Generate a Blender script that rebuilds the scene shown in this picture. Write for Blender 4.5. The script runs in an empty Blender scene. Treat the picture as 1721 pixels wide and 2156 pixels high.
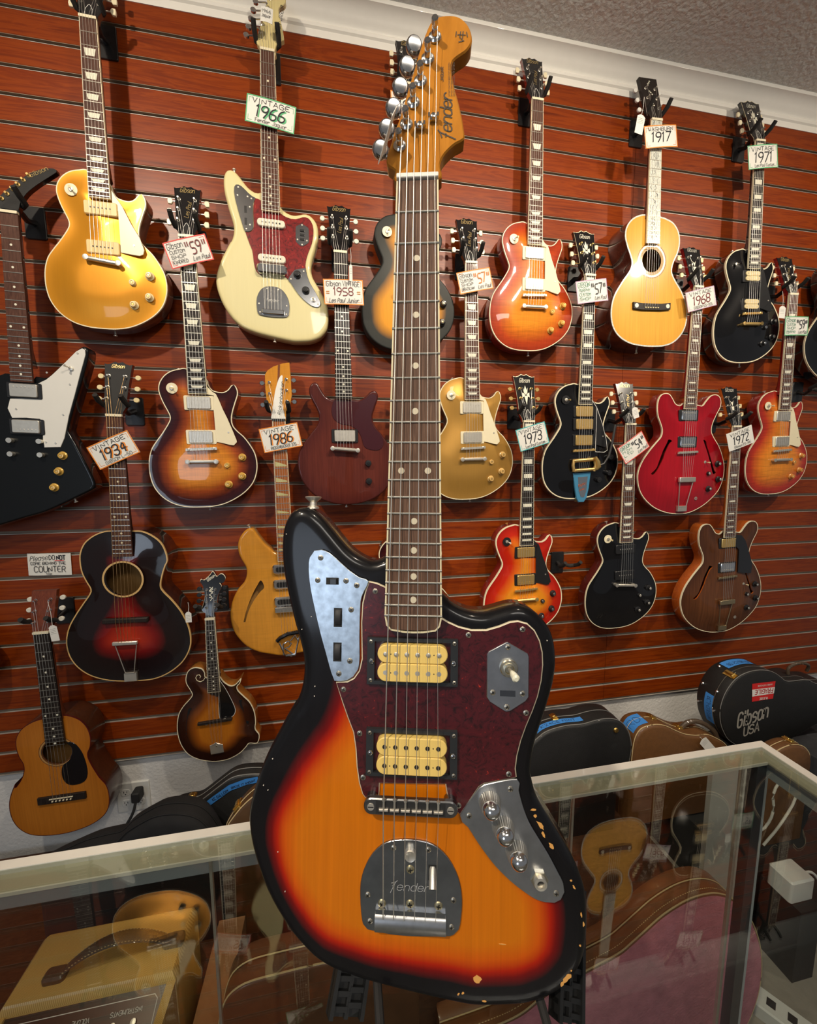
import bpy, math, random
import numpy as np
from mathutils import Vector, Matrix, geometry

# ------------------------------------------------------------------ camera, world, lights
SC = bpy.context.scene
COL = SC.collection
EYE = 1.6                                   # camera height above the floor
cam_d = bpy.data.cameras.new('camera')
cam = bpy.data.objects.new('camera', cam_d)
COL.objects.link(cam)
SC.camera = cam
cam_d.sensor_fit = 'HORIZONTAL'; cam_d.sensor_width = 36.0
cam_d.lens = 36.0 * 820.05 / 1721.0
cam_d.clip_start = 0.01; cam_d.clip_end = 50
YAW, PIT, ROL = (0.183559, 0.115841, -0.002042)
fw = Vector((math.sin(YAW) * math.cos(PIT), math.cos(YAW) * math.cos(PIT), -math.sin(PIT)))
rt = Vector((math.cos(YAW), -math.sin(YAW), 0)); up = rt.cross(fw)
r2 = rt * math.cos(ROL) + up * math.sin(ROL); u2 = -rt * math.sin(ROL) + up * math.cos(ROL)
cam.matrix_world = Matrix(((r2.x, u2.x, -fw.x, 0), (r2.y, u2.y, -fw.y, 0), (r2.z, u2.z, -fw.z, EYE), (0, 0, 0, 1)))

W = bpy.data.worlds.new('world'); SC.world = W; W.use_nodes = True
W.node_tree.nodes['Background'].inputs[0].default_value = (0.95, 0.96, 1.0, 1)
W.node_tree.nodes['Background'].inputs[1].default_value = 0.085

def lamp(name, kind, loc, rot, power, color, size, shape='DISK', sy=None, spread=None):
    l = bpy.data.lights.new(name, kind); l.energy = power; l.color = color
    if kind == 'AREA':
        l.shape = shape; l.size = size
        if sy: l.size_y = sy
        if spread: l.spread = spread
    o = bpy.data.objects.new(name, l); COL.objects.link(o); o.location = loc; o.rotation_euler = rot
    return o
WARM = (1.0, 0.86, 0.68)
CEIL = EYE + 1.478
def spot(name, loc, aim, power, color, cone, blend, radius):
    l = bpy.data.lights.new(name, 'SPOT'); l.energy = power; l.color = color; l.spot_size = math.radians(cone); l.spot_blend = blend; l.shadow_soft_size = radius
    o = bpy.data.objects.new(name, l); COL.objects.link(o); o.location = loc
    o.rotation_euler = (Vector(aim) - Vector(loc)).to_track_quat('-Z', 'Y').to_euler(); return o
for lx, ly, tx, pw_ in ((-0.95, 0.16, -0.55, 42), (0.52, 0.02, 0.30, 36), (0.95, 0.12, 0.95, 34), (2.1, 0.2, 1.85, 36)):
    spot('track_spot_light', (lx, ly, CEIL - 0.12), (tx, 1.46, EYE + 0.42), pw_, WARM, 104, 0.9, 0.035)
spot('front_spot_light', (-0.95, -0.55, CEIL - 0.06), (0.08, 0.36, EYE - 0.20), 74, WARM, 44, 0.6, 0.04)
lamp('room_fill_light', 'AREA', (0.4, -1.5, CEIL - 0.03), (0, 0, 0), 16, (1.0, 0.93, 0.84), 1.2, 'RECTANGLE', 0.6)  # broad unseen area light added behind the camera as ambient fill
lamp('shop_window_light', 'AREA', (-2.25, -3.2, EYE - 0.1), (math.radians(90), 0, math.radians(-32)), 9, (0.72, 0.84, 1.0), 1.0, 'RECTANGLE', 1.2)
SC.view_settings.view_transform = 'Standard'; SC.view_settings.look = 'None'
SC.view_settings.gamma = 1.0; SC.view_settings.use_curve_mapping = False
SC.view_settings.exposure = 0.84
SC.cycles.max_bounces = 8; SC.cycles.transparent_max_bounces = 16
SC.cycles.sample_clamp_indirect = 4.0

# positions are metres; outlines are tenths of a millimetre in guitar coordinates (right, down from the nut)
T={"lp":[-302,3783,-561,3800,-800,3875,-1003,4028,-1137,4233,-1178,4437,-1144,4639,-1068,4864,-978,5068,-917,5227,-923,5356,-1013,5527,-1183,5781,-1374,6036,-1521,6267,-1608,6545,-1639,6825,-1626,7130,-1552,7438,-1400,7704,-1198,7901,-924,8053,-575,8137,-172,8154,192,8136,564,8049,946,7862,1263,7623,1490,7331,1603,6988,1619,6694,1566,6401,1419,6110,1249,5870,1076,5703,949,5538,915,5349,953,5113,1063,4782,1145,4547,1134,4361,1051,4233,960,4263,862,4391,723,4472,546,4467,373,4402,275,4220,220,4062],"lp_guard":[268,4326,390,4470,517,4560,594,4744,688,5022,805,5302,940,5680,1037,5966,1054,6062,956,6167,821,6147,598,6085,411,6051,427,5673,419,5049,448,4608,260,4579],"dc":[-262,4572,-411,4595,-605,4492,-744,4277,-860,4087,-980,4057,-1104,4167,-1145,4361,-1071,4601,-935,4866,-846,5134,-905,5430,-1135,5729,-1392,6077,-1561,6425,-1603,6775,-1531,7177,-1347,7535,-1060,7847,-665,8062,-209,8167,151,8176,569,8118,992,7969,1368,7685,1585,7319,1697,6899,1675,6481,1521,6118,1290,5760,1045,5457,962,5154,1045,4851,1153,4548,1156,4373,1055,4262,901,4306,745,4459,539,4588,312,4578],"dc_guard":[-273,4607,-392,4781,-424,5028,-331,5274,-85,5420,216,5466,465,5665,563,5867,660,6172,865,6274,1177,6274,1327,6067,1238,5760,983,5483,911,5155,1005,4802,1112,4549,1053,4401,899,4405,692,4569,437,4664,286,4643],"semi":[-129,4299,-347,4417,-560,4355,-691,4184,-852,3999,-1031,3953,-1231,4006,-1363,4195,-1401,4490,-1347,4836,-1209,5133,-1115,5383,-1144,5634,-1362,5885,-1635,6186,-1929,6587,-2096,6990,-2114,7346,-2001,7758,-1742,8127,-1302,8480,-743,8710,-186,8799,369,8777,916,8581,1395,8274,1802,7855,1980,7377,1998,6898,1857,6421,1627,6000,1378,5687,1230,5429,1264,5120,1417,4761,1574,4453,1581,4198,1471,4023,1280,3961,1070,4015,873,4209,707,4403,505,4391],"semi_f1":[-809,5760,-667,5826,-778,5938,-967,6292,-1067,6546,-1288,6952,-1452,7144,-1561,7111,-1351,6900,-1198,6544,-1045,6190,-887,5912],"semi_f2":[809,5779,957,5841,1004,6023,1164,6414,1323,6783,1460,7049,1555,7114,1455,7197,1339,7099,1192,6729,1030,6309,873,5945],"rick":[-304,4486,-481,4338,-675,4155,-862,3888,-1009,3647,-1126,3586,-1288,3656,-1458,3862,-1552,4113,-1550,4413,-1466,4675,-1342,4942,-1336,5204,-1431,5460,-1646,5708,-1827,6046,-1927,6391,-1949,6744,-1890,7107,-1748,7434,-1483,7777,-1125,8019,-715,8154,-212,8252,715,8154,1125,8019,1483,7777,1748,7434,1890,7107,1949,6744,1927,6391,1827,6046,1646,5708,1431,5460,1336,5204,1342,4942,1466,4675,1550,4413,1552,4113,1458,3862,1288,3656,1126,3586,1009,3647,862,3888,675,4155,481,4338,304,4486],"rick_slash":[-871,5431,-774,5681,-926,5847,-1146,6142,-1328,6484,-1473,6897,-1522,6893,-1409,6478,-1220,6003,-1039,5663],"l50":[-370,3493,-602,3528,-871,3656,-1111,3876,-1244,4172,-1273,4472,-1237,4812,-1126,5120,-1032,5341,-1068,5493,-1268,5793,-1486,6129,-1691,6506,-1799,6888,-1806,7240,-1716,7601,-1506,7935,-1188,8202,-758,8379,-315,8458,101,8481,633,8456,1107,8267,1519,7924,1755,7484,1801,7074,1734,6660,1554,6204,1287,5789,1054,5501,976,5300,1044,4948,1146,4638,1211,4495,1182,4222,1058,3910,828,3677,530,3521,228,3499],"acou":[-388,2874,-695,2974,-942,3143,-1108,3405,-1154,3727,-1110,4064,-1024,4327,-1029,4578,-1132,4854,-1326,5115,-1312,4971,-1499,5407,-1567,5808,-1523,6234,-1355,6597,-1056,6857,-594,6976,-17,6988,583,6860,1001,6632,1228,6334,1306,5916,1257,5478,1047,5078,816,4370,921,4003,952,3669,882,3322,703,3046,448,2878,184,2817],"acou_guard":[256,3775,360,3757,519,3878,662,4175,744,4573,752,4961,649,5203,414,5292,176,5250,41,5055,16,4794,75,4549,260,4409,386,4175,390,3964],"parlor":[-145,3044,-521,3092,-829,3247,-1039,3513,-1093,3846,-990,4198,-857,4501,-787,4757,-875,5021,-1210,5450,-1513,5931,-1628,6408,-1587,6885,-1390,7257,-1032,7523,-577,7672,79,7734,743,7702,1206,7531,1562,7166,1711,6720,1673,6225,1461,5740,1142,5318,962,5003,1014,4682,1195,4304,1264,3932,1195,3569,953,3271,623,3136,429,3096],"mand":[-249,2075,-290,1894,-378,1745,-605,1680,-801,1779,-890,2011,-884,2230,-782,2461,-727,2644,-840,2809,-1024,3010,-1172,3260,-1250,3608,-1255,4012,-1164,4431,-971,4778,-670,5005,-282,5145,37,5177,362,5130,694,4967,907,4762,1015,4645,1282,4662,1363,4377,1241,4128,1265,3829,1227,3454,1098,3118,906,2868,735,2646,714,2486,807,2383,846,2207,646,2411,485,2439,295,2286,186,2096,119,2023],"mand_guard":[129,2068,257,2259,419,2590,579,3014,640,3248,600,3426,435,3543,144,3544,133,2783],"explorer":[141,4481,264,4371,415,4387,567,4383,697,4271,1091,3865,1487,3456,1615,3418,1688,3508,1658,3786,1503,4317,1275,5030,1061,5747,1035,5926,1148,6170,1374,6702,1631,7352,1662,7572,1581,7685,1112,7952,320,8368,-322,8593,-954,8814,-1729,9068,-1959,8961,-1620,7678,-1331,6622,-1310,5592,-1438,4992,-1324,4650,-817,4481,-544,4361,-423,4335],"explorer_guard":[1549,3479,1625,3513,1627,3651,1481,4145,1287,4819,1093,5463,1009,5821,817,6416,393,6444,337,5608,-378,5611,-391,5062,299,5003,303,4607,563,4452,726,4303,1088,3916,1387,3584],"explorer_head":[148,-30,228,-379,332,-659,521,-931,726,-1165,921,-1378,993,-1461,987,-1530,903,-1561,712,-1530,536,-1437,337,-1285,114,-1029,-112,-733,-280,-466,-335,-216,-334,28],"jag":[-288,3811,-337,3850,-393,3873,-481,3866,-582,3823,-683,3753,-774,3658,-866,3548,-969,3429,-1072,3348,-1174,3321,-1276,3352,-1343,3431,-1386,3554,-1400,3710,-1394,3866,-1372,4033,-1335,4199,-1292,4375,-1244,4550,-1196,4703,-1158,4856,-1144,4987,-1153,5130,-1187,5273,-1230,5373,-1239,5369,-1310,5490,-1404,5671,-1499,5852,-1581,6044,-1650,6236,-1696,6403,-1718,6545,-1718,6663,-1693,6837,-1635,7033,-1545,7261,-1432,7463,-1296,7650,-1198,7759,-999,7922,-849,7991,-712,8037,-449,8106,23,8191,468,8255,687,8269,1055,8231,1180,8203,1304,8157,1427,8093,1526,8012,1624,7895,1692,7780,1728,7643,1745,7470,1747,7286,1729,7102,1673,6933,1599,6776,1500,6608,1400,6451,1300,6293,1237,6171,1199,6010,1194,5960,1214,5771,1256,5601,1318,5409,1381,5195,1422,5025,1438,4845,1422,4665,1385,4549,1327,4460,1253,4384,1157,4324,1062,4300,966,4311,849,4348,721,4381,592,4378,462,4337,354,4272,299,4214],"jag_guard":[-458,4073,-376,4087,-290,4123,-7,4286,281,4422,350,4463,456,4508,582,4536,729,4532,853,4493,957,4448,1040,4436,1133,4460,1205,4526,1257,4628,1283,4742,1288,4866,1273,5021,1238,5177,1187,5323,1126,5469,1075,5615,1039,5761,1024,5884,1033,5971,716,6047,667,6080,479,6361,423,6316,366,6291,332,6070,-322,6091,-334,6321,-405,6298,-452,6261,-499,6207,-535,6095,-561,5938,-575,5756,-600,5598,-660,5452,-715,5305,-785,5097,-666,5085,-602,5051,-549,4975,-523,4858,-529,4645,-533,4486,-525,4304,-494,4165],"jag_upper":[-796,5084,-666,5074,-602,5035,-554,4965,-539,4858,-542,4646,-540,4379,-526,4229,-458,4073,-550,4037,-660,3964,-770,3869,-859,3795,-947,3758,-1024,3770,-1072,3841,-1081,3960,-1062,4133,-1015,4347,-956,4582,-887,4815,-830,5005],"jag_ctrl":[479,6361,557,6468,670,6634,819,6821,968,6959,1090,7048,1212,7120,1310,7144,1394,7145,1455,7111,1491,7036,1479,6953,1430,6859,1333,6683,1235,6530,1149,6388,1088,6232,1050,6087,1033,5980,716,6047,667,6080],"jag_trem":[-209,6654,-297,6697,-385,6783,-450,6895,-493,7017,-508,7136,-500,7330,-476,7480,-431,7530,-353,7541,-198,7563,21,7567,326,7550,424,7528,477,7471,498,7353,506,7182,485,7034,441,6909,364,6785,265,6693,155,6646,12,6630,-98,6635],"jag_hex":[935,4646,1131,4753,1142,4784,1141,5176,1112,5218,959,5321,917,5326,762,5235,733,5190,736,4774,754,4743,914,4653],"jag_head":[-212,-110,-235,-162,-316,-228,-324,-317,-282,-454,-240,-592,-191,-729,-119,-980,-47,-1231,25,-1482,97,-1682,140,-1750,208,-1784,319,-1790,418,-1764,492,-1696,535,-1605,548,-1515,530,-1453,482,-1392,408,-1345,353,-1298,338,-1248,346,-1146,374,-1005,412,-865,449,-699,469,-572,473,-472,390,-425,317,-365,257,-293,227,-206,209,-119]}
HP={"screws_guard":[-392,4173,-703,5169,551,4589,1084,4520,1120,5336,955,5939,-532,5601,-492,6037,464,6268],"screws_upper":[-954,3842,-981,4070,-689,4072,-579,4115,-633,4362,-639,4877,-750,5008],"screws_hex":[937,4694,791,5142,1081,5143,929,5279],"screws_ctrl":[968,6076,567,6354,1410,7050],"screws_trem":[-177,6715,170,6715,-430,7189,421,7191,-406,7446,403,7450],"bolts_trem":[-7,6917,-287,7264,-7,7252,275,7253],"knobs":[786,6315,923,6547,1059,6777],"jack":[1261,6929],"tpegs":[163,-1550,92,-1324,19,-1091,-53,-865,-123,-639,-190,-413],"ptop":[155,-1711,83,-1471,10,-1238,-62,-999,-137,-761,-207,-534],"trees":[156,-677,18,-594],"ring1":[-458,4628,451,4627,440,5085,-456,5091],"ring2":[-460,5521,443,5527,438,5985,-461,6003],"bob1":[-349,4680,341,4680,343,5043,-344,5042],"bob2":[-356,5595,339,5604,339,5976,-352,5975],"switch":[949,4912,970,4979,939,5144],"slots":[-829,4077,-767,4443,-768,4790],"bridge":[-395,6237,376,6245,-279,6231,-172,6235,-66,6239,45,6243,154,6247,261,6246],"trembar":[-359,7365,335,7332,337,7534,-363,7526],"button":[-8,6765],"arm":[213,7020],"strap":[-1104,3233,-1108,3315],"logo":[256,-476,252,-920],"tlogo":[-203,7087,192,7085],"chips":[1199,6292,1217,6351,1267,6438,1299,6526,1375,6634,1564,6952,1594,7017,1691,7289,1687,7368,1651,7569,1530,7877,1482,7941,1567,7809,662,7952,477,8111,521,8098,729,8159,907,7601],"whitedots":[-1334,3605,-1051,4450,-1151,4583,-1004,5157,-1008,5256,-1432,5908,-1523,6178,-1474,6222,-1365,6848,-1287,7249,1331,4632],"fret_end":[-4,4533],"mark":[406,-1580]}
POSE={'goldtop': (-0.6428, 1.3624, 1.2295, -0.0207, 0.628), 'lp59': (-0.424, 1.3523, 0.6849, 0.0104, 0.628), 'jag66': (-0.1723, 1.371, 1.2374, -0.0189, 0.61), 'junior': (0.0306, 1.358, 0.6856, 0.0049, 0.628), 'lp57': (0.4736, 1.3613, 0.6942, 0.0278, 0.628), 'burst': (0.7041, 1.371, 1.2377, 0.0193, 0.628), 'murphy': (0.9261, 1.3584, 0.6889, 0.0144, 0.628), 'custom': (1.6306, 1.3723, 1.2374, 0.0578, 0.6277), 'red335': (1.3888, 1.355, 0.6832, 0.0127, 0.628), 'cherry': (0.6935, 1.3357, 0.1612, 0.0156, 0.628), 'lp54': (1.1108, 1.3317, 0.1575, 0.0281, 0.628), 'walnut': (1.6099, 1.3415, 0.1586, 0.0335, 0.628), 'lpr': (1.8509, 1.3623, 0.6933, 0.0404, 0.628), 'l50': (-0.6486, 1.3303, 0.153, -0.0222, 0.628), 'acou': (-0.9091, 1.3423, -0.5096, 0.0104, 0.5623), 'parlor': (1.159, 1.3569, 1.2297, 0.0453, 0.632), 'mand': (-0.4192, 1.3323, -0.4981, -0.0054, 0.3599), 'rick': (-0.182, 1.3723, 0.1533, 0.0094, 0.627), 'explorer': (-0.8782, 1.3553, 0.7048, -0.0325, 0.6281)}
HERO=[[0.087889, 0.420396, 0.288989], [0.971597, -0.236601, -0.004447], [-0.03718, -0.134064, -0.990275], [0.233704, 0.962313, -0.139053]]
# ------------------------------------------------------------------ materials
MATS = {}
def mat(name, col, rough=0.5, metal=0.0, coat=0.0, spec=0.5, var=0.0, vscale=40.0, bump=0.0, bscale=200.0, emit=0, coatr=0.05, bdist=0.004):
    if name in MATS: return MATS[name]
    m = bpy.data.materials.new(name); m.use_nodes = True
    nt = m.node_tree; b = nt.nodes['Principled BSDF']
    b.inputs['Base Color'].default_value = (*col, 1); b.inputs['Roughness'].default_value = rough
    b.inputs['Metallic'].default_value = metal; b.inputs['Coat Weight'].default_value = coat
    b.inputs['Coat Roughness'].default_value = coatr
    b.inputs['Specular IOR Level'].default_value = spec
    if var or bump:
        tc = nt.nodes.new('ShaderNodeTexCoord'); n = nt.nodes.new('ShaderNodeTexNoise')
        n.inputs['Scale'].default_value = vscale; n.inputs['Detail'].default_value = 4
        nt.links.new(tc.outputs['Object'], n.inputs['Vector'])
    if var:
        r = nt.nodes.new('ShaderNodeMapRange'); r.inputs[3].default_value = 1 - var; r.inputs[4].default_value = 1 + var
        nt.links.new(n.outputs[0], r.inputs[0])
        x = nt.nodes.new('ShaderNodeVectorMath'); x.operation = 'SCALE'; x.inputs[0].default_value = col
        nt.links.new(r.outputs[0], x.inputs['Scale']); nt.links.new(x.outputs[0], b.inputs['Base Color'])
    if bump:
        n2 = nt.nodes.new('ShaderNodeTexNoise'); n2.inputs['Scale'].default_value = bscale; n2.inputs['Detail'].default_value = 3
        nt.links.new(tc.outputs['Object'], n2.inputs['Vector'])
        bp = nt.nodes.new('ShaderNodeBump'); bp.inputs['Strength'].default_value = bump; bp.inputs['Distance'].default_value = bdist
        nt.links.new(n2.outputs[0], bp.inputs['Height']); nt.links.new(bp.outputs[0], b.inputs['Normal'])
    MATS[name] = m
    return m

def grain(name, ramp, scale=(3, 3, 3), rough=0.4, coat=0.0, dist=2.0, nscale=4.0, coatr=0.08, bump=0, detail=6):
    """stretched-noise wood: ramp = [(pos, colour)...]"""
    if name in MATS: return MATS[name]
    m = bpy.data.materials.new(name); m.use_nodes = True; nt = m.node_tree; b = nt.nodes['Principled BSDF']
    tc = nt.nodes.new('ShaderNodeTexCoord'); mp = nt.nodes.new('ShaderNodeMapping'); mp.inputs['Scale'].default_value = scale
    n = nt.nodes.new('ShaderNodeTexNoise'); n.inputs['Scale'].default_value = nscale; n.inputs['Detail'].default_value = detail
    n.inputs['Distortion'].default_value = dist; n.inputs['Roughness'].default_value = 0.62
    cr = nt.nodes.new('ShaderNodeValToRGB')
    els = cr.color_ramp.elements
    els[0].position = ramp[0][0]; els[0].color = (*ramp[0][1], 1)
    els[1].position = ramp[-1][0]; els[1].color = (*ramp[-1][1], 1)
    for p, c in ramp[1:-1]:
        e = els.new(p); e.color = (*c, 1)
    nt.links.new(tc.outputs['Object'], mp.inputs[0]); nt.links.new(mp.outputs[0], n.inputs['Vector'])
    nt.links.new(n.outputs[0], cr.inputs[0]); nt.links.new(cr.outputs[0], b.inputs['Base Color'])
    b.inputs['Roughness'].default_value = rough; b.inputs['Coat Weight'].default_value = coat; b.inputs['Coat Roughness'].default_value = coatr
    b.inputs['Specular IOR Level'].default_value = 0.2
    if bump:
        bp = nt.nodes.new('ShaderNodeBump'); bp.inputs['Strength'].default_value = bump; bp.inputs['Distance'].default_value = 0.001
        nt.links.new(n.outputs[0], bp.inputs['Height']); nt.links.new(bp.outputs[0], b.inputs['Normal'])
    MATS[name] = m
    return m

def finish(name, ramp, rough=0.3, coat=0.8, flame=0.0, gr=0.12, gscale=(90, 30, 4), metal=0.0, coatr=0.04):
    """lacquer whose colour runs from rim (0) to middle (1), over straight grain and optional flame"""
    if name in MATS: return MATS[name]
    m = bpy.data.materials.new(name); m.use_nodes = True; nt = m.node_tree; b = nt.nodes['Principled BSDF']
    at = nt.nodes.new('ShaderNodeAttribute'); at.attribute_name = 'burst'
    tc = nt.nodes.new('ShaderNodeTexCoord')
    nz = nt.nodes.new('ShaderNodeTexNoise'); nz.inputs['Scale'].default_value = 14; nz.inputs['Detail'].default_value = 2
    nt.links.new(tc.outputs['Object'], nz.inputs['Vector'])
    ad = nt.nodes.new('ShaderNodeMath'); ad.operation = 'MULTIPLY_ADD'; ad.inputs[1].default_value = 0.10; ad.inputs[2].default_value = -0.05
    nt.links.new(nz.outputs[0], ad.inputs[0])
    su = nt.nodes.new('ShaderNodeMath'); su.operation = 'ADD'
    nt.links.new(at.outputs['Fac'], su.inputs[0]); nt.links.new(ad.outputs[0], su.inputs[1])
    cr = nt.nodes.new('ShaderNodeValToRGB'); els = cr.color_ramp.elements
    els[0].position = ramp[0][0]; els[0].color = (*ramp[0][1], 1)
    els[1].position = ramp[-1][0]; els[1].color = (*ramp[-1][1], 1)
    for p, c in ramp[1:-1]:
        e = els.new(p); e.color = (*c, 1)
    nt.links.new(su.outputs[0], cr.inputs[0])
    mp = nt.nodes.new('ShaderNodeMapping'); mp.inputs['Scale'].default_value = gscale
    n = nt.nodes.new('ShaderNodeTexNoise'); n.inputs['Scale'].default_value = 2.0; n.inputs['Detail'].default_value = 5; n.inputs['Distortion'].default_value = 0.6
    nt.links.new(tc.outputs['Object'], mp.inputs[0]); nt.links.new(mp.outputs[0], n.inputs['Vector'])
    r = nt.nodes.new('ShaderNodeMapRange'); r.inputs[1].default_value = .25; r.inputs[2].default_value = .75
    r.inputs[3].default_value = 1 - gr; r.inputs[4].default_value = 1 + gr
    nt.links.new(n.outputs[0], r.inputs[0])
    x = nt.nodes.new('ShaderNodeVectorMath'); x.operation = 'SCALE'
    nt.links.new(cr.outputs[0], x.inputs[0]); nt.links.new(r.outputs[0], x.inputs['Scale'])
    last = x
    if flame:
        mp2 = nt.nodes.new('ShaderNodeMapping'); mp2.inputs['Scale'].default_value = (8, 8, 95)
        f = nt.nodes.new('ShaderNodeTexNoise'); f.inputs['Scale'].default_value = 1.3; f.inputs['Detail'].default_value = 3; f.inputs['Distortion'].default_value = 1.2
        nt.links.new(tc.outputs['Object'], mp2.inputs[0]); nt.links.new(mp2.outputs[0], f.inputs['Vector'])
        r3 = nt.nodes.new('ShaderNodeMapRange'); r3.inputs[1].default_value = .3; r3.inputs[2].default_value = .7
        r3.inputs[3].default_value = 1 - flame; r3.inputs[4].default_value = 1 + flame
        nt.links.new(f.outputs[0], r3.inputs[0])
        y = nt.nodes.new('ShaderNodeVectorMath'); y.operation = 'SCALE'
        nt.links.new(x.outputs[0], y.inputs[0]); nt.links.new(r3.outputs[0], y.inputs['Scale']); last = y
    nt.links.new(last.outputs[0], b.inputs['Base Color'])
    b.inputs['Roughness'].default_value = rough; b.inputs['Coat Weight'].default_value = coat
    b.inputs['Coat Roughness'].default_value = coatr; b.inputs['Metallic'].default_value = metal
    b.inputs['Specular IOR Level'].default_value = 0.5 if metal else 0.12
    MATS[name] = m
    return m

def tortoise(name, base, hot, scale=55.0):
    if name in MATS: return MATS[name]
    m = bpy.data.materials.new(name); m.use_nodes = True; nt = m.node_tree; b = nt.nodes['Principled BSDF']
    tc = nt.nodes.new('ShaderNodeTexCoord')
    n = nt.nodes.new('ShaderNodeTexNoise'); n.inputs['Scale'].default_value = scale; n.inputs['Detail'].default_value = 7; n.inputs['Roughness'].default_value = .72; n.inputs['Distortion'].default_value = 2.6
    cr = nt.nodes.new('ShaderNodeValToRGB'); e = cr.color_ramp.elements
    e[0].position = 0.36; e[0].color = (base[0] * .25, base[1] * .3, base[2] * .3, 1)
    e[1].position = 0.50; e[1].color = (*base, 1)
    for p, c in ((0.635, tuple(v * 1.15 for v in base)), (0.70, hot), (0.76, (min(1, hot[0] * 1.6), hot[1] * 3.4, hot[2] * 2))):
        k = e.new(p); k.color = (*c, 1)
    nt.links.new(tc.outputs['Object'], n.inputs['Vector']); nt.links.new(n.outputs[0], cr.inputs[0]); nt.links.new(cr.outputs[0], b.inputs['Base Color'])
    b.inputs['Roughness'].default_value = .3; b.inputs['Coat Weight'].default_value = .7; b.inputs['Coat Roughness'].default_value = .06
    MATS[name] = m
    return m

def glassmat(name, tint, ior=1.5):
    m = bpy.data.materials.new(name); m.use_nodes = True; nt = m.node_tree
    for n in list(nt.nodes): nt.nodes.remove(n)
    o = nt.nodes.new('ShaderNodeOutputMaterial'); t = nt.nodes.new('ShaderNodeBsdfTransparent'); g = nt.nodes.new('ShaderNodeBsdfGlossy')
    f = nt.nodes.new('ShaderNodeFresnel'); f.inputs[0].default_value = ior; mx = nt.nodes.new('ShaderNodeMixShader')
    t.inputs[0].default_value = (*tint, 1); g.inputs['Roughness'].default_value = 0.0
    ge_ = nt.nodes.new('ShaderNodeNewGeometry'); mr = nt.nodes.new('ShaderNodeMapRange'); mr.inputs[3].default_value = ior; mr.inputs[4].default_value = 1 / ior
    nt.links.new(ge_.outputs['Backfacing'], mr.inputs[0]); nt.links.new(mr.outputs[0], f.inputs[0])
    nt.links.new(f.outputs[0], mx.inputs[0]); nt.links.new(t.outputs[0], mx.inputs[1]); nt.links.new(g.outputs[0], mx.inputs[2]); nt.links.new(mx.outputs[0], o.inputs[0])
    MATS[name] = m
    return m

# ------------------------------------------------------------------ tagging and mesh helpers
def tag(o, label=None, cat=None, group=None, kind=None):
    if label: o['label'] = label
    if cat: o['category'] = cat
    if group: o['group'] = group
    if kind: o['kind'] = kind
    return o
def empty(name, loc, label=None, cat=None, group=None, rot=None, mtx=None):
    o = bpy.data.objects.new(name, None); COL.objects.link(o); o.empty_display_size = .05
    if mtx is not None: o.matrix_world = mtx
    else:
        o.location = loc
        if rot: o.rotation_euler = rot
    return tag(o, label, cat, group)
def copytree(o, parent=None):
    c = o.copy(); COL.objects.link(c)
    if parent: c.parent = parent
    for ch in [k for k in bpy.data.objects if k.parent == o]: copytree(ch, c)
    return c

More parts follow.
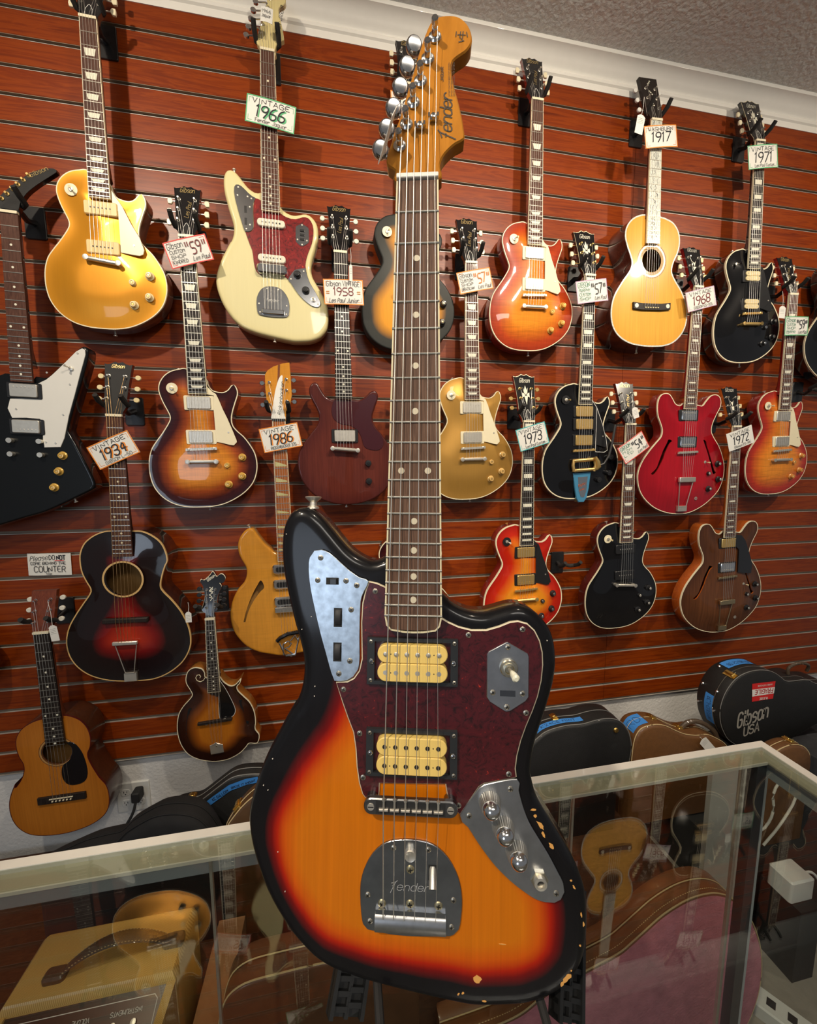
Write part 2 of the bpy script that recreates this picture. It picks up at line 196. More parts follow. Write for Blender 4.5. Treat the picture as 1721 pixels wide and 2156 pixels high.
class MB:
    """collects shapes into one mesh; uv=True takes guitar coordinates (right, down from nut, outward)"""
    def __init__(s, uv=True): s.v = []; s.f = []; s.m = []; s.uv = uv; s.attr = None
    def add(s, vs, fs, mi=0):
        b = len(s.v); s.v += [tuple(map(float, p)) for p in vs]; s.f += [tuple(b + i for i in f) for f in fs]; s.m += [mi] * len(fs); return s
    def box(s, x0, x1, y0, y1, z0, z1, mi=0):
        vs = [(x, y, z) for x in (x0, x1) for y in (y0, y1) for z in (z0, z1)]
        return s.add(vs, [(0, 1, 3, 2), (4, 6, 7, 5), (0, 4, 5, 1), (2, 3, 7, 6), (0, 2, 6, 4), (1, 5, 7, 3)], mi)
    def rbox(s, x0, x1, y0, y1, z0, z1, r=.002, mi=0, n=3, bev=None):
        p = []
        for cx, cy, a0 in ((x1 - r, y1 - r, 0), (x0 + r, y1 - r, 90), (x0 + r, y0 + r, 180), (x1 - r, y0 + r, 270)):
            for k in range(n + 1):
                a = math.radians(a0 + 90 * k / n); p.append((cx + r * math.cos(a), cy + r * math.sin(a)))
        return s.prism(p, z0, z1, mi, bev)
    def prism(s, p, w0, w1, mi=0, bev=None, mtop=None, zf=None):
        """polygon p (x,y) extruded from w0 to w1 (top), optional bevelled top edge"""
        n = len(p); ar = sum(p[i][0] * p[(i + 1) % n][1] - p[(i + 1) % n][0] * p[i][1] for i in range(n))
        if ar < 0: p = p[::-1]
        rings = [[(x, y, w0) for x, y in p], [(x, y, w1 - (bev or 0)) for x, y in p]]
        if bev:
            q = []
            for i in range(n):
                ax, ay = p[i - 1]; bx, by = p[i]; cx, cy = p[(i + 1) % n]
                t1 = Vector((bx - ax, by - ay)); t2 = Vector((cx - bx, cy - by))
                if t1.length < 1e-9: t1 = t2
                if t2.length < 1e-9: t2 = t1
                t = (t1.normalized() + t2.normalized())
                if t.length < 1e-6: t = t1
                t.normalize(); q.append((bx - t.y * bev, by + t.x * bev, w1))
            rings.append(q)
        vs = [v for r in rings for v in r]; fs = []
        ms = []
        for k in range(len(rings) - 1):
            for i in range(n):
                j = (i + 1) % n; fs.append((k * n + i, k * n + j, (k + 1) * n + j, (k + 1) * n + i)); ms.append(mi)
        fs.append(tuple(range(n))[::-1]); ms.append(mi)
        L = (len(rings) - 1) * n; fs.append(tuple(L + i for i in range(n))); ms.append(mi if mtop is None else mtop)
        if zf: vs = [(x, y, z + zf(x, y)) for x, y, z in vs]
        b = len(s.v); s.v += [tuple(map(float, v)) for v in vs]; s.f += [tuple(b + i for i in f) for f in fs]; s.m += ms
        return s
    def tube(s, path, r, n=8, mi=0, caps=True):
        P = [Vector(p) for p in path]
        if not s.uv and 5 <= len(P) <= 12 and not isinstance(r, (list, tuple)):
            for _ in range(2): P = [P[0]] + [q for i in range(len(P) - 1) for q in (P[i].lerp(P[i + 1], .25), P[i].lerp(P[i + 1], .75))] + [P[-1]]
        N = len(P); rs = r if isinstance(r, (list, tuple)) else [r] * N
        vs = []; ref = None
        for i in range(N):
            t = (P[min(i + 1, N - 1)] - P[max(i - 1, 0)])
            t = t.normalized() if t.length > 1e-9 else Vector((0, 0, 1))
            if ref is None: ref = Vector((0, 0, 1)) if abs(t.z) < .9 else Vector((1, 0, 0))
            a = t.cross(ref)
            if a.length < 1e-6: a = t.cross(Vector((0, 1, 0)))
            a.normalize(); b = t.cross(a).normalized(); ref = b.cross(t) * -1 if False else ref
            for k in range(n):
                an = 2 * math.pi * k / n; vs.append(P[i] + (a * math.cos(an) + b * math.sin(an)) * rs[i])
        fs = [(i * n + k, i * n + (k + 1) % n, (i + 1) * n + (k + 1) % n, (i + 1) * n + k) for i in range(N - 1) for k in range(n)]
        if caps: fs += [tuple(range(n))[::-1], tuple((N - 1) * n + k for k in range(n))]
        return s.add(vs, fs, mi)
    def lathe(s, c, prof, n=16, mi=0, axis=(0, 0, 1)):
        """profile [(radius, height)...] turned about axis through c"""
        A = Vector(axis).normalized(); ref = Vector((1, 0, 0)) if abs(A.x) < .9 else Vector((0, 1, 0))
        a = A.cross(ref).normalized(); b = A.cross(a); C = Vector(c); vs = []; N = len(prof)
        for r, h in prof:
            for k in range(n):
                an = 2 * math.pi * k / n; vs.append(C + A * h + (a * math.cos(an) + b * math.sin(an)) * max(r, 1e-5))
        fs = [(i * n + k, i * n + (k + 1) % n, (i + 1) * n + (k + 1) % n, (i + 1) * n + k) for i in range(N - 1) for k in range(n)]
        fs += [tuple(range(n))[::-1], tuple((N - 1) * n + k for k in range(n))]
        return s.add(vs, fs, mi)
    def disc(s, x, y, r, w0, w1, n=12, mi=0): return s.prism([(x + r * math.cos(2 * math.pi * k / n), y + r * math.sin(2 * math.pi * k / n)) for k in range(n)], w0, w1, mi)
    def ribbon(s, pts, wd, z, mi=0):
        P = [Vector(p[:2]) for p in pts]; P = [p for i, p in enumerate(P) if i == 0 or (p - P[i - 1]).length > 1e-7]
        if len(P) < 2: return s
        n = len(P); closed = (P[0] - P[-1]).length < 1e-7; L = []
        T_ = [(P[i + 1] - P[i]).normalized() for i in range(n - 1)]
        for i in range(n):
            t0 = T_[i - 1] if i > 0 else (T_[-1] if closed else T_[0]); t1 = T_[i] if i < n - 1 else (T_[0] if closed else T_[-1])
            n0 = Vector((-t0.y, t0.x)); n1 = Vector((-t1.y, t1.x)); m = n0 + n1
            m = n0 if m.length < .3 else m.normalized()
            k = wd / 2 / max(.45, m.dot(n0)); e = Vector((0, 0))
            if not closed: e = -T_[0] * wd * .3 if i == 0 else (T_[-1] * wd * .3 if i == n - 1 else e)
            L += [(P[i].x + m.x * k + e.x, P[i].y + m.y * k + e.y, z), (P[i].x - m.x * k + e.x, P[i].y - m.y * k + e.y, z)]
        s.add(L, [(2 * i, 2 * i + 1, 2 * i + 3, 2 * i + 2) for i in range(n - 1)], mi)
        return s
    def build(s, name, mats, parent=None, smooth=True, angle=35, attr=None):
        me = bpy.data.meshes.new(name)
        vs = [(u, -w, -v) for u, v, w in s.v] if s.uv else s.v
        me.from_pydata(vs, [], s.f); me.update()
        for m in (mats if isinstance(mats, (list, tuple)) else [mats]): me.materials.append(m)
        me.polygons.foreach_set('material_index', s.m)
        if attr is not None:
            a = me.attributes.new('burst', 'FLOAT', 'POINT'); a.data.foreach_set('value', attr)
        import bmesh
        bm = bmesh.new(); bm.from_mesh(me); bmesh.ops.recalc_face_normals(bm, faces=bm.faces); bm.to_mesh(me); bm.free()
        if smooth:
            me.polygons.foreach_set('use_smooth', [True] * len(me.polygons)); me.set_sharp_from_angle(angle=math.radians(angle))
        o = bpy.data.objects.new(name, me); COL.objects.link(o)
        if parent: o.parent = parent
        return o

# ------------------------------------------------------------------ pen-stroke lettering
def _s(t): return t.split(' ')
FONT = {'§': '053647 361b 1333', 'A': '002640 1232', 'B': '00063645443303 3342413000', 'C': '4536160501103041', 'D': '00062644422000', 'E': '46060040 0333', 'F': '460600 0333',
 'G': '45361605011030414323', 'H': '0600 4640 0343', 'I': '2620', 'J': '4641301001', 'K': '0600 460340', 'L': '060040', 'M': '0006234640', 'N': '00064046',
 'O': '160501103041453616', 'P': '00063645443303', 'R': '00063645443303 2340', 'S': '453616050413334241301001', 'T': '0646 2620', 'U': '060110304146',
 'V': '062046', 'W': '0610233046', 'X': '0640 4600', 'Y': '062346 2320', 'Z': '06460040', '0': '160501103041453616', '1': '152620', '2': '05163645440040',
 '3': '051636454433 13334241301001', '4': '30360242', '5': '4606033342413000', '6': '36150301103041423303', '7': '064610',
 '8': '13040516364544331302011030414233', '9': '44331304051636454320', '-': '0343', '=': '0444 0242', "'": '2624', '"': '1614 3634',
 'a': '4334140301103041 4440', 'b': '0600 0214344341301001', 'c': '4334140301103041', 'd': '4640 4334140301103041', 'e': '02424334140301103041',
 'f': '45362520 1434', 'g': '4334140301103041 444a3b1b', 'h': '0600 0214344340', 'i': '2420 2526', 'j': '242a1b 2526', 'k': '0600 340230', 'l': '2620',
 'm': '0400 03142320 23344340', 'n': '0400 0214344340', 'o': '140301103041433414', 'p': '040b 0214344341301001', 'r': '0400 02143443',
 's': '433414031232413010', 't': '26213041 1434', 'u': '0401103041 4440', 'v': '042044', 'w': '0410223044', 'x': '0440 4400', 'y': '0421 440b', 'z': '04440040'}
def _pt(t):
    c = lambda ch: {'a': -1, 'b': -2}.get(ch, None) if ch in 'ab' else int(ch)
    return [(c(t[i]), c(t[i + 1])) for i in range(0, len(t), 2)]
def text(mb, s, x, y, h, wd, z, mi=0, width=None, ang=0.0, shear=0.0, ydown=True, adv=5.3, jit=0.0, narrow=1.0):
    """write s with its lower-left corner at x,y; ydown: the y axis of the target plane runs downwards"""
    if not s: return mb
    k = h / 6.0; total = sum((3.0 if ch in "il' 1I" else adv) for ch in s)
    kx = (width / total) if width else k * narrow
    ca, sa = math.cos(ang), math.sin(ang); px = 0; rnd = random.Random(len(s) * 7 + ord(s[0]))
    for ch in s:
        if ch in FONT:
            dy = rnd.uniform(-jit, jit); dx0 = -1.2 if ch in "il'1I" else 0
            for st in _s(FONT[ch]):
                P = _pt(st)
                if len(P) > 3:
                    Q = [P[0]]
                    for i in range(len(P) - 1):
                        a, b = P[i], P[i + 1]; Q += [(a[0] * .75 + b[0] * .25, a[1] * .75 + b[1] * .25), (a[0] * .25 + b[0] * .75, a[1] * .25 + b[1] * .75)]
                    Q.append(P[-1]); P = Q
                L = []
                for gx, gy in P:
                    lx = (px + dx0 + gx) * kx + (gy * k) * shear; ly = (gy + dy) * k
                    rx = lx * ca - ly * sa; ry = lx * sa + ly * ca
                    L.append((x + rx, y - ry if ydown else y + ry))
                mb.ribbon(L, wd, z, mi)
        px += 3.0 if ch in "il' 1I" else adv
    return mb
# ------------------------------------------------------------------ solid and hollow bodies
def shp(key): a = T[key]; return [(a[i] / 1e4, a[i + 1] / 1e4) for i in range(0, len(a), 2)]
def hp(key): a = HP[key]; return [(a[i] / 1e4, a[i + 1] / 1e4) for i in range(0, len(a), 2)]
def spline(P, step, closed=True, sharp=()):
    out = []; n = len(P)
    for i in range(n if closed else n - 1):
        p0, p1, p2, p3 = (np.array(P[(i + k) % n]) if closed else np.array(P[min(max(i + k, 0), n - 1)]) for k in (-1, 0, 1, 2))
        m = max(1, int(round(np.linalg.norm(p2 - p1) / step)))
        for j in range(m):
            t = j / m
            out.append(tuple(.5 * ((2 * p1) + (-p0 + p2) * t + (2 * p0 - 5 * p1 + 4 * p2 - p3) * t * t + (-p0 + 3 * p1 - 3 * p2 + p3) * t ** 3)))
    if not closed: out.append(tuple(P[-1]))
    return out
def inside(pts, poly):
    x, y = pts[:, 0], pts[:, 1]; r = np.zeros(len(pts), bool); n = len(poly)
    for i in range(n):
        x1, y1 = poly[i]; x2, y2 = poly[(i + 1) % n]
        c = ((y1 > y) != (y2 > y)) & (x < (x2 - x1) * (y - y1) / (y2 - y1 + 1e-15) + x1); r ^= c
    return r
def edist(pts, poly):
    a = np.array(poly); b = np.roll(a, -1, 0); ab = b - a; L = (ab ** 2).sum(1) + 1e-15
    best = np.full(len(pts), 9.0)
    for i in range(len(a)):
        t = np.clip(((pts - a[i]) @ ab[i]) / L[i], 0, 1); q = a[i] + t[:, None] * ab[i]
        best = np.minimum(best, np.hypot(*(pts - q).T))
    return best
def body(root, key, top, thick, mats, r=0.0, dome=0.0, bwid=0.0, bside=.005, holes=(), cell=.009, width=.05, wfn=None, zfn=None, lining=False, name='body', domew=.09, backr=.004, label=None):
    """mats: top, side, binding, lining"""
    out = spline(shp(key) if isinstance(key, str) else key, cell * .75)
    A = sum(out[i - 1][0] * out[i][1] - out[i][0] * out[i - 1][1] for i in range(len(out)))
    if A < 0: out = out[::-1]
    n = len(out); O = np.array(out)
    tn = np.roll(O, -1, 0) - np.roll(O, 1, 0); tn /= np.linalg.norm(tn, axis=1)[:, None]
    inn = np.stack([-tn[:, 1], tn[:, 0]], 1)
    cand = []
    ds = [r * k for k in (.08, .3, .62, 1.0, 1.5)] if r else ([bwid, bwid * 1.6] if bwid else []) + [.012, .022]
    for dd in ds:
        q = O + inn * dd; ok = inside(q, out); q = q[ok]; q = q[edist(q, out) > dd * .93]; cand.append(q)
    lo, hi = O.min(0), O.max(0)
    gx, gy = np.meshgrid(np.arange(lo[0], hi[0], cell), np.arange(lo[1], hi[1], cell)); g = np.stack([gx.ravel(), gy.ravel()], 1)
    g[:, 0] += (np.round((g[:, 1] - lo[1]) / cell) % 2) * cell / 2
    g = g[inside(g, out)]; g = g[edist(g, out) > (ds[-1] + cell * .4)]; cand.append(g)
    hl = [spline(h, cell * .6) for h in holes]
    P = np.concatenate(cand)
    for h in hl:
        H = np.array(h); P = P[~inside(P, h) & (edist(P, h) > cell * .35)]
    allp = [Vector(p) for p in out]; edges = [(i, (i + 1) % n) for i in range(n)]
    for h in hl:
        b = len(allp); allp += [Vector(p) for p in h]; edges += [(b + i, b + (i + 1) % len(h)) for i in range(len(h))]
    allp += [Vector(p) for p in P.tolist()]
    V, E, F, ov, oe, of = geometry.delaunay_2d_cdt(allp, edges, [], 0, 1e-6)
    V = np.array([tuple(v) for v in V]); F = [f for f in F]
    C = np.array([V[list(f)].mean(0) for f in F]); keep = inside(C, out)
    for h in hl: keep &= ~inside(C, h)
    F = [tuple(f) for f, k in zip(F, keep) if k]
    inv = {}
    for i, l in enumerate(ov):
        for j in l: inv[j] = i
    D = edist(V, out)
    for i in range(n): D[inv[i]] = 0
    Z = np.zeros(len(V))
    if r: Z -= r - np.sqrt(np.maximum(r * r - np.maximum(r - D, 0) ** 2, 0))
    if dome:
        t = np.clip((D - .006) / domew, 0, 1); Z += dome * t * t * (3 - 2 * t)
    if zfn: Z += np.array([zfn(x, y) for x, y in V])
    wd = np.array([wfn(x, y) for x, y in V]) if wfn else width
    B = np.clip(D / wd, 0, 1)
    mb = MB(); mb.v = [(x, y, top + z) for (x, y), z in zip(V.tolist(), Z.tolist())]
    mb.f = F; mb.m = [2 if (bwid and max(D[list(f)]) <= bwid * 1.05) else 0 for f in F]
    att = B.tolist()
    ring = [inv[i] for i in range(n)]
    zl = []
    if bwid: zl.append((0, -bside, 2))
    zl.append((0, -(thick - backr) + (r and 0), 1)); zl.append((backr * .8, -thick, 1))
    for ins, z, mi in zl:
        b = len(mb.v)
        for i in range(n):
            p = O[i] + inn[i] * ins; zz = zfn(*O[i]) if (zfn and z > -thick * .5) else 0
            mb.v.append((p[0], p[1], top + z + zz)); att.append(0.0)
        nr = list(range(b, b + n))
        for i in range(n):
            j = (i + 1) % n; mb.f.append((ring[i], ring[j], nr[j], nr[i])); mb.m.append(mi)
        ring = nr
    mb.f.append(tuple(ring)); mb.m.append(1)
    k0 = n
    for h in hl:
        b = len(mb.v)
        for i in range(len(h)):
            v = mb.v[inv[k0 + i]]; mb.v.append((v[0], v[1], v[2] - .004)); att.append(1.0)
        for i in range(len(h)):
            j = (i + 1) % len(h); mb.f.append((inv[k0 + i], inv[k0 + j], b + j, b + i)); mb.m.append(1)
        k0 += len(h)
    if lining:
        b = len(mb.v)
        for i in range(n):
            p = O[i] + inn[i] * .002; mb.v.append((p[0], p[1], top - thick + .004)); att.append(1.0)
        mb.f.append(tuple(range(b, b + n))); mb.m.append(3)
    ob = mb.build(name, mats, root, attr=att, angle=40)
    return ob

# ------------------------------------------------------------------ shared colours
chrome = mat('chrome', (.78, .78, .77), .16, 1.0, var=.06, vscale=60)
nickel = mat('aged_nickel', (.74, .70, .61), .38, .85, var=.15, vscale=80)
gold = mat('gold_plate', (.88, .60, .22), .34, .85, var=.08)
frmet = mat('fret_wire', (.66, .63, .55), .3, 1.0, var=.05)
strm = mat('string_wire', (.92, .90, .84), .42, 1.0, var=.03)
cream = mat('cream_plastic', (.80, .66, .36), .35, coat=.3, var=.04)
creamlt = mat('pale_cream_plastic', (.80, .72, .50), .35, coat=.3, var=.04)
black = mat('black_plastic', (.012, .012, .013), .35, coat=.2, var=.2)
blackg = mat('black_gloss', (.006, .006, .007), .18, coat=.8, var=.2)
blackm = mat('black_matte', (.012, .012, .012), .7, var=.3)
rubber = mat('rubber_foam', (.016, .014, .013), .85, var=.3)
bone = mat('bone', (.78, .70, .50), .4, var=.05)
pearl = mat('pearl_inlay', (.78, .76, .62), .25, coat=.5, var=.18, vscale=220)
abalone = mat('abalone', (.62, .64, .58), .2, coat=.5, var=.5, vscale=160)
rosew = grain('rosewood_board', [(.3, (.045, .018, .012)), (.5, (.085, .036, .024)), (.7, (.13, .06, .04))], (60, 60, 5), .5, .1)
ebony = grain('ebony_board', [(.35, (.012, .009, .008)), (.7, (.032, .024, .02))], (50, 50, 4), .42, .15)
mahog = grain('mahogany', [(.3, (.10, .022, .010)), (.7, (.19, .045, .018))], (30, 30, 4), .35, .6)
mahogd = grain('dark_red_mahogany', [(.3, (.05, .006, .006)), (.7, (.11, .012, .010))], (30, 30, 4), .3, .7)
cherryside = grain('cherry_side', [(.3, (.17, .008, .010)), (.7, (.30, .018, .014))], (25, 25, 5), .25, .8)
maple = grain('maple', [(.3, (.42, .20, .05)), (.7, (.62, .34, .10))], (30, 30, 5), .3, .6)
goldback = grain('brown_mahogany_back', [(.3, (.09, .03, .012)), (.7, (.16, .055, .02))], (30, 30, 4), .3, .6)
paperw = mat('white_card', (.74, .73, .68), .7, var=.04)
ink = mat('black_ink', (.015, .015, .02), .6, var=.2)
goldink = mat('gold_lettering', (.62, .47, .20), .35, .6, var=.1)
silvink = mat('silver_lettering', (.62, .60, .52), .3, .3, var=.1)
YEL = (.80, .33, .012)
finish('tobacco_burst', [(0, (.018, .004, .006)), (.30, (.045, .006, .006)), (.62, (.30, .055, .010)), (1, (.62, .22, .020))], flame=.16)
finish('cherry_burst', [(0, (.26, .022, .006)), (.35, (.42, .05, .008)), (.8, (.62, .17, .012)), (1, (.70, .24, .018))], flame=.14)
finish('iced_burst', [(0, (.24, .010, .010)), (.3, (.40, .03, .010)), (.75, (.62, .17, .014)), (1, (.66, .22, .018))], flame=.2)
finish('bright_cherry_burst', [(0, (.34, .006, .004)), (.45, (.50, .02, .004)), (.78, (.66, .14, .008)), (1, (.72, .26, .014))], flame=.0, gr=.06)
finish('aged_gold', [(0, (.48, .25, .045)), (1, (.50, .265, .05))], rough=.38, coat=.5, gr=.04, metal=.55)
finish('bright_gold', [(0, (.70, .29, .012)), (1, (.70, .29, .012))], rough=.34, coat=.5, gr=.03, metal=.5)
finish('black_lacquer', [(0, (.005, .005, .006)), (1, (.005, .005, .006))], rough=.2, coat=.9, gr=.05)
finish('worn_black_lacquer', [(0, (.006, .007, .008)), (1, (.006, .007, .008))], rough=.32, coat=.4, gr=.05)
finish('aged_white', [(0, (.66, .56, .27)), (.3, (.72, .64, .34)), (1, (.73, .66, .37))], rough=.3, coat=.8, gr=.02)
finish('dark_cherry', [(0, (.065, .012, .010)), (1, (.11, .022, .014))], rough=.35, coat=.6, gr=.22)
finish('red_cherry', [(0, (.24, .002, .008)), (1, (.36, .004, .012))], rough=.22, coat=.9, gr=.12)
finish('walnut_brown', [(0, (.06, .020, .008)), (1, (.115, .040, .014))], rough=.35, coat=.6, gr=.3)
finish('natural_maple', [(0, (.54, .225, .022)), (1, (.60, .26, .030))], rough=.28, coat=.8, gr=.10, flame=.05)
finish('grey_edge_burst', [(0, (.020, .022, .020)), (.36, (.024, .025, .02)), (.56, (.34, .14, .010)), (.8, (.66, .27, .008)), (1, (.68, .28, .008))], rough=.5, coat=.12, gr=.08, coatr=.3)
finish('dark_archtop_burst', [(0, (.008, .005, .005)), (.44, (.012, .004, .004)), (.62, (.17, .004, .003)), (.9, (.42, .025, .005)), (1, (.46, .03, .006))], rough=.2, coat=.9, gr=.05)
finish('amber_spruce', [(0, (.42, .135, .013)), (1, (.47, .16, .018))], rough=.35, coat=.6, gr=.12, gscale=(160, 30, 3))
finish('honey_spruce', [(0, (.70, .34, .05)), (1, (.74, .38, .06))], rough=.25, coat=.8, gr=.12, gscale=(160, 30, 3))
finish('mandolin_burst', [(0, (.018, .006, .004)), (.42, (.04, .012, .006)), (.8, (.28, .075, .008)), (1, (.44, .14, .012))], rough=.25, coat=.8, gr=.08)
finish('three_tone_burst', [(0, (.006, .006, .007)), (.36, (.007, .006, .007)), (.50, (.15, .004, .004)), (.60, (.40, .014, .002)), (.76, (.58, .095, .002)), (1, (.60, .160, .003))], rough=.36, coat=.40, gr=.10, gscale=(110, 30, 2.4), coatr=.12)
tort = tortoise('red_tortoise', (.062, .004, .007), (.52, .03, .008), 70)
tortd = tortoise('dark_tortoise', (.05, .004, .005), (.14, .01, .008), 30)
white3 = mat('aged_white_ply', (.70, .62, .44), .4, var=.05)

def fpos(n, L): return L * (1 - 2 ** (-n / 12))
INL = (3, 5, 7, 9, 12, 15, 17, 19, 21)

def fretboard(root, L, nf, w0, w1, board, inlay=None, inmat=None, bind=None, thick=.006, lo=-.0, start=1, first=False, endv=None, dots=.0032, fmat=None, pearlall=False):
    """fretboard slab with its frets and position marks (surface detail) and edge binding as a part"""
    end = endv or fpos(nf, L) + .006
    hw = lambda v: (w0 + (w1 - w0) * v / end) / 2
    mb = MB(); b = .0016 if bind else 0
    mb.prism([(-hw(0) + b, 0.002), (hw(0) - b, .002), (hw(end) - b, end - b), (-hw(end) + b, end - b)], -thick, 0.0, 3 if pearlall else 0)
    for k in range(1, nf + 1):
        v = fpos(k, L); mb.box(-hw(v) + .0002, hw(v) - .0002, v - .0009, v + .0009, 0, .0009, 1)
    marks = ((1,) + INL) if first else INL
    for k in marks:
        if k > nf or not inlay: continue
        a, c = fpos(k - 1, L), fpos(k, L); m = (a + c) / 2; h = (c - a) * .30; w = hw(m) * .66; z = .0003
        if inlay == 'dot':
            for u in ((-w * .95, w * .95) if k == 12 else (0,)): mb.disc(u, m, dots, -.001, z, 12, 2)
        elif inlay == 'trap': mb.prism([(-w, m - h), (w, m - h), (w * .74, m + h), (-w * .74, m + h)], -.001, z, 2)
        elif inlay == 'block': mb.prism([(-w, m - h), (w, m - h), (w, m + h), (-w, m + h)], -.001, z, 2)
        elif inlay == 'small': [mb.prism([(u - w * .28, m - h * .6), (u + w * .28, m - h * .6), (u + w * .28, m + h * .6), (u - w * .28, m + h * .6)], -.001, z, 2) for u in (-w * .55, 0, w * .55)]
        elif inlay == 'tri': mb.prism([(-w * 1.2, m + h), (w * 1.2, m + h), (w * 1.2, m + h * .4), (-w * 1.2, m - h)], -.001, z, 2)
    ob = mb.build('fretboard', [board, fmat or frmet, inmat or pearl, abalone], root, smooth=False)
    if bind:
        m2 = MB()
        for s in (-1, 1):
            m2.prism([(s * hw(0), 0.002), (s * hw(end), end), (s * (hw(end) - b), end), (s * (hw(0) - b), .002)], -thick, .0001)
        m2.box(-hw(end) + b, hw(end) - b, end - b, end, -thick, .0001)
        m2.build('fretboard_binding', bind, ob, smooth=False)
    return ob, end, hw

def neckmesh(root, v1, w0, w1, m, top=-.006, d0=.016, d1=.021, heel=True, bodytop=-.016):
    mb = MB(); rows = []; N = 14
    vs = [-.012 + (v1 + .012) * i / 10 for i in range(11)]
    for v in vs:
        t = max(0, v / v1); hw = (w0 + (w1 - w0) * t) / 2; d = d0 + (d1 - d0) * t
        if v > v1 - .05: d += (v - v1 + .05) * .45
        rows.append([(hw * math.cos(math.pi * k / N), v, top - d * math.sin(math.pi * k / N) ** .8) for k in range(N + 1)])
    P = [p for r in rows for p in r]; n = N + 1
    F = [(i * n + k, i * n + k + 1, (i + 1) * n + k + 1, (i + 1) * n + k) for i in range(len(rows) - 1) for k in range(N)]
    F += [tuple(range(n)), tuple((len(rows) - 1) * n + k for k in range(n))[::-1]] + [(i * n, (i + 1) * n, (i + 1) * n + N, i * n + N) for i in range(len(rows) - 1)]
    mb.add(P, F); return mb.build('neck', m, root)

def headz(v, ang=.26, z0=-.005): return z0 + min(0, v + .006) * math.tan(ang)
def headstock(root, poly, face, side, z0=-.004, thick=.014, ang=.26, edge=None):
    mb = MB(); zf = lambda x, y: min(0, y + .006) * math.tan(ang)
    mb.prism(poly, z0 - thick, z0 - .0015, 0, zf=zf)
    mb.prism([(x * .985, y * .985) for x, y in poly] if edge else poly, z0 - .0015, z0, 2 if edge else 1, None, 1, zf=zf)
    if edge:
        cx = sum(p[0] for p in poly) / len(poly); cy = sum(p[1] for p in poly) / len(poly)
        mb.prism(poly, z0 - .0016, z0 - .0002, 2, zf=zf)
        ins = [(cx + (x - cx) * .93, cy + (y - cy) * .965) for x, y in poly]
        mb.prism(ins, z0 - .001, z0 + .0002, 1, zf=zf)
    return mb.build('headstock', [side, face, edge or side], root, smooth=False)
GHEAD = [(-.0215, 0), (-.022, -.012), (-.030, -.030), (-.0315, -.09), (-.037, -.165), (-.0385, -.172), (-.030, -.170), (-.020, -.173), (-.010, -.180), (0, -.176), (.010, -.180), (.020, -.173), (.030, -.170), (.0385, -.172), (.037, -.165), (.0315, -.09), (.030, -.030), (.022, -.012), (.0215, 0)]
GHEAD = [(x, y * .93) for x, y in GHEAD]
def tuner(root, u, v, side, met, but, z0=-.004, ang=.26, kind='key', horiz=True, reach=.017, edgeu=.036, post=.012):
    z = z0 + min(0, v + .006) * math.tan(ang)
    mb = MB(); mb.lathe((u, v, z), [(.0048, 0), (.0048, .0015), (.0034, .002), (.0030, .004), (.0024, .006), (.0030, post - .002), (.0026, post)], 10)
    o = mb.build('tuning_peg', met, root)
    eu = edgeu + reach; zz = z - .013
    mb = MB(); mb.tube([(side * (edgeu - .006), v, zz), (side * (eu - .004), v, zz)], .0018, 6, 1)
    w = .0085 if kind == 'key' else .0075
    if kind == 'key': pl = [(side * (eu - .006), v - .003), (side * (eu - .002), v - w), (side * (eu + .007), v - w * .95), (side * (eu + .0085), v), (side * (eu + .007), v + w * .95), (side * (eu - .002), v + w), (side * (eu - .006), v + .003)]
    else: pl = [(side * (eu + .003) + .008 * math.cos(a * math.pi / 7), v + w * math.sin(a * math.pi / 7)) for a in range(14)]
    mb.prism(pl, zz - .003, zz + .003, 0, .001)
    mb.build('tuner_button', [but, met], o); return o
def nutm(root, w, m=None, z=.003): MB().rbox(-w / 2, w / 2, -.005, .002, -.006, z, .001).build('nut', m or bone, root)
def strings(root, n, nutw, bw, vb, zb, vt, zt, tw=None, pegs=None, r0=.00055, r1=.0003, mats=None):
    for k in range(n):
        t = k / (n - 1); a = -nutw / 2 + nutw * t; b = -bw / 2 + bw * t; c = -(tw or bw) / 2 + (tw or bw) * t
        path = [(a, -.002, .0030), (b, vb, zb)] + ([(c, vt, zt)] if vt else [])
        if pegs: p = pegs[k]; path = [(p[0], p[1], p[2])] + path
        MB().tube(path, r0 + (r1 - r0) * t, 5).build('string', mats or strm, root, angle=80)
def humbucker(root, v, u=0.0, z=-.008, cover=None, ring=None, ringh=.004, body_top=-.014, slots=-1, L=.070, H=.038):
    mb = MB(); mb.rbox(u - .0445, u + .0445, v - .0225, v + .0225, body_top - .002, body_top + ringh, .004, bev=.001)
    p = mb.build('pickup', ring or creamlt, root)
    mb = MB(); mb.rbox(u - L / 2, u + L / 2, v - H / 2, v + H / 2, body_top, z, .004, bev=.0015); mb.build('pickup_cover', cover or nickel, p)
    mb = MB()
    for k in range(6): mb.disc(u - .025 + .01 * k, v + slots * .0095, .0024, z - .001, z + .0006, 10)
    mb.build('pole_screws', nickel if cover is not gold else gold, p)
    return p
def bobbins(root, v, z, ring, bob=None, body_top=-.014, u=0.0):
    mb = MB(); mb.rbox(u - .0445, u + .0445, v - .0225, v + .0225, body_top - .002, body_top + .004, .003, bev=.001); p = mb.build('pickup', ring, root)
    for s in (-1, 1):
        mb = MB(); mb.rbox(u - .034, u + .034, v + s * .0093 - .0088, v + s * .0093 + .0088, body_top, z, .0085, bev=.001, n=5)
        b = mb.build('pickup_bobbin', bob or cream, p); mb = MB()
        for k in range(6): mb.disc(u - .025 + .01 * k, v + s * .0093, .0022, z - .001, z + .0005, 10)
        mb.build('pole_pieces', nickel, b)
    return p
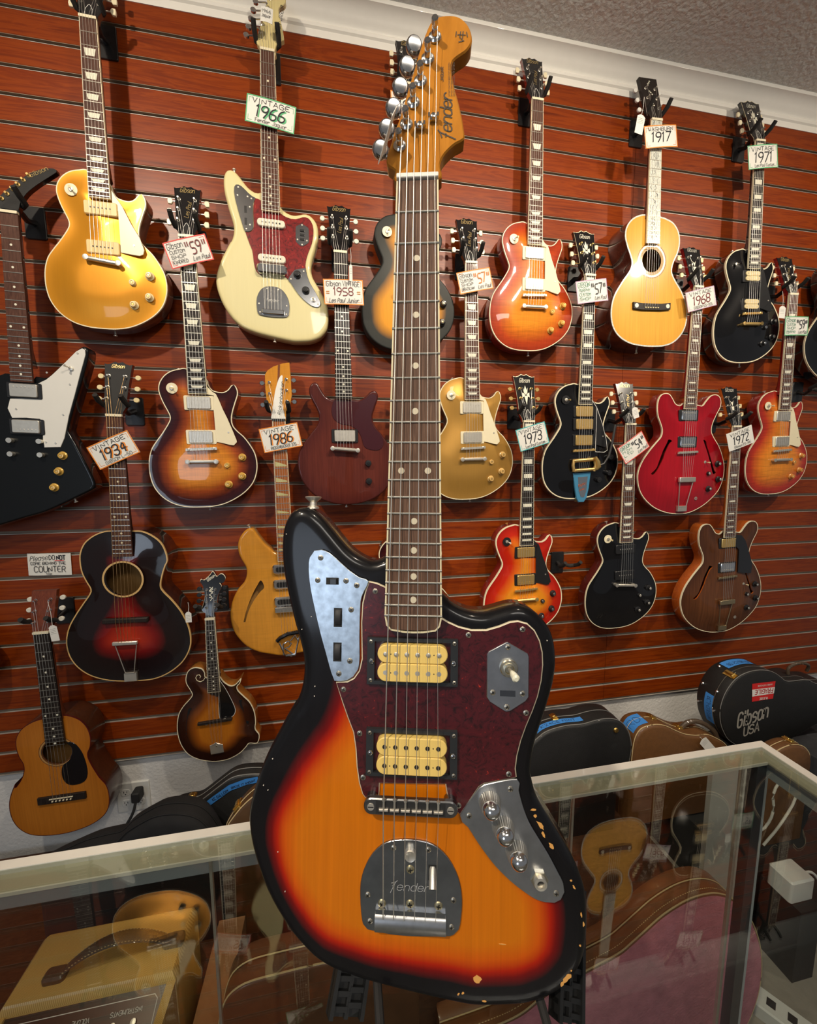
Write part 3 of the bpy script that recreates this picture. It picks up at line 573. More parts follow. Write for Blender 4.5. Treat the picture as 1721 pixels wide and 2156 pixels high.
def knob(root, u, v, z, m, kind='hat', met=None):
    mb = MB()
    if kind == 'hat': mb.lathe((u, v, z), [(.0125, 0), (.0125, .002), (.0095, .0045), (.0082, .011), (.0076, .0125), (.0045, .0128), (.0042, .0115)], 18)
    elif kind == 'speed': mb.lathe((u, v, z), [(.0115, 0), (.0098, .013), (.006, .0135)], 18)
    elif kind == 'witch': mb.lathe((u, v, z), [(.0125, 0), (.0125, .003), (.0085, .005), (.0072, .013), (.003, .0135)], 18)
    k = mb.build('knob', m, root)
    if kind in ('hat', 'speed'): MB().lathe((u, v, z + (.0118 if kind == 'hat' else .0134)), [(.0038, 0), (.0030, .001)], 12).build('knob_cap', met or gold, k)
    elif met: MB().lathe((u, v, z + .0133), [(.0052, 0), (.0045, .0006)], 14).build('knob_cap', met, k)
    return k
def toggle(root, u, v, z, ringm, tip, d=(.5, .2)):
    if ringm: o = MB().lathe((u, v, z), [(.0165, 0), (.0165, .001), (.006, .0012)], 22).build('toggle_ring', ringm, root)
    mb = MB(); mb.lathe((u, v, z), [(.006, 0), (.006, .004), (.004, .0045)], 12, 0); mb.tube([(u, v, z + .003), (u + d[0] * .008, v + d[1] * .008, z + .012)], .0014, 6, 0)
    s = mb.build('toggle_switch', nickel, root)
    MB().tube([(u + d[0] * .008, v + d[1] * .008, z + .012), (u + d[0] * .013, v + d[1] * .013, z + .020)], [.0022, .0034], 8).build('toggle_tip', tip, s)
def tuneomatic(root, v, z, m, ang=.04, u=0.0, body_top=-.010):
    mb = MB(); ca = math.tan(ang)
    mb.prism([(-.046 + u, v - .004 + ca * .046), (.046 + u, v - .004 - ca * .046), (.047 + u, v + .005 - ca * .046), (-.047 + u, v + .005 + ca * .046)], z - .007, z - .001, 0, .001)
    for s in (-1, 1): mb.lathe((u + s * .037, v - s * ca * .037, body_top - .002), [(.0045, 0), (.0045, z - body_top + .0015), (.003, z - body_top + .002)], 12)
    b = mb.build('bridge', m, root); mb = MB()
    for k in range(6):
        x = -.0255 + .0102 * k; mb.box(u + x - .0042, u + x + .0042, v - .003 - ca * x, v + .004 - ca * x, z - .003, z + .0006)
    mb.build('saddles', m, b)
def stopbar(root, v, z, m, u=0.0, tilt=0.0, body_top=-.010, rad=.0065):
    mb = MB(); mb.tube([(u - .044, v + tilt * .044, z), (u - .03, v + tilt * .03, z + .001), (u + .03, v - tilt * .03, z + .001), (u + .044, v - tilt * .044, z)], [rad * .8, rad, rad, rad * .8], 10)
    for s in (-1, 1): mb.lathe((u + s * .042, v - s * tilt * .042, body_top - .002), [(.0065, 0), (.0065, z - body_top + .006), (.0075, z - body_top + .0065), (.0075, z - body_top + .009), (.005, z - body_top + .0095)], 12)
    mb.build('tailpiece', m, root)
def strap_button(root, u, v, z, m, d=(0, 1, 0)): MB().lathe((u, v, z), [(.003, -.004), (.003, .006), (.0055, .009), (.0055, .011)], 10, axis=d).build('strap_button', m, root)

def pose_root(n, label, group='guitars hanging on the slatwall', kind='electric_guitar', cat='guitar', y=None):
    X, Y, Z, roll, sc = POSE[n] if isinstance(n, str) else n
    return empty(kind, (X, Y, Z + EYE), label, cat, None, rot=(0, -roll, 0))
def logo(root, s, z0, ang, u, v, h, m, shear=.25, width=.042, wd=.0014):
    mb = MB(); text(mb, s, u, v, h, wd, 0, shear=shear, width=width)
    zf = [(x, y, z0 + min(0, y + .006) * math.tan(ang) + .0006) for x, y, z in mb.v]; mb.v = zf
    return mb.build('lettering', m, root, smooth=False)

def hanger(n, label, tilt=0.0, yoke=True, dx=0.0):
    X, Y, Z = (POSE[n][:3] if isinstance(n, str) else n)
    r = empty('guitar_hanger', (X + dx, WALLY, Z + EYE + .03), label, 'hanger', 'black hangers on the slatwall')
    mb = MB(False); mb.rbox(-.028, .028, -.045, .045, 0, .006, .005, bev=.001)
    mb.v = [(x, -z, y) for x, y, z in mb.v]; mb.build('backplate', black, r)
    yy = Y - WALLY; mb = MB(False)
    mb.tube([(0, -.004, .0), (0, yy * .35, -.012), (0, yy + .03, .004)], [.009, .008, .008], 10); mb.build('arm', black, r)
    for s in (-1, 1):
        mb = MB(False); mb.tube([(0, yy + .03, .004), (s * .018, yy + .026, .0), (s * .033, yy + .016, .004), (s * .034, yy - .006, .012), (s * .033, yy - .024, .026)], [.007, .0075, .0075, .0075, .007], 10)
        mb.build('prong', rubber, r)
    return r
# ------------------------------------------------------------------ the room
WALLY = 1.4623; TOPZ = EYE + 1.3837; BOTZ = EYE - 1.0547; PITCH = .0762; SEAM = 1.165
def struct(o): o['kind'] = 'structure'; return o
plaster = mat('textured_white_plaster', (.72, .71, .68), .85, var=.05, vscale=30, bump=.55, bscale=90)
ceilm = mat('stippled_ceiling', (.74, .74, .70), .9, var=.3, vscale=90, bump=1.0, bscale=62, bdist=.012)
trimm = mat('white_trim_paint', (.86, .84, .78), .45, coat=.15, var=.03)
concrete = grain('grey_floor', [(.3, (.26, .235, .20)), (.7, (.36, .33, .28))], (2, 2, 2), .6, .1)
cherryw = grain('cherry_slat', [(.25, (.085, .010, .001)), (.40, (.175, .024, .002)), (.50, (.245, .040, .0025)), (.60, (.165, .021, .0015)), (.75, (.29, .050, .003))], (1.2, 4, 20), .38, .26, dist=1.4, nscale=2.2, coatr=.30, detail=7)
slot = mat('slat_groove_metal', (.66, .61, .54), .38, .45, var=.1, vscale=30)
mb = MB(False); mb.box(-3.2, 4.2, WALLY + .019, WALLY + .12, 0, CEIL + .05); w = struct(mb.build('wall_back', plaster, smooth=False))
mb = MB(False); mb.box(-3.2, 4.2, -3.5, WALLY + .12, CEIL, CEIL + .05); struct(mb.build('ceiling', ceilm, smooth=False))
mb = MB(False); mb.box(-3.2, 4.2, -3.5, WALLY + .12, -.05, 0); struct(mb.build('floor', concrete, smooth=False))
def panel(x0, x1, zt, nrow):
    g = .0108; mb = MB(False); x0 += .0008; x1 -= .0008; y = WALLY
    for k in range(nrow):
        a = zt - k * PITCH; b = a - PITCH + g
        e = .0012
        P = [(y + .018, a), (y + .0012, a), (y, a - e), (y, b + e), (y + .0012, b), (y + .018, b)]
        vs = [(x, py, pz) for x in (x0, x1) for py, pz in P]; n = len(P)
        mb.add(vs, [(i, i + 1, n + i + 1, n + i) for i in range(n - 1)] + [tuple(range(n)), tuple(range(n, 2 * n))], 0)
        c = a - PITCH; yb = y + .0095
        mb.add([(x, py, pz) for x in (x0, x1) for py, pz in ((y + .0008, b + .0002), (y + .0008, b - .0012), (yb, b - .0012), (yb, c + .0012), (y + .0006, c + .0014), (y + .0006, c + .0001))], [(i, i + 1, 7 + i, 6 + i) for i in range(5)], 1); mb.m[-5:] = [2, 2, 2, 1, 1]
    return mb.build('slatwall_panel', [cherryw, slot, mat('shaded_groove', (.24, .18, .13), .5, .3)], w, smooth=True, angle=20)  # top and back of the groove lining darkened, shade put into the colour
for x0, x1 in ((SEAM - 2 * 2.4384, SEAM - 2.4384), (SEAM - 2.4384, SEAM), (SEAM, SEAM + 2.4384)):
    x0 = max(x0, -3.2)
    panel(x0, x1, TOPZ, 16); panel(x0, x1, TOPZ - 16 * PITCH, 16)
# crown moulding
prof = [(0, .0), (.020, .0), (.020, .022), (.026, .026), (.028, .033), (.024, .040), (.027, .046), (.034, .052), (.040, .062), (.050, .074), (.062, .082), (.070, .084), (.072, .088), (.072, .0945), (0, .0945)]
mb = MB(False); n = len(prof)
for xa in (-3.2, 4.2): mb.v += [(xa, WALLY + .019 - p, TOPZ + z) for p, z in prof]
mb.f = [(i, (i + 1) % n, n + (i + 1) % n, n + i) for i in range(n)]; mb.m = [0] * n
struct(mb.build('trim_1', trimm, smooth=True, angle=28))
# outlet with plug and cable
wy = WALLY + .019
r = empty('wall_outlet', (-.765, wy, EYE - 1.212), 'white double socket plate low on the plaster wall', 'outlet')
platem = mat('white_switch_plastic', (.66, .66, .62), .4, var=.03)
def front(mb): mb.v = [(x, -z, y) for x, y, z in mb.v]; return mb
mb = MB(False); mb.rbox(-.055, .055, -.057, .057, 0, .006, .004, bev=.002); front(mb).build('cover_plate', platem, r)
for ux in (-.024, .024):
    for s in (-1, 1):
        mb = MB(False); mb.rbox(ux - .015, ux + .015, s * .021 - .013, s * .021 + .013, .0055, .008, .008, bev=.001); q = front(mb).build('socket', platem, r)
        mb = MB(False)
        for dx in (-.005, .005): mb.box(ux + dx - .0009, ux + dx + .0009, s * .021 - .001, s * .021 + .006, .0078, .0083)
        mb.disc(ux, s * .021 - .006, .0022, .0078, .0083); front(mb).build('socket_slots', black, q)
r = empty('extension_cord', (-.741, wy - .01, EYE - 1.19), 'black plug and power cord hanging from the wall outlet', 'cord')
mb = MB(False); mb.rbox(-.014, .014, -.02, .02, 0, .035, .006, bev=.004); front(mb).build('plug', blackm, r)
mb = MB(False); mb.tube([(0, -.03, -.015), (-.006, -.04, -.05), (-.03, -.05, -.09), (-.062, -.06, -.14), (-.080, -.07, -.150)], .005, 8); mb.build('cable', blackm, r)

# ------------------------------------------------------------------ guitars on the wall
def lespaul(n, label, fin, side, knobm=cream, knobk='hat', kcap=gold, board=rosew, inlay='trap', nf=22, bind=creamlt, neck=None, headface=blackg, hside=None, logom=goldink, hw=None, pus=('hb', 'hb'), ring=creamlt, cover=nickel, guard=creamlt, br=nickel, tail='stop', togring=creamlt, tip=cream, buttons='key', butm=creamlt, script='Les Paul', custom=False, dome=.011, bw=.0028, guardpoly=None, wrap=False, jackplate=False, trc=black, dx=0):
    root = pose_root(n, label); side_m = side; L = POSE[n][4] if isinstance(n, str) else .628
    body(root, 'lp', -.016, .050, [fin, side, bind or side, side], r=0 if bind else .004, dome=dome, bwid=bw if bind else 0, bside=.0055 if not custom else .007, width=.085)
    fretboard(root, L, nf, .043, .056, board, inlay, pearl, bind, start=1, first=custom)
    neckmesh(root, .395, .043, .054, neck or side)
    ed = creamlt if custom else None
    hd = headstock(root, [(x * (1.1 if custom else 1), y * (1.06 if custom else 1)) for x, y in GHEAD], headface, hside or neck or side, edge=ed)
    nutm(root, .043)
    hwm = hw or nickel; pegs = []
    for k in range(6):
        s = -1 if k < 3 else 1; kk = (2 - k) if k < 3 else (k - 3)
        kk = k if k < 3 else k - 3
        vv = (-.052, -.087, -.122)[kk] if s < 0 else (-.122, -.087, -.052)[kk]; u = s * .0225
        tuner(root, u, vv, s, hwm, butm if butm else hwm, kind=buttons, edgeu=.034)
        pegs.append((u, vv, headz(vv, .26, -.004) + .008))
    logo(root, 'Gibson', -.004, .26, -.021, -.146, .016, logom if not custom else pearl)
    if script: 
        mb = MB(); text(mb, script, .004, -.062, .012, .0009, 0, ang=math.radians(80), width=.055, shear=.2)
        mb.v = [(x, y, -.004 + min(0, y + .006) * math.tan(.26) + .0006) for x, y, z in mb.v]; mb.build('lettering', logom, root, smooth=False)
    if custom:
        mb = MB(); zz = lambda y: -.004 + min(0, y + .006) * math.tan(.26) + .0006
        for pl in ([(0, -.135), (.007, -.112), (.001, -.100), (-.001, -.100), (-.007, -.112)], [(-.014, -.108), (-.004, -.103), (-.004, -.095), (-.014, -.090)], [(.014, -.108), (.004, -.103), (.004, -.095), (.014, -.090)], [(-.007, -.094), (0, -.097), (.007, -.094), (0, -.062)], [(-.010, -.128), (-.003, -.108), (-.006, -.104)], [(.010, -.128), (.003, -.108), (.006, -.104)]):
            mb.add([(x, y, zz(y)) for x, y in pl], [tuple(range(len(pl)))])
        mb.build('split_diamond_inlay', pearl, hd, smooth=False)
    # truss rod cover
    mb = MB(); pl = [(-.010, -.008), (.010, -.008), (.009, -.030), (.003, -.042), (0, -.045), (-.003, -.042), (-.009, -.030)]
    zz = lambda x, y: headz(y, .26, 0)
    mb.prism(pl, -.0042, -.0028, 0, zf=zz); mb.build('truss_rod_cover', trc, hd, smooth=False)
    mb = MB(); mb.ribbon([(x * .93, y) for x, y in pl] + [pl[0]], .0012, 0); mb.v = [(x, y, headz(y, .26, -.0022)) for x, y, z in mb.v]; mb.build('cover_edge', paperw, hd, smooth=False)
    for i, (kind, v) in enumerate(zip(pus, ((.482, .530, .590) if len(pus) == 3 else (.484, .590)))):
        if kind == 'hb': humbucker(root, v, z=-.002 if i == 0 else .001, cover=cover, ring=ring, slots=-1 if i == 0 else 1, body_top=-.008 if i else -.010)
        elif kind == 'open': bobbins(root, v, -.001, ring, cream, body_top=-.009)
        elif kind in ('p90', 'p90b'):
            mb = MB(); mb.rbox(-.0435, .0435, v - .0185, v + .0185, -.012, -.001, .005, bev=.002); p = mb.build('pickup', mat('p90_cream', (.80, .55, .22), .4, var=.04) if kind == 'p90' else black, root)
            mb = MB()
            for k in range(6): mb.disc(-.025 + .01 * k, v, .0022, -.001, -.0004, 8)
            mb.build('pole_screws', nickel if kind == 'p90b' else black, p)
    if guard:
        gp = guardpoly or (shp('lp_guard'))
        mb = MB(); mb.prism(gp, -.0075, -.0045, 0, .0006); g = mb.build('pickguard', guard, root, angle=30)
        MB().disc(.082, .575, .0028, -.0046, -.0036, 10).build('pickguard_screw', nickel, g)
    vb, vt = L, .672
    if wrap: stopbar(root, L + .002, .003, br, tilt=-.10); strings(root, 6, .036, .051, L, .0095, None, None, pegs=pegs)
    else:
        tuneomatic(root, L, .006, br); 
        if tail == 'stop': stopbar(root, .668, .002, br); strings(root, 6, .036, .051, L, .0068, .667, .003, pegs=pegs)
        elif tail == 'vibrato': strings(root, 6, .036, .051, L, .0068, .70, .004, tw=.038, pegs=pegs)
    for (u, v) in ((.118, .655), (.072, .680), (.114, .716), (.071, .742)): knob(root, u, v, -.011, knobm, knobk, kcap)
    toggle(root, -.076, .440, -.010, togring, tip)
    strap_button(root, 0, .816, -.042, hwm); strap_button(root, -.06, .385, -.04, hwm, (-.35, -1, 0))
    if jackplate:
        a = math.radians(35); mb = MB(False); mb.rbox(-.017, .017, -.017, .017, 0, .0015, .003)
        o = mb.build('jack_plate', nickel, root); o.matrix_local = Matrix.Translation((.128, .042, -.745)) @ Matrix.Rotation(-math.radians(48), 4, 'Y') @ Matrix.Rotation(math.pi, 4, 'X') @ Matrix.Rotation(0, 4, 'Z')
    hanger(n, 'black hanger holding the ' + label.split(',')[0])
    return root

M_ = MATS
lespaul('goldtop', 'bright gold single-cutaway electric guitar with two cream soapbar pickups, upper left', M_['bright_gold'], goldback, pus=('p90', 'p90'), wrap=True, jackplate=True, kcap=gold,
        guardpoly=[(.030, .430), (.040, .447), (.056, .471), (.076, .514), (.098, .552), (.108, .584), (.105, .597), (.095, .602), (.076, .601), (.045, .598), (.045, .562), (.045, .557), (.044, .485), (.030, .480)])
lespaul('lp59', 'brown tobacco sunburst single-cutaway guitar with flamed top and gold knobs', M_['tobacco_burst'], mahogd, kcap=gold, board=ebony, knobm=gold and mat('gold_knob', (.66, .40, .08), .3, .2, .5))
lespaul('lp57', 'dull gold single-cutaway guitar with humbuckers just right of the central neck', M_['aged_gold'], goldback, board=rosew, knobm=mat('tan_knob', (.62, .40, .14), .35, 0, .4))
lespaul('burst', 'orange cherry sunburst single-cutaway guitar in the top row', M_['cherry_burst'], cherryside, knobm=mat('gold_knob', (.66, .40, .08), .3, .2, .5), cover=nickel)
lespaul('murphy', 'black single-cutaway guitar with three gold pickups and a vibrato tailpiece', M_['black_lacquer'], blackg, knobm=black, knobk='speed', kcap=black, board=ebony, inlay='block', custom=True, hw=gold, butm=creamlt, pus=('hb', 'hb', 'hb'), ring=black, cover=gold, guard=black, br=gold, tail='vibrato', togring=black, tip=gold, script=None, neck=blackg, dome=.011, bw=.004)
lespaul('custom', 'black single-cutaway guitar with cream open-coil pickups and gold bridge, top right', M_['black_lacquer'], blackg, knobm=black, knobk='witch', kcap=chrome, board=ebony, inlay='block', custom=True, hw=nickel, butm=creamlt, pus=('open', 'open'), ring=black, guard=black, br=gold, togring=None, tip=black, script=None, neck=blackg, bw=.004)
lespaul('cherry', 'bright cherry sunburst single-cutaway guitar with gold covers and black pickguard, bottom row', M_['bright_cherry_burst'], cherryside, knobm=black, knobk='witch', kcap=chrome, board=ebony, inlay='block', custom=True, hw=gold, butm=gold, buttons='oval', ring=black, cover=gold, guard=black, br=gold, togring=black, tip=paperw, script=None, bw=.004)
lespaul('lp54', 'black single-cutaway guitar with red-brown back in the bottom row', M_['black_lacquer'], mahogd, knobm=black, knobk='witch', kcap=nickel, pus=('p90b', 'p90b'), guard=None, wrap=True, board=rosew)
lespaul('lpr', 'red flamed sunburst single-cutaway guitar beside the right edge', M_['iced_burst'], cherryside, cover=nickel, knobm=mat('amber_knob', (.60, .26, .06), .3, .0, .5))
POSE['hiddenlp'] = (.262, 1.345, .13, 0.0, .628)
lespaul('hiddenlp', 'dark sunburst single-cutaway guitar mostly hidden behind the central neck', M_['tobacco_burst'], blackg)
POSE['graylp'] = (.262, 1.371, 1.215, 0.0, .628)
lespaul('graylp', 'worn black and yellow sunburst guitar behind the central neck', M_['grey_edge_burst'], blackm, bind=None, pus=('p90b',), guard=black, wrap=True, inlay='dot', dome=0, knobm=black, script=None, board=rosew)
POSE['redleft'] = (-1.245, 1.36, .075, 0.0, .628)
lespaul('redleft', 'dark red guitar cut off by the left edge of the picture', M_['red_cherry'], mahogd)

# vibrato tailpiece on the three-pickup guitar
vr = [o for o in bpy.data.objects if o.get('label', '').startswith('black single-cutaway guitar with three gold')][0]
mb = MB(); mb.tube([(-.046, .668, .006), (.05, .662, .006)], .007, 12); mb.tube([(-.04, .705, .004), (.052, .700, .004)], .0065, 12)
for s in (-1, 1): mb.tube([(s * .044, .664, .004), (s * .048, .685, .006), (s * .042, .708, .004)], .006, 8)
mb.tube([(.05, .70, .006), (.056, .69, .012), (.05, .672, .016), (.038, .655, .016)], [.008, .010, .008, .006], 10); vt = mb.build('vibrato_tailpiece', gold, vr)
mb = MB(); mb.prism([(-.040, .715), (.036, .712), (.030, .775), (.022, .812), (.010, .828), (-.012, .828), (-.022, .812), (-.030, .775)], -.010, -.003, 0, .002); pt_ = mb.build('vibrato_plate', mat('blue_film_on_metal', (.10, .38, .62), .25, .5, .5), vt)
mb = MB(); mb.prism([(-.020, .730), (.022, .728), (.018, .785), (.010, .808), (-.004, .808), (-.014, .785)], -.003, -.0022); mb.build('vibrato_badge', chrome, pt_)
mb = MB(); text(mb, 'Bigsby', -.016, .768, .009, .0012, -.0018, ang=math.radians(20), width=.034, shear=.2); text(mb, 'LICENSED', -.012, .785, .005, .0008, -.0018, ang=math.radians(20), width=.024); mb.build('lettering', mat('red_lettering', (.40, .10, .04), .4), pt_, smooth=False)
mb = MB(); mb.tube([(.052, .69, .010), (.075, .68, .018), (.092, .650, .022), (.104, .60, .022), (.110, .555, .022), (.114, .535, .021)], [.003, .0042, .0045, .0042, .0045, .0055], 10); mb.build('vibrato_arm', mat('dark_steel_arm', (.07, .07, .07), .3, .6), vt)
mb = MB(); mb.ribbon([(.030, .440), (.052, .470), (.078, .53), (.096, .585), (.104, .628), (.09, .636), (.052, .634), (.051, .50), (.051, .470)], .0016, -.0040); mb.build('pickguard_edge', paperw, vr, smooth=False)

# double-cutaway slab guitar
root = pose_root('junior', 'dark cherry double-cutaway guitar with one pickup and rounded horns')
body(root, 'dc', -.012, .044, [M_['dark_cherry'], mahogd, mahogd, mahogd], r=.006, width=.05)
fretboard(root, .628, 22, .043, .056, ebony, 'dot', pearl, None); neckmesh(root, .41, .043, .055, mahogd, bodytop=-.012)
headstock(root, GHEAD, blackg, mahogd); nutm(root, .043); pegs = []
for k in range(6):
    s = -1 if k < 3 else 1; vv = (-.052, -.087, -.122)[k] if s < 0 else (-.122, -.087, -.052)[k - 3]
    tuner(root, s * .0225, vv, s, nickel, mat('white_button', (.74, .72, .62), .4), kind='oval', edgeu=.034); pegs.append((s * .0225, vv, headz(vv, .26, -.004) + .008))
logo(root, 'Gibson', -.004, .26, -.021, -.146, .016, goldink)
mb = MB(); text(mb, 'Les Paul', .004, -.068, .012, .0009, 0, ang=math.radians(80), width=.055, shear=.2); mb.v = [(x, y, headz(y, .26, -.0032)) for x, y, z in mb.v]; mb.build('lettering', goldink, root, smooth=False)
MB().prism(spline(shp('dc_guard'), .01), -.013, -.0100, 0, .0006).build('pickguard', mat('dark_red_guard', (.045, .004, .008), .25, 0, .8), root, angle=30)
humbucker(root, .581, z=-.002, ring=black, body_top=-.012, slots=1); stopbar(root, .627, .002, nickel, tilt=-.08, body_top=-.012)
strings(root, 6, .036, .051, .627, .008, None, None, pegs=pegs)
for u, v in ((.078, .674), (.079, .736)): knob(root, u, v, -.012, black, 'speed', black)
strap_button(root, 0, .816, -.036, nickel); hanger('junior', 'black hanger holding the dark cherry double-cutaway guitar')

# thin hollow double-cutaway guitars
def semi(n, label, fin, side, guard, hw, trap=True, knobm=black, coverm=chrome, cover1=None):
    root = pose_root(n, label)
    body(root, 'semi', -.014, .048, [fin, side, creamlt, mahogd], bwid=.003, bside=.006, dome=.010, width=.09, holes=(shp('semi_f1'), shp('semi_f2')), lining=True)
    fretboard(root, .628, 22, .040, .054, rosew, 'small', pearl, creamlt); neckmesh(root, .41, .040, .053, side, bodytop=-.014)
    hd = headstock(root, GHEAD, blackg, side); nutm(root, .040); pegs = []
    for k in range(6):
        s = -1 if k < 3 else 1; vv = (-.052, -.087, -.122)[k] if s < 0 else (-.122, -.087, -.052)[k - 3]
        tuner(root, s * .0225, vv, s, nickel, cream, edgeu=.034); pegs.append((s * .0225, vv, headz(vv, .26, -.004) + .008))
    logo(root, 'Gibson', -.004, .26, -.021, -.146, .016, silvink)
    mb = MB(); [mb.add([(x, y, headz(y, .26, -.0032)) for x, y in pl], [(0, 1, 2, 3)]) for pl in ([(-.008, -.108), (0, -.100), (.008, -.108), (0, -.085)], [(-.006, -.084), (.006, -.084), (.004, -.068), (-.004, -.068)])]
    mb.build('crown_inlay', pearl, hd, smooth=False)
    humbucker(root, .482, z=-.001, cover=cover1 or coverm, ring=black, body_top=-.009); humbucker(root, .587, z=.001, cover=coverm, ring=black, body_top=-.007, slots=1)
    tuneomatic(root, .628, .006, hw, body_top=-.006)
    mb = MB(); mb.rbox(-.036, .040, .728, .748, .000, .010, .003, bev=.002); tp = mb.build('trapeze_tailpiece', hw, root)
    mb = MB(); mb.tube([(-.030, .742, .003), (-.022, .850, -.004)], .0016, 6); mb.tube([(.034, .742, .003), (.014, .850, -.004)], .0016, 6); mb.box(-.025, .018, .846, .868, -.012, -.003); mb.tube([(-.022, .848, -.003), (.014, .848, -.003)], .0014, 6); mb.build('tailpiece_frame', hw, tp)
    strings(root, 6, .034, .051, .628, .0068, .732, .007, tw=.040, pegs=pegs)
    for u, v in ((.157, .676), (.110, .715), (.166, .740), (.120, .778)): knob(root, u, v, -.009, knobm, 'witch', nickel)
    toggle(root, .092, .668, -.008, None, cream); MB().lathe((.064, .817, -.012), [(.007, 0), (.007, .004), (.0035, .0045), (.0035, .002)], 12).build('jack_socket', nickel, root)
    for s in (-1, 1):
        f = shp('semi_f1' if s < 0 else 'semi_f2'); mb = MB(); mb.ribbon([(x, y) for x, y in f] + [f[0]], .0009, 0)
    if guard:
        mb = MB(); mb.prism([(.032, .448), (.060, .452), (.080, .475), (.101, .521), (.124, .579), (.122, .622), (.082, .618), (.052, .612), (.050, .512), (.034, .50)], -.002, .001, 0, .0006); mb.build('pickguard', blackg, root, angle=30)
    strap_button(root, 0, .868, -.036, hw); hanger(n, 'black hanger holding the ' + label.split(',')[0])
    return root
semi('red335', 'cherry red hollow double-cutaway guitar with slotted f-holes', M_['red_cherry'], cherryside, False, nickel)
semi('walnut', 'walnut brown hollow double-cutaway guitar with orange sides, bottom right', M_['walnut_brown'], grain('orange_side', [(.3, (.36, .07, .012)), (.7, (.52, .13, .02))], (20, 20, 5), .25, .8), True, mat('worn_gold', (.62, .50, .30), .35, 1.0), cover1=gold)
POSE['edgeblack'] = (2.15, 1.372, 1.2374, .04, .628)
semi('edgeblack', 'black hollow guitar cut off by the right edge of the picture', M_['black_lacquer'], blackg, True, gold)

# natural maple guitar with slash soundhole and three chrome pickups
root = pose_root('rick', 'natural maple hollow guitar with slash soundhole, half hidden by the big guitar')
body(root, 'rick', -.012, .042, [M_['natural_maple'], maple, maple, maple], r=.008, width=.06, holes=(shp('rick_slash'),), lining=True)
rb = grain('glossy_red_rosewood', [(.3, (.26, .075, .018)), (.7, (.42, .14, .035))], (40, 40, 4), .25, .8)
fretboard(root, .628, 24, .042, .052, rb, 'tri', mat('faded_green_inlay', (.52, .48, .22), .4, var=.2), creamlt); neckmesh(root, .40, .042, .052, maple)
rh = [(-.021, 0), (-.021, -.030), (-.035, -.053), (-.039, -.101), (-.039, -.150), (-.030, -.164), (-.012, -.177), (.016, -.188), (.040, -.192), (.042, -.150), (.044, -.084), (.038, -.055), (.024, -.030), (.022, 0)]
hd = headstock(root, rh, M_['natural_maple'], maple, z0=-.003, ang=.12)
hm = grain('walnut_stripe', [(.3, (.14, .04, .012)), (.7, (.2, .06, .02))], (30, 30, 4), .3, .6)
mb = MB(); mb.add([(x, y, headz(y, .12, -.0026)) for x, y in [(-.004, -.06), (.003, -.06), (.010, -.185), (.003, -.183)]], [(0, 1, 2, 3)]); mb.build('walnut_stripe', hm, hd, smooth=False)
mb = MB(); pl = spline([(-.021, -.003), (-.019, -.03), (-.015, -.058), (-.007, -.101), (.005, -.138), (.015, -.150), (.017, -.146), (.014, -.102), (.013, -.060), (.018, -.022), (.020, -.003)], .006); mb.prism(pl, -.0036, -.0016, 0, zf=lambda x, y: headz(y, .12, 0)); npl = mb.build('name_plate', paperw, hd, smooth=False)
mb = MB(); text(mb, 'Rickenbacker', .008, -.018, .011, .0012, 0, ang=math.radians(83), width=.112, shear=.2); mb.v = [(x, y, headz(y, .12, -.0010)) for x, y, z in mb.v]; mb.build('lettering', ink, npl, smooth=False)
nutm(root, .042, black); pegs = []
for k in range(6):
    s = -1 if k < 3 else 1; vv = (-.052, -.088, -.124)[k] if s < 0 else (-.136, -.100, -.064)[k - 3]
    tuner(root, s * .027 + .001, vv, s, chrome, chrome, edgeu=.038, ang=.12, z0=-.003, kind='oval', reach=.010); pegs.append((s * .027, vv, headz(vv, .12, -.003) + .008))
for i, v in enumerate((.506, .560, .622)):
    mb = MB(); mb.rbox(-.046, .046, v - .017, v + .017, -.013, -.001, .010, bev=.004, n=5); p = mb.build('pickup', chrome, root)
    mb = MB(); mb.rbox(-.034, .034, v - .009, v + .009, -.0012, -.0004, .006); mb.build('pickup_slot', black, p)
mb = MB(); mb.rbox(-.044, .044, .640, .660, -.012, .004, .003, bev=.002); mb.build('bridge_cover', chrome, root)
strings(root, 6, .034, .05, .645, .006, .745, .002, tw=.046, pegs=pegs, r0=.0005)
mb = MB()
mb.tube([(-.042, .762, .0), (-.030, .750, .002), (-.005, .738, .003), (.03, .734, .003), (.046, .740, .001)], .0075, 8); tp = mb.build('tailpiece', blackg, root)
mb = MB(); mb.tube([(-.034, .77, 0), (-.018, .815, 0), (.018, .815, 0), (.034, .752, 0)], .0035, 8); mb.tube([(-.022, .815, 0), (-.022, .775, 0), (-.005, .765, 0), (.006, .775, 0), (-.002, .787, 0), (-.018, .79, 0), (.010, .815, 0)], .0032, 8); mb.tube([(.004, .765, 0), (.02, .745, 0), (.03, .77, 0)], .003, 8); mb.tube([(-.016, .820, -.006), (.018, .820, -.006)], .006, 8); mb.build('tailpiece_letter', chrome, tp)
strap_button(root, -.115, .357, -.02, nickel, (-.4, -1, 0)); strap_button(root, 0, .826, -.03, nickel)
hanger('rick', 'black hanger holding the natural maple guitar')

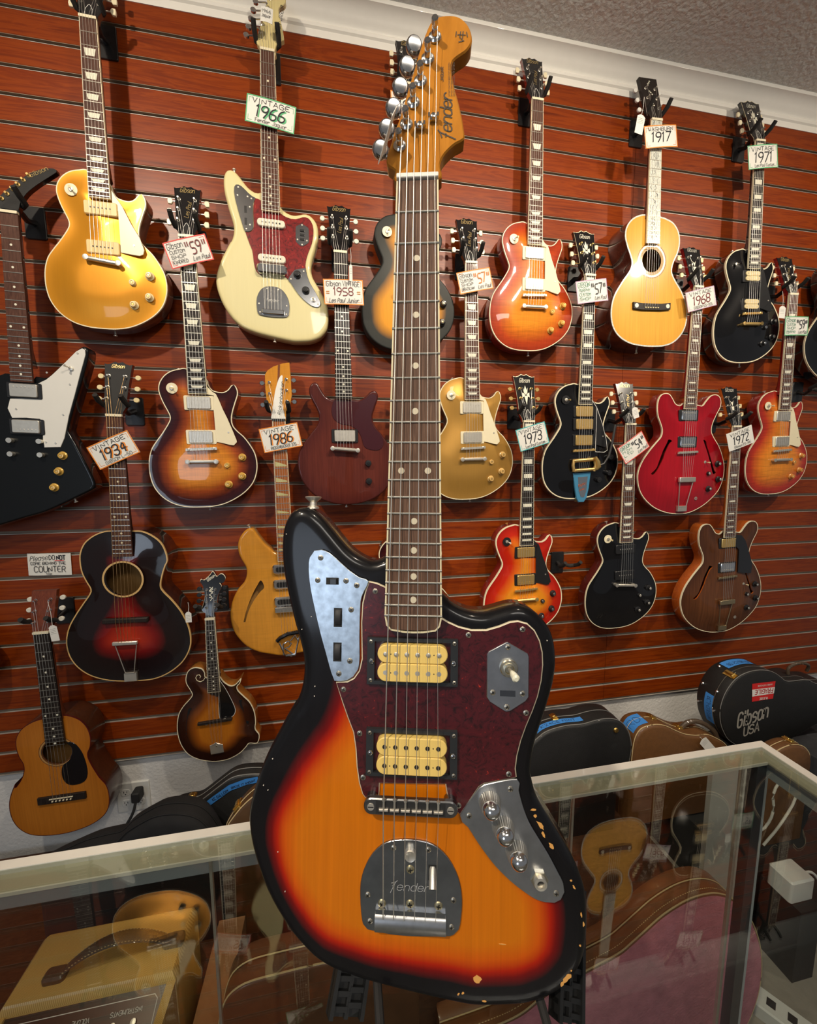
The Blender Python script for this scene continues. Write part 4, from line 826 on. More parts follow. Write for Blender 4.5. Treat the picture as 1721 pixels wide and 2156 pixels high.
# round-hole archtop
root = pose_root('l50', 'black archtop acoustic guitar with red centre and round soundhole', kind='archtop_guitar')
circ = lambda cx, cy, rx, ry=None, n=22: [(cx + rx * math.cos(2 * math.pi * k / n), cy + (ry or rx) * math.sin(2 * math.pi * k / n)) for k in range(n)]
lin = grain('bare_inner_wood', [(.3, (.34, .17, .05)), (.7, (.46, .25, .08))], (20, 20, 3), .7)
body(root, 'l50', -.014, .088, [M_['dark_archtop_burst'], blackg, mat('ivory_binding', (.62, .40, .15), .35, 0, .4), lin], bwid=.0035, bside=.006, dome=.012, width=.165, domew=.13, holes=(circ(-.004, .502, .053),), lining=True,
     wfn=lambda x, y: .165 if True else 0)
mb = MB(); N = 40; ri, ro = .053, .0585
for k in range(N):
    a, b_ = 2 * math.pi * k / N, 2 * math.pi * (k + 1) / N
    mb.add([(-.004 + r_ * math.cos(t_), .502 + r_ * math.sin(t_), -.0018 if True else 0) for r_, t_ in ((ri, a), (ro, a), (ro, b_), (ri, b_))], [(0, 1, 2, 3)])
mb.build('soundhole_ring', MATS['ivory_binding'], root, smooth=False)
fretboard(root, .628, 19, .043, .054, rosew, 'dot', bone, None, endv=.430); neckmesh(root, .37, .043, .054, blackg)
headstock(root, GHEAD, blackm, mahogd); nutm(root, .043); pegs = []
for k in range(6):
    s = -1 if k < 3 else 1; vv = (-.052, -.087, -.122)[k] if s < 0 else (-.122, -.087, -.052)[k - 3]
    tuner(root, s * .0225, vv, s, nickel, cream, kind='oval', edgeu=.034, reach=.014); pegs.append((s * .0225, vv, headz(vv, .26, -.004) + .008))
logo(root, 'Gibson', -.004, .26, -.018, -.148, .011, goldink, width=.036)
mb = MB(); mb.rbox(-.066, .064, .626, .642, -.003, .010, .003, bev=.003); mb.build('bridge', ebony, root)
mb = MB(); mb.rbox(-.042, .030, .702, .714, .002, .010, .003, bev=.002); tp = mb.build('trapeze_tailpiece', nickel, root)
mb = MB(); mb.tube([(-.036, .712, .004), (-.014, .815, -.003)], .0014, 6); mb.tube([(.026, .712, .004), (.010, .815, -.003)], .0014, 6); mb.tube([(-.014, .812, -.002), (.010, .812, -.002)], .0014, 6); mb.box(-.020, .016, .815, .842, -.014, -.004); mb.build('tailpiece_frame', nickel, tp)
strings(root, 6, .036, .052, .634, .0115, .706, .009, tw=.046, pegs=pegs, r0=.0008, mats=mat('bronze_string', (.80, .50, .22), .3, 1.0))
hanger('l50', 'black hanger holding the dark archtop guitar')

# small flat-top acoustic
def slot_bridge(root, u0, u1, v, m, sad=True, w=.012, z=-.012):
    mb = MB(); mb.prism([(u0, v - w), (u1, v - w), (u1, v + w), (u0, v + w)], z, z + .007, 0, .001); b = mb.build('bridge', m, root)
    if sad: MB().box((u0 + u1) / 2 - .034, (u0 + u1) / 2 + .034, v - .006, v - .0035, z + .006, z + .0095).build('saddle', bone, b)
    mb = MB()
    for k in range(6): mb.lathe(((u0 + u1) / 2 - .026 + .0104 * k, v + .004, z + .007), [(.0028, 0), (.0024, .002), (.001, .0028)], 8)
    mb.build('bridge_pins', bone if sad else cream, b)
root = pose_root('acou', 'small orange-topped acoustic guitar with black teardrop pickguard, lower left', kind='acoustic_guitar')
body(root, 'acou', -.010, .085, [M_['amber_spruce'], grain('brown_side', [(.3, (.05, .016, .008)), (.7, (.085, .028, .012))], (30, 30, 4), .3, .6), mahogd, lin], bwid=.0022, bside=.004, width=.05, holes=(circ(-.004, .405, .042),), lining=True)
mb = MB()
for (ri, ro, mi) in ((.0425, .0445, 0), (.0455, .0495, 1), (.0505, .0515, 0)):
    for k in range(N):
        a, b_ = 2 * math.pi * k / N, 2 * math.pi * (k + 1) / N
        mb.add([(-.004 + r_ * math.cos(t_), .405 + r_ * math.sin(t_), -.0096) for r_, t_ in ((ri, a), (ro, a), (ro, b_), (ri, b_))], [(0, 1, 2, 3)], mi)
mb.build('rosette', [ink, mat('rosette_wood', (.42, .24, .08), .5)], root, smooth=False)
fretboard(root, .562, 19, .043, .054, ebony, 'dot', pearl, None, endv=.366); neckmesh(root, .29, .043, .054, mahog)
SH = [(-.0215, 0), (-.022, -.010), (-.031, -.030), (-.034, -.125), (.034, -.125), (.031, -.030), (.022, -.010), (.0215, 0)]
headstock(root, SH, mahog, mahog); nutm(root, .043); pegs = []
for k in range(6):
    s = -1 if k < 3 else 1; vv = (-.034, -.066, -.098)[k] if s < 0 else (-.098, -.066, -.034)[k - 3]
    tuner(root, s * .0205, vv, s, chrome, mat('white_button', (.74, .72, .62), .4), kind='oval', edgeu=.032, reach=.010); pegs.append((s * .0205, vv, headz(vv, .26, -.004) + .008))
mb = MB(); mb.prism(spline(shp('acou_guard'), .008), -.0105, -.0088, 0, .0004); mb.build('pickguard', blackg, root, angle=30)
slot_bridge(root, -.073, .065, .568, ebony, z=-.010)
strings(root, 6, .036, .052, .5635, -.0003, .572, -.003, tw=.052, pegs=pegs)
hanger('acou', 'black hanger holding the small orange acoustic guitar')

# parlour guitar with pearl fingerboard
root = pose_root('parlor', 'honey-coloured parlour guitar with pearl inlaid fingerboard and pearl edging', kind='parlour_guitar')
darkrose = grain('dark_rosewood', [(.3, (.05, .014, .010)), (.7, (.11, .032, .020))], (30, 30, 5), .22, .9)
body(root, 'parlor', -.012, .095, [M_['honey_spruce'], darkrose, abalone, lin], bwid=.005, bside=.002, width=.05, holes=(circ(.006, .464, .041),), lining=True)
mb = MB()
for (ri, ro, mi) in ((.043, .045, 0), (.047, .049, 0), (.052, .058, 1), (.060, .062, 0)):
    for k in range(N):
        a, b_ = 2 * math.pi * k / N, 2 * math.pi * (k + 1) / N
        mb.add([(.006 + r_ * math.cos(t_), .464 + r_ * math.sin(t_), -.0116) for r_, t_ in ((ri, a), (ro, a), (ro, b_), (ri, b_))], [(0, 1, 2, 3)], mi)
mb.build('rosette', [mahogd, abalone], root, smooth=False)
fb, e_, hwf = fretboard(root, .632, 19, .044, .056, abalone, None, None, creamlt, endv=.408, pearlall=True); neckmesh(root, .32, .044, .056, mahog)
mb = MB(); rnd = random.Random(4)
for k in range(1, 19):
    a, c_ = fpos(k - 1, .632), fpos(k, .632)
    if c_ > .4: break
    for j in range(3):
        x = rnd.uniform(-.016, .012); P_ = [(x, a + (c_ - a) * .15), (x + rnd.uniform(-.008, .01), (a + c_) / 2), (x + rnd.uniform(-.006, .008), c_ - (c_ - a) * .15)]
        mb.ribbon(P_, .0011, .0004)
mb.build('engraving', ink, fb, smooth=False)
hd = headstock(root, [(-.021, 0), (-.022, -.012), (-.031, -.030), (-.036, -.175), (.036, -.175), (.031, -.030), (.022, -.012), (.021, 0)], ebony, ebony, edge=None); nutm(root, .044); pegs = []
for k in range(6):
    s = -1 if k < 3 else 1; vv = (-.05, -.09, -.13)[k] if s < 0 else (-.13, -.09, -.05)[k - 3]
    tuner(root, s * .019, vv, s, nickel, paperw, kind='oval', edgeu=.034, reach=.012); pegs.append((s * .019, vv, headz(vv, .26, -.004) + .008))
mb = MB()
for (x, y) in ((0, -.155), (.004, -.162), (-.005, -.15), (0, -.115), (.005, -.108), (-.004, -.12), (0, -.07), (.003, -.062)):
    mb.add([(x + a, y + b_, headz(y + b_, .26, -.0035)) for a, b_ in ((-.004, 0), (0, -.003), (.004, 0), (0, .003))], [(0, 1, 2, 3)])
mb.build('headstock_inlay', pearl, hd, smooth=False)
mb = MB(); mb.prism([(-.073, .614), (-.035, .618), (.048, .618), (.088, .614), (.088, .638), (.048, .642), (-.035, .642), (-.073, .638)], -.012, -.004, 0, .001); b_ = mb.build('bridge', ebony, root)
mb = MB(); mb.disc(-.060, .627, .008, -.0042, -.0034, 14); mb.disc(.075, .627, .008, -.0042, -.0034, 14); mb.build('bridge_inlay', pearl, b_)
mb = MB()
for k in range(6): mb.lathe((-.022 + .0108 * k, .634, -.004), [(.003, 0), (.0024, .0025), (.001, .003)], 8)
mb.build('bridge_pins', cream, b_)
strings(root, 6, .036, .053, .625, .001, .634, -.003, tw=.053, pegs=pegs)
strap_button(root, -.01, .775, -.06, bone); hanger('parlor', 'black hanger holding the parlour guitar')

# scroll mandolin
root = pose_root('mand', 'brown sunburst scroll-body mandolin with black pickguard', kind='mandolin', cat='mandolin')
body(root, 'mand', -.012, .046, [M_['mandolin_burst'], grain('amber_side', [(.3, (.30, .11, .02)), (.7, (.42, .17, .03))], (20, 20, 5), .3, .7), creamlt, lin], bwid=.0024, bside=.004, dome=.010, cell=.006, width=.075, domew=.05)
mb = MB(); mb.tube([(-.0285, .206, -.008), (-.033, .214, -.008), (-.043, .218, -.008), (-.053, .213, -.008), (-.0565, .203, -.008), (-.052, .194, -.008), (-.045, .193, -.008), (-.041, .199, -.008), (-.044, .205, -.008)], .0012, 6); mb.build('scroll_binding', creamlt, root)
for s, f in ((-1, [(-.083, .312), (-.087, .335), (-.092, .36), (-.094, .385), (-.090, .398)]), (1, [(.078, .300), (.084, .325), (.088, .350), (.092, .372), (.096, .382)])):
    mb = MB(); mb.ribbon(f, .006, .0015); mb.disc(f[0][0] + .003, f[0][1], .004, -.004, .0016, 10); mb.disc(f[-1][0] + .003 * s, f[-1][1], .0055, -.006, .0010, 10)
    mb.v = [(x, y, z - .0085) for x, y, z in mb.v]; mb.build('f_hole', black, root, smooth=False)
fretboard(root, .352, 22, .030, .041, ebony, 'dot', pearl, creamlt, dots=.0026, endv=.256); neckmesh(root, .205, .030, .040, blackg, d0=.013, d1=.016)
mb = MB(); mb.prism([(-.014, .254), (.020, .254), (.022, .262), (.016, .268), (.008, .272), (.004, .268), (-.004, .264), (-.012, .262)], -.006, 0, 0); mb.build('fretboard_extension', ebony, root, smooth=False)
mh = [(6, -174), (20, -155), (32, -163), (43, -162), (52, -147), (44, -131), (30, -131), (38, -118), (26, -85), (23, -60), (26, -34), (13, -22), (14, 0), (-15, 0), (-16, -20), (-30, -34), (-24, -63), (-21, -88), (-29, -122), (-39, -139), (-35, -147), (-26, -143), (-6, -160)]
hd = headstock(root, spline([(a / 1150, b_ / 1150) for a, b_ in mh], .004), blackg, mahogd, thick=.012, edge=creamlt)
mb = MB(); text(mb, 'Gibson', -.010, -.118, .010, .0011, 0, ang=math.radians(35), width=.028, shear=.2)
for st in ([(-.004, -.100), (.006, -.094), (-.004, -.088), (.006, -.082), (-.004, -.076), (.004, -.070)], [(.006, -.100), (-.004, -.090), (.008, -.086)], [(-.004, -.068), (.006, -.066), (0, -.058)]): mb.ribbon(st, .0018, 0)
mb.v = [(x, y, headz(y, .26, -.0034)) for x, y, z in mb.v]; mb.build('headstock_inlay', pearl, hd, smooth=False)
nutm(root, .030); pegs = []
for k in range(8):
    s = -1 if k < 4 else 1; vv = (-.036, -.055, -.074, -.093)[k] if s < 0 else (-.093, -.074, -.055, -.036)[k - 4]
    tuner(root, s * .013 + .001, vv, s, chrome, black, kind='oval', edgeu=.024, reach=.012, post=.009); pegs.append((s * .013, vv, headz(vv, .26, -.004) + .006))
mb = MB(); mb.prism(spline(shp('mand_guard'), .006), -.003, -.001, 0, .0005); g = mb.build('pickguard', blackg, root, angle=30)
mb = MB(); gg = spline(shp('mand_guard'), .006); mb.ribbon(gg + [gg[0]], .0014, -.0007); mb.build('pickguard_edge', paperw, g, smooth=False)
mb = MB(); mb.prism([(-.055, .357), (.053, .351), (.053, .360), (-.055, .366)], -.004, .008, 0, .001); b_ = mb.build('bridge', ebony, root)
mb = MB(); mb.lathe((-.028, .362, .002), [(.006, 0), (.006, .003)], 10); mb.lathe((.030, .357, .002), [(.006, 0), (.006, .003)], 10); mb.build('thumb_wheels', nickel, b_)
mb = MB(); mb.prism([(-.024, .448), (-.012, .444), (-.004, .438), (.004, .444), (.018, .448), (.020, .478), (-.022, .480)], -.004, -.001, 0, .001); tp = mb.build('tailpiece', nickel, root)
mb = MB(); mb.tube([(-.022, .482, -.004), (.020, .480, -.004)], .0016, 6); mb.disc(-.002, .452, .0026, -.001, .0, 10); mb.build('tailpiece_rim', chrome, tp)
for k in range(8):
    a = -.0115 + .0075 * (k // 2) + .0022 * (k % 2); b2 = a * 1.55
    MB().tube([pegs[k], (a, -.002, .003), (b2, .359, .0095), (b2 * .8, .446, .002)], .00035, 5).build('string', strm, root, angle=80)
hanger('mand', 'black hanger holding the scroll mandolin')

# angular black guitar at the left edge
root = pose_root('explorer', 'angular black guitar with large white pickguard, cut off by the left edge')
body(root, 'explorer', -.012, .044, [M_['worn_black_lacquer'], blackg, blackg, blackg], r=.005, width=.05)
fretboard(root, .628, 22, .043, .056, rosew, 'dot', pearl, None); neckmesh(root, .41, .043, .055, blackg); nutm(root, .043)
ex = shp('explorer_head'); hd = headstock(root, spline(ex, .010), blackm, blackg)
mb = MB(); text(mb, 'Gibson', .040, -.118, .014, .0013, 0, ang=math.radians(38), width=.052, shear=.1); mb.v = [(x, y, headz(y, .26, -.0032)) for x, y, z in mb.v]; mb.build('lettering', goldink, hd, smooth=False)
for k in range(6):
    t = k / 5; u = -.022 + .056 * t; v = -.040 - .082 * t
    MB().lathe((u, v, headz(v, .26, -.004)), [(.0055, 0), (.0055, .0015), (.003, .003), (.003, .009)], 12).build('tuning_peg', gold, root)
wg = mat('white_pickguard', (.74, .73, .68), .35, 0, .5, var=.03)
MB().prism(spline(shp('explorer_guard'), .03), -.0125, -.0098, 0, .0006).build('pickguard', wg, root, angle=30)
mb = MB()
for k, (u, v) in enumerate(((.143, .363), (.108, .400), (.060, .425), (.118, .455), (.095, .545), (.045, .628), (.070, .630), (-.025, .535))): mb.disc(u, v, .0028, -.0099, -.0086, 8)
mb.build('pickguard_screws', nickel, root)
humbucker(root, .481, z=-.002, cover=nickel, ring=black, body_top=-.011); humbucker(root, .585, z=-.001, cover=nickel, ring=black, body_top=-.011, slots=1)
for v, z in ((.627, .004), (.667, .002)):
    for s in (-1, 1): MB().lathe((s * .038 - .006, v, -.012), [(.007, 0), (.007, .010), (.0075, .0105), (.0075, .013)], 12).build('stud', nickel, root)
for u, v in ((.086, .667), (.073, .715), (.058, .764)): knob(root, u, v, -.012, mat('gold_knob', (.66, .40, .08), .3, .2, .5), 'hat', gold)
toggle(root, .124, .409, -.0098, None, nickel, (-.5, -.3)); strap_button(root, .10, .80, -.03, nickel, (.3, 1, 0))
hanger('explorer', 'black hanger holding the angular black guitar')
hanger((.9057, 1.372, -.43), 'empty black hanger between the cherry sunburst and the black guitar')
hanger((2.06, 1.372, .30), 'empty black hanger near the right edge of the wall')
# ------------------------------------------------------------------ hand-lettered price tags
def card(name, quad, y, label, edge, lines, cat='tag', group=None, thick=.0006, big=None, wrink=0.0, extra=None):
    """quad = four (x,z) corners from upper left, clockwise; lines = (string, x, y, height, pen, ink, width) in card units 0..1 (y up)"""
    q = [Vector((a, b)) for a, b in quad]; c = sum(q, Vector((0, 0))) / 4
    ex = ((q[1] - q[0]) + (q[2] - q[3])) / 2; ang = math.atan2(ex.y, ex.x); w_ = ex.length; h_ = ((q[0] - q[3]) + (q[1] - q[2])).length / 2
    r = empty(name, (c.x, y, c.y + EYE), label, cat, group, rot=(0, -ang, 0))
    mb = MB(False); nx = 8
    P = []
    for i in range(nx + 1):
        x = -w_ / 2 + w_ * i / nx; P.append((x, .0025 * math.sin(math.pi * i / nx) + wrink * math.sin(9 * i / nx)))
    for (x, b) in P: mb.v += [(x, -b, -h_ / 2), (x, -b, h_ / 2), (x, -b + thick, -h_ / 2), (x, -b + thick, h_ / 2)]
    for i in range(nx):
        a = i * 4; mb.f += [(a, a + 4, a + 5, a + 1), (a + 2, a + 3, a + 7, a + 6), (a, a + 2, a + 6, a + 4), (a + 1, a + 5, a + 7, a + 3)]; mb.m += [0] * 4
    mb.f += [(0, 1, 3, 2), (nx * 4, nx * 4 + 2, nx * 4 + 3, nx * 4 + 1)]; mb.m += [0, 0]
    cd = mb.build('card', paperw, r, smooth=False)
    bend = lambda x: .0025 * math.sin(math.pi * (x / w_ + .5)) + wrink * math.sin(9 * (x / w_ + .5))
    def lay(m2, m, nm, off=.0006):
        m2.v = [(x, -bend(x) - off, z) for x, z, _ in m2.v]; m2.build(nm, m, r, smooth=False)
    if edge:
        m2 = MB(False); e = .0028; W2, H2 = w_ / 2 - e / 2, h_ / 2 - e / 2
        for a, b in (((-W2, -H2), (W2, -H2)), ((W2, -H2), (W2, H2)), ((W2, H2), (-W2, H2)), ((-W2, H2), (-W2, -H2))):
            m2.ribbon([(a[0] + (b[0] - a[0]) * k / 6, a[1] + (b[1] - a[1]) * k / 6) for k in range(7)], e, 0)
        for sx in (-1, 1):
            for sy in (-1, 1):
                m2.ribbon([(sx * (W2 - .006), sy * (H2 - .020)), (sx * (W2 - .006), sy * (H2 - .006)), (sx * (W2 - .018), sy * (H2 - .006))], .0009, 0)
        lay(m2, edge, 'coloured_border')
    for k, (s, x, yy, hh, pen, im, ww, *an) in enumerate(lines):
        m2 = MB(False); text(m2, s, (x - .5) * w_, (yy - .5) * h_, hh * h_, pen * 1.25, 0, ydown=False, width=ww * w_, jit=.25, ang=math.radians(an[0]) if an else 0, shear=an[1] if len(an) > 1 else 0)
        lay(m2, im, 'lettering', .0008 + .0003 * k)
    return r
C_ = lambda n, c: mat(n, c, .6, var=.1)
green, red_, orange, teal, lilac = C_('green_marker', (.10, .45, .20)), C_('red_marker', (.72, .06, .05)), C_('orange_marker', (.80, .26, .03)), C_('teal_marker', (.05, .42, .42)), C_('lilac_marker', (.55, .40, .55))
gink, rink = C_('green_ink', (.02, .20, .12)), C_('brown_ink', (.16, .02, .02))
TG = 'hand-lettered cards clipped on the guitar necks'
def vint(n, quad, y, year, sub, edge, lab, im=ink, top='VINTAGE', shadow=None):
    L = []
    if shadow: L.append((year, .23, .25, .42, .0030, shadow, .62, 0, .12))
    L += [(top, .12, .74, .17, .0011, ink, .78), (year, .20, .26, .42, .0028, im, .62, 0, .12), (sub, .20, .07, .13, .0008, ink, .66)]
    card('price_tag', quad, y, lab, edge, L, group=TG)
vint(0, [(-0.2348, 1.1038), (-0.0937, 1.0877), (-0.101, 1.0104), (-0.2417, 1.0299)], 1.3600, '1966', 'Fender Jaguar', green, 'white card lettered VINTAGE 1966 with green edges on the cream guitar', shadow=green)
vint(0, [(-0.724, 0.0592), (-0.6105, 0.1104), (-0.583, 0.0459), (-0.6933, -0.0094)], 1.3215, '1934', 'GIBSON L-50', orange, 'white card lettered VINTAGE 1934 with orange edges, tilted up to the right', shadow=orange)
vint(0, [(-0.2454, 0.1223), (-0.1195, 0.1475), (-0.1101, 0.0693), (-0.2291, 0.0455)], 1.3630, '1986', 'RICKENBACKER 370', orange, 'white card lettered VINTAGE 1986 on the natural maple guitar', shadow=orange)
vint(0, [(1.3195, 0.6539), (1.4442, 0.6876), (1.4658, 0.6199), (1.3396, 0.5824)], 1.3450, '1968', 'GIBSON ES-335', lilac, 'white card lettered VINTAGE 1968 on the cherry red hollow guitar', im=rink)
vint(0, [(0.6345, 0.1293), (0.7478, 0.1616), (0.7712, 0.0872), (0.6609, 0.0521)], 1.3255, '1973', 'Les Paul Custom', teal, 'white card lettered VINTAGE 1973 with teal edges')
vint(0, [(1.5475, 0.1291), (1.665, 0.165), (1.6908, 0.099), (1.5699, 0.0554)], 1.3310, '1972', 'Gibson ES-345', None, 'plain white card lettered VINTAGE 1972 on the walnut guitar')
vint(0, [(1.5587, 1.2025), (1.6946, 1.2266), (1.7104, 1.1477), (1.577, 1.121)], 1.3610, '1971', 'Les Paul Custom', green, 'white card lettered VINTAGE 1971 at the top right')
vint(0, [(1.0994, 1.1934), (1.225, 1.2149), (1.2462, 1.1472), (1.1109, 1.1209)], 1.3460, '1917', '', orange, 'white card lettered 1917 at the top of the parlour guitar neck', top='WASHBURN')
vint(0, [(0.192, 1.178), (0.315, 1.182), (0.322, 1.100), (0.205, 1.096)], 1.3590, '1956', '', orange, 'orange-edged white card half hidden by the big headstock')
card('price_tag', [(-0.0258, 0.5958), (0.0993, 0.6011), (0.1047, 0.5243), (-0.0234, 0.5183)], 1.347, 'white card lettered VINTAGE 1958 with wide orange edges', orange,
     [('Gibson VINTAGE', .08, .72, .20, .0010, ink, .84), ('1958', .25, .36, .30, .0020, rink, .52), ('=', .06, .36, .22, .0016, orange, .10), ('=', .84, .36, .22, .0016, orange, .10), ('Les Paul Junior', .12, .08, .17, .0010, ink, .76, 0, .25)], group=TG)
def shop(quad, y, yr, l, lab, edge, im, yc):
    card('price_tag', quad, y, lab, edge, [(l[0], .06, .70, .22, .0010, im, .38)] + [(t, .08, .52 - .19 * i, .13, .0008, im, .36, -3) for i, t in enumerate(l[1:])] + [('"' + yr + '"', .46, .36, .44, .0024, yc, .52), ('Les Paul', .55, .10, .16, .0009, ink, .40, 0, .25)], group=TG)
shop([(-0.4859, 0.6562), (-0.3708, 0.6904), (-0.3438, 0.6245), (-0.4644, 0.5821)], 1.341, '59', ('Gibson', 'CUSTOM', 'SHOP', 'KINDRED'), 'white card lettered 59 with thick red edges', red_, ink, rink)
shop([(0.4141, 0.6517), (0.5354, 0.6783), (0.5516, 0.6136), (0.4351, 0.5824)], 1.350, '57', ('Gibson', 'CUSTOM', 'SHOP', 'BRAZILIAN'), 'white card with orange 57 on the dull gold guitar', orange, ink, C_('orange_ink', (.72, .20, .03)))
shop([(0.8597, 0.6565), (0.98, 0.6778), (0.9971, 0.6027), (0.8738, 0.5812)], 1.346, '57', ('GIBSON', 'MURPHY', 'CUSTOM', 'SHOP'), 'white card lettered 57 in dark ink on the black three-pickup guitar', lilac, gink, ink)
shop([(1.7975, 0.598), (1.9191, 0.6087), (1.9278, 0.5328), (1.8158, 0.5294)], 1.350, '59', ('Gibson', 'CUSTOM', 'SHOP', 'MURPHY'), 'white card lettered 59 with green edge at the right', green, gink, ink)
shop([(1.0527, 0.0694), (1.1502, 0.1337), (1.1896, 0.0752), (1.0863, 0.0044)], 1.322, '54', ('GIBSON', 'M2M', 'LTD'), 'white card lettered 54, tilted steeply on the black guitar', red_, gink, ink)
card('notice_card', [(-1.0010, -0.2800), (-0.8760, -0.2840), (-0.8775, -0.3575), (-1.0025, -0.3540)], WALLY - .004, 'white notice lettered Please DO NOT come behind the COUNTER', None,
     [('Please', .06, .66, .22, .0010, ink, .42, 4, .3), ('DO', .50, .72, .20, .0013, ink, .15), ('NOT', .68, .72, .20, .0020, ink, .22), ('COME BEHIND THE', .08, .50, .12, .0010, ink, .82), ('COUNTER', .16, .16, .26, .0014, ink, .74), ('-', .64, .62, .10, .0016, red_, .28), ('TNX', .42, .03, .08, .0008, ink, .14)], 'notice', wrink=.0015)
def stringtag(x, y, z, lab, w_=.022, h_=.034, L=.05, ang=0.0, yaw=0.0, end=None):
    r = empty('string_tag', (x, y, z + EYE), lab, 'tag', None, rot=(0, ang, yaw))
    mb = MB(False); mb.prism([(-w_ / 2, -h_), (w_ / 2, -h_), (w_ / 2, -.006), (w_ * .2, 0), (-w_ * .2, 0), (-w_ / 2, -.006)], 0, .0006); front(mb).build('card', paperw, r, smooth=False)
    mb = MB(False); mb.tube([(0, 0, -.003), (.002, .002, L * .5), (0, .004, L)] + ([end] if end else []), .0007, 5); mb.build('string_loop', paperw, r)
    mb = MB(False)
    for k in range(4): mb.ribbon([(-w_ * .35, -.012 - .005 * k), (w_ * .3, -.011 - .005 * k)], .0006, .0007)
    front(mb).build('lettering', ink, r, smooth=False)
stringtag(1.050, 1.30, 1.185, 'small white string tag hanging beside the parlour guitar headstock', h_=.06, w_=.03, L=.06, ang=.15, end=(.066, .066, .072))
stringtag(1.733, 1.31, .62, 'small white string tag left of the right-hand sunburst guitar neck', h_=.045, w_=.03, L=.045, end=(.070, .06, .085))
stringtag(1.085, 1.29, .215, 'small white string tag on the headstock of the tilted card guitar', h_=.04, w_=.024, L=.04, ang=-.3)
stringtag(-.855, 1.31, -.475, 'white string tag beside the small acoustic guitar headstock', h_=.05, w_=.022, L=.075, ang=-.1)
stringtag(-.475, 1.31, -.46, 'white string tag left of the mandolin headstock', h_=.035, w_=.018, L=.03)
stringtag(.062, 1.335, .64, 'narrow white string tag right of the dark cherry guitar neck', h_=.05, w_=.010, L=.05)
card('price_tag', [(-0.182, 1.318), (-0.148, 1.314), (-0.151, 1.276), (-0.183, 1.279)], 1.337, 'tiny white label on the cream guitar headstock', None, [('1966', .1, .6, .2, .0006, ink, .8), ('Jaguar', .1, .3, .2, .0006, ink, .8)], group=TG)

# ------------------------------------------------------------------ cream guitar in the top row
def jag_headshape(): return spline(shp('jag_head'), .006)
def offset_head(root, m, side, w0=-.010):
    mb = MB(); p = [(x, min(y, -.004)) for x, y in shp('jag_head')]
    mb.prism(spline(p + [(.0215, .0), (-.0215, .0)], .006), w0 - .014, w0, 0, .0015); return mb.build('headstock', m, root, angle=40)
root = pose_root('jag66', 'cream offset guitar with red tortoiseshell pickguard and chrome plates')
body(root, 'jag', -.012, .042, [M_['aged_white'], M_['aged_white'], creamlt, creamlt], r=.010, width=.03)
fretboard(root, .610, 22, .042, .0565, rosew, 'dot', bone, creamlt); neckmesh(root, .40, .042, .055, maple, bodytop=-.012, d0=.013, d1=.015)
offset_head(root, M_['aged_white'], maple); nutm(root, .042); pegs = []
for k, (u, v) in enumerate(hp('ptop')[::-1]):
    mb = MB(); mb.lathe((u, v, -.010), [(.005, 0), (.005, .001), (.003, .002), (.003, .010)], 10); t_ = mb.build('tuning_peg', chrome, root)
    MB().tube([(u - .012, v, -.022), (u - .036, v + .004, -.022)], .002, 6).build('tuner_shaft', chrome, t_); MB().prism(circ(u - .042, v + .004, .008, .0065), -.026, -.019, 0, .001).build('tuner_button', chrome, t_); pegs.append((u, v, -.004))
mb = MB(); text(mb, '§ender JAGUAR', .033, -.052, .011, .0012, -.0096, ang=math.radians(78), width=.085, shear=.2); mb.build('lettering', ink, root, smooth=False)
G1 = MB(); G1.prism(spline(shp('jag_guard'), .02), -.0125, -.0095, 0, .0006); G1.build('pickguard', tortoise('bright_red_tortoise', (.20, .008, .008), (.80, .07, .012), 38), root, angle=30)
plate = mat('polished_steel_plate', (.55, .55, .55), .18, 1.0, var=.15, vscale=25)
for nm, key in (('control_plate', 'jag_upper'), ('control_plate', 'jag_ctrl'), ('switch_plate', 'jag_hex'), ('tremolo_plate', 'jag_trem')):
    p = MB().prism(spline(shp(key), .008), -.0105, -.0082, 0, .0005).build(nm, plate, root, angle=30)
    sk = {'jag_upper': 'screws_upper', 'jag_ctrl': 'screws_ctrl', 'jag_hex': 'screws_hex', 'jag_trem': 'screws_trem'}[key]; mb = MB()
    for (u, v) in hp(sk): mb.lathe((u, v, -.0083), [(.0032, 0), (.0022, .001)], 8)
    mb.build('plate_screws', nickel, p)
    if key == 'jag_upper':
        mb = MB(); [mb.box(u - .003, u + .0045, v - .010, v + .010, -.0085, -.0078) for u, v in hp('slots')[1:]]; mb.build('roller_slots', black, p)
    if key == 'jag_hex':
        mb = MB(); [mb.box(.087, .101, v - .003, v + .003, -.0085, -.006) for v in (.486, .499, .512)]; mb.build('slide_switches', black, p)
    if key == 'jag_trem':
        mb = MB(); text(mb, 'Fender', -.020, .709, .008, .0006, -.0080, width=.040, shear=.2); mb.build('lettering', paperw, p, smooth=False)
for v in (.478, .582):
    mb = MB(); mb.rbox(-.042, .042, v - .011, v + .011, -.0095, -.001, .010, bev=.0015, n=5); p = mb.build('pickup', mat('white_pickup_cover', (.74, .70, .56), .35, 0, .3), root); mb = MB()
    for k in range(6): mb.disc(-.026 + .0104 * k, v, .0024, -.001, .0002, 8)
    mb.build('pole_pieces', black, p)
mb = MB(); mb.rbox(-.046, .046, .600, .630, -.012, .006, .012, bev=.004, n=4); mb.build('bridge_cover', chrome, root)
mb = MB(); mb.rbox(-.034, .034, .735, .750, -.008, -.001, .003, bev=.002); mb.build('tailpiece_bar', chrome, root)
strings(root, 6, .035, .052, .616, .0075, .737, -.003, tw=.050, pegs=pegs)
for u, v in ((.0767, .6211), (.1028, .6669)): knob(root, u, v, -.0082, black, 'witch', black)
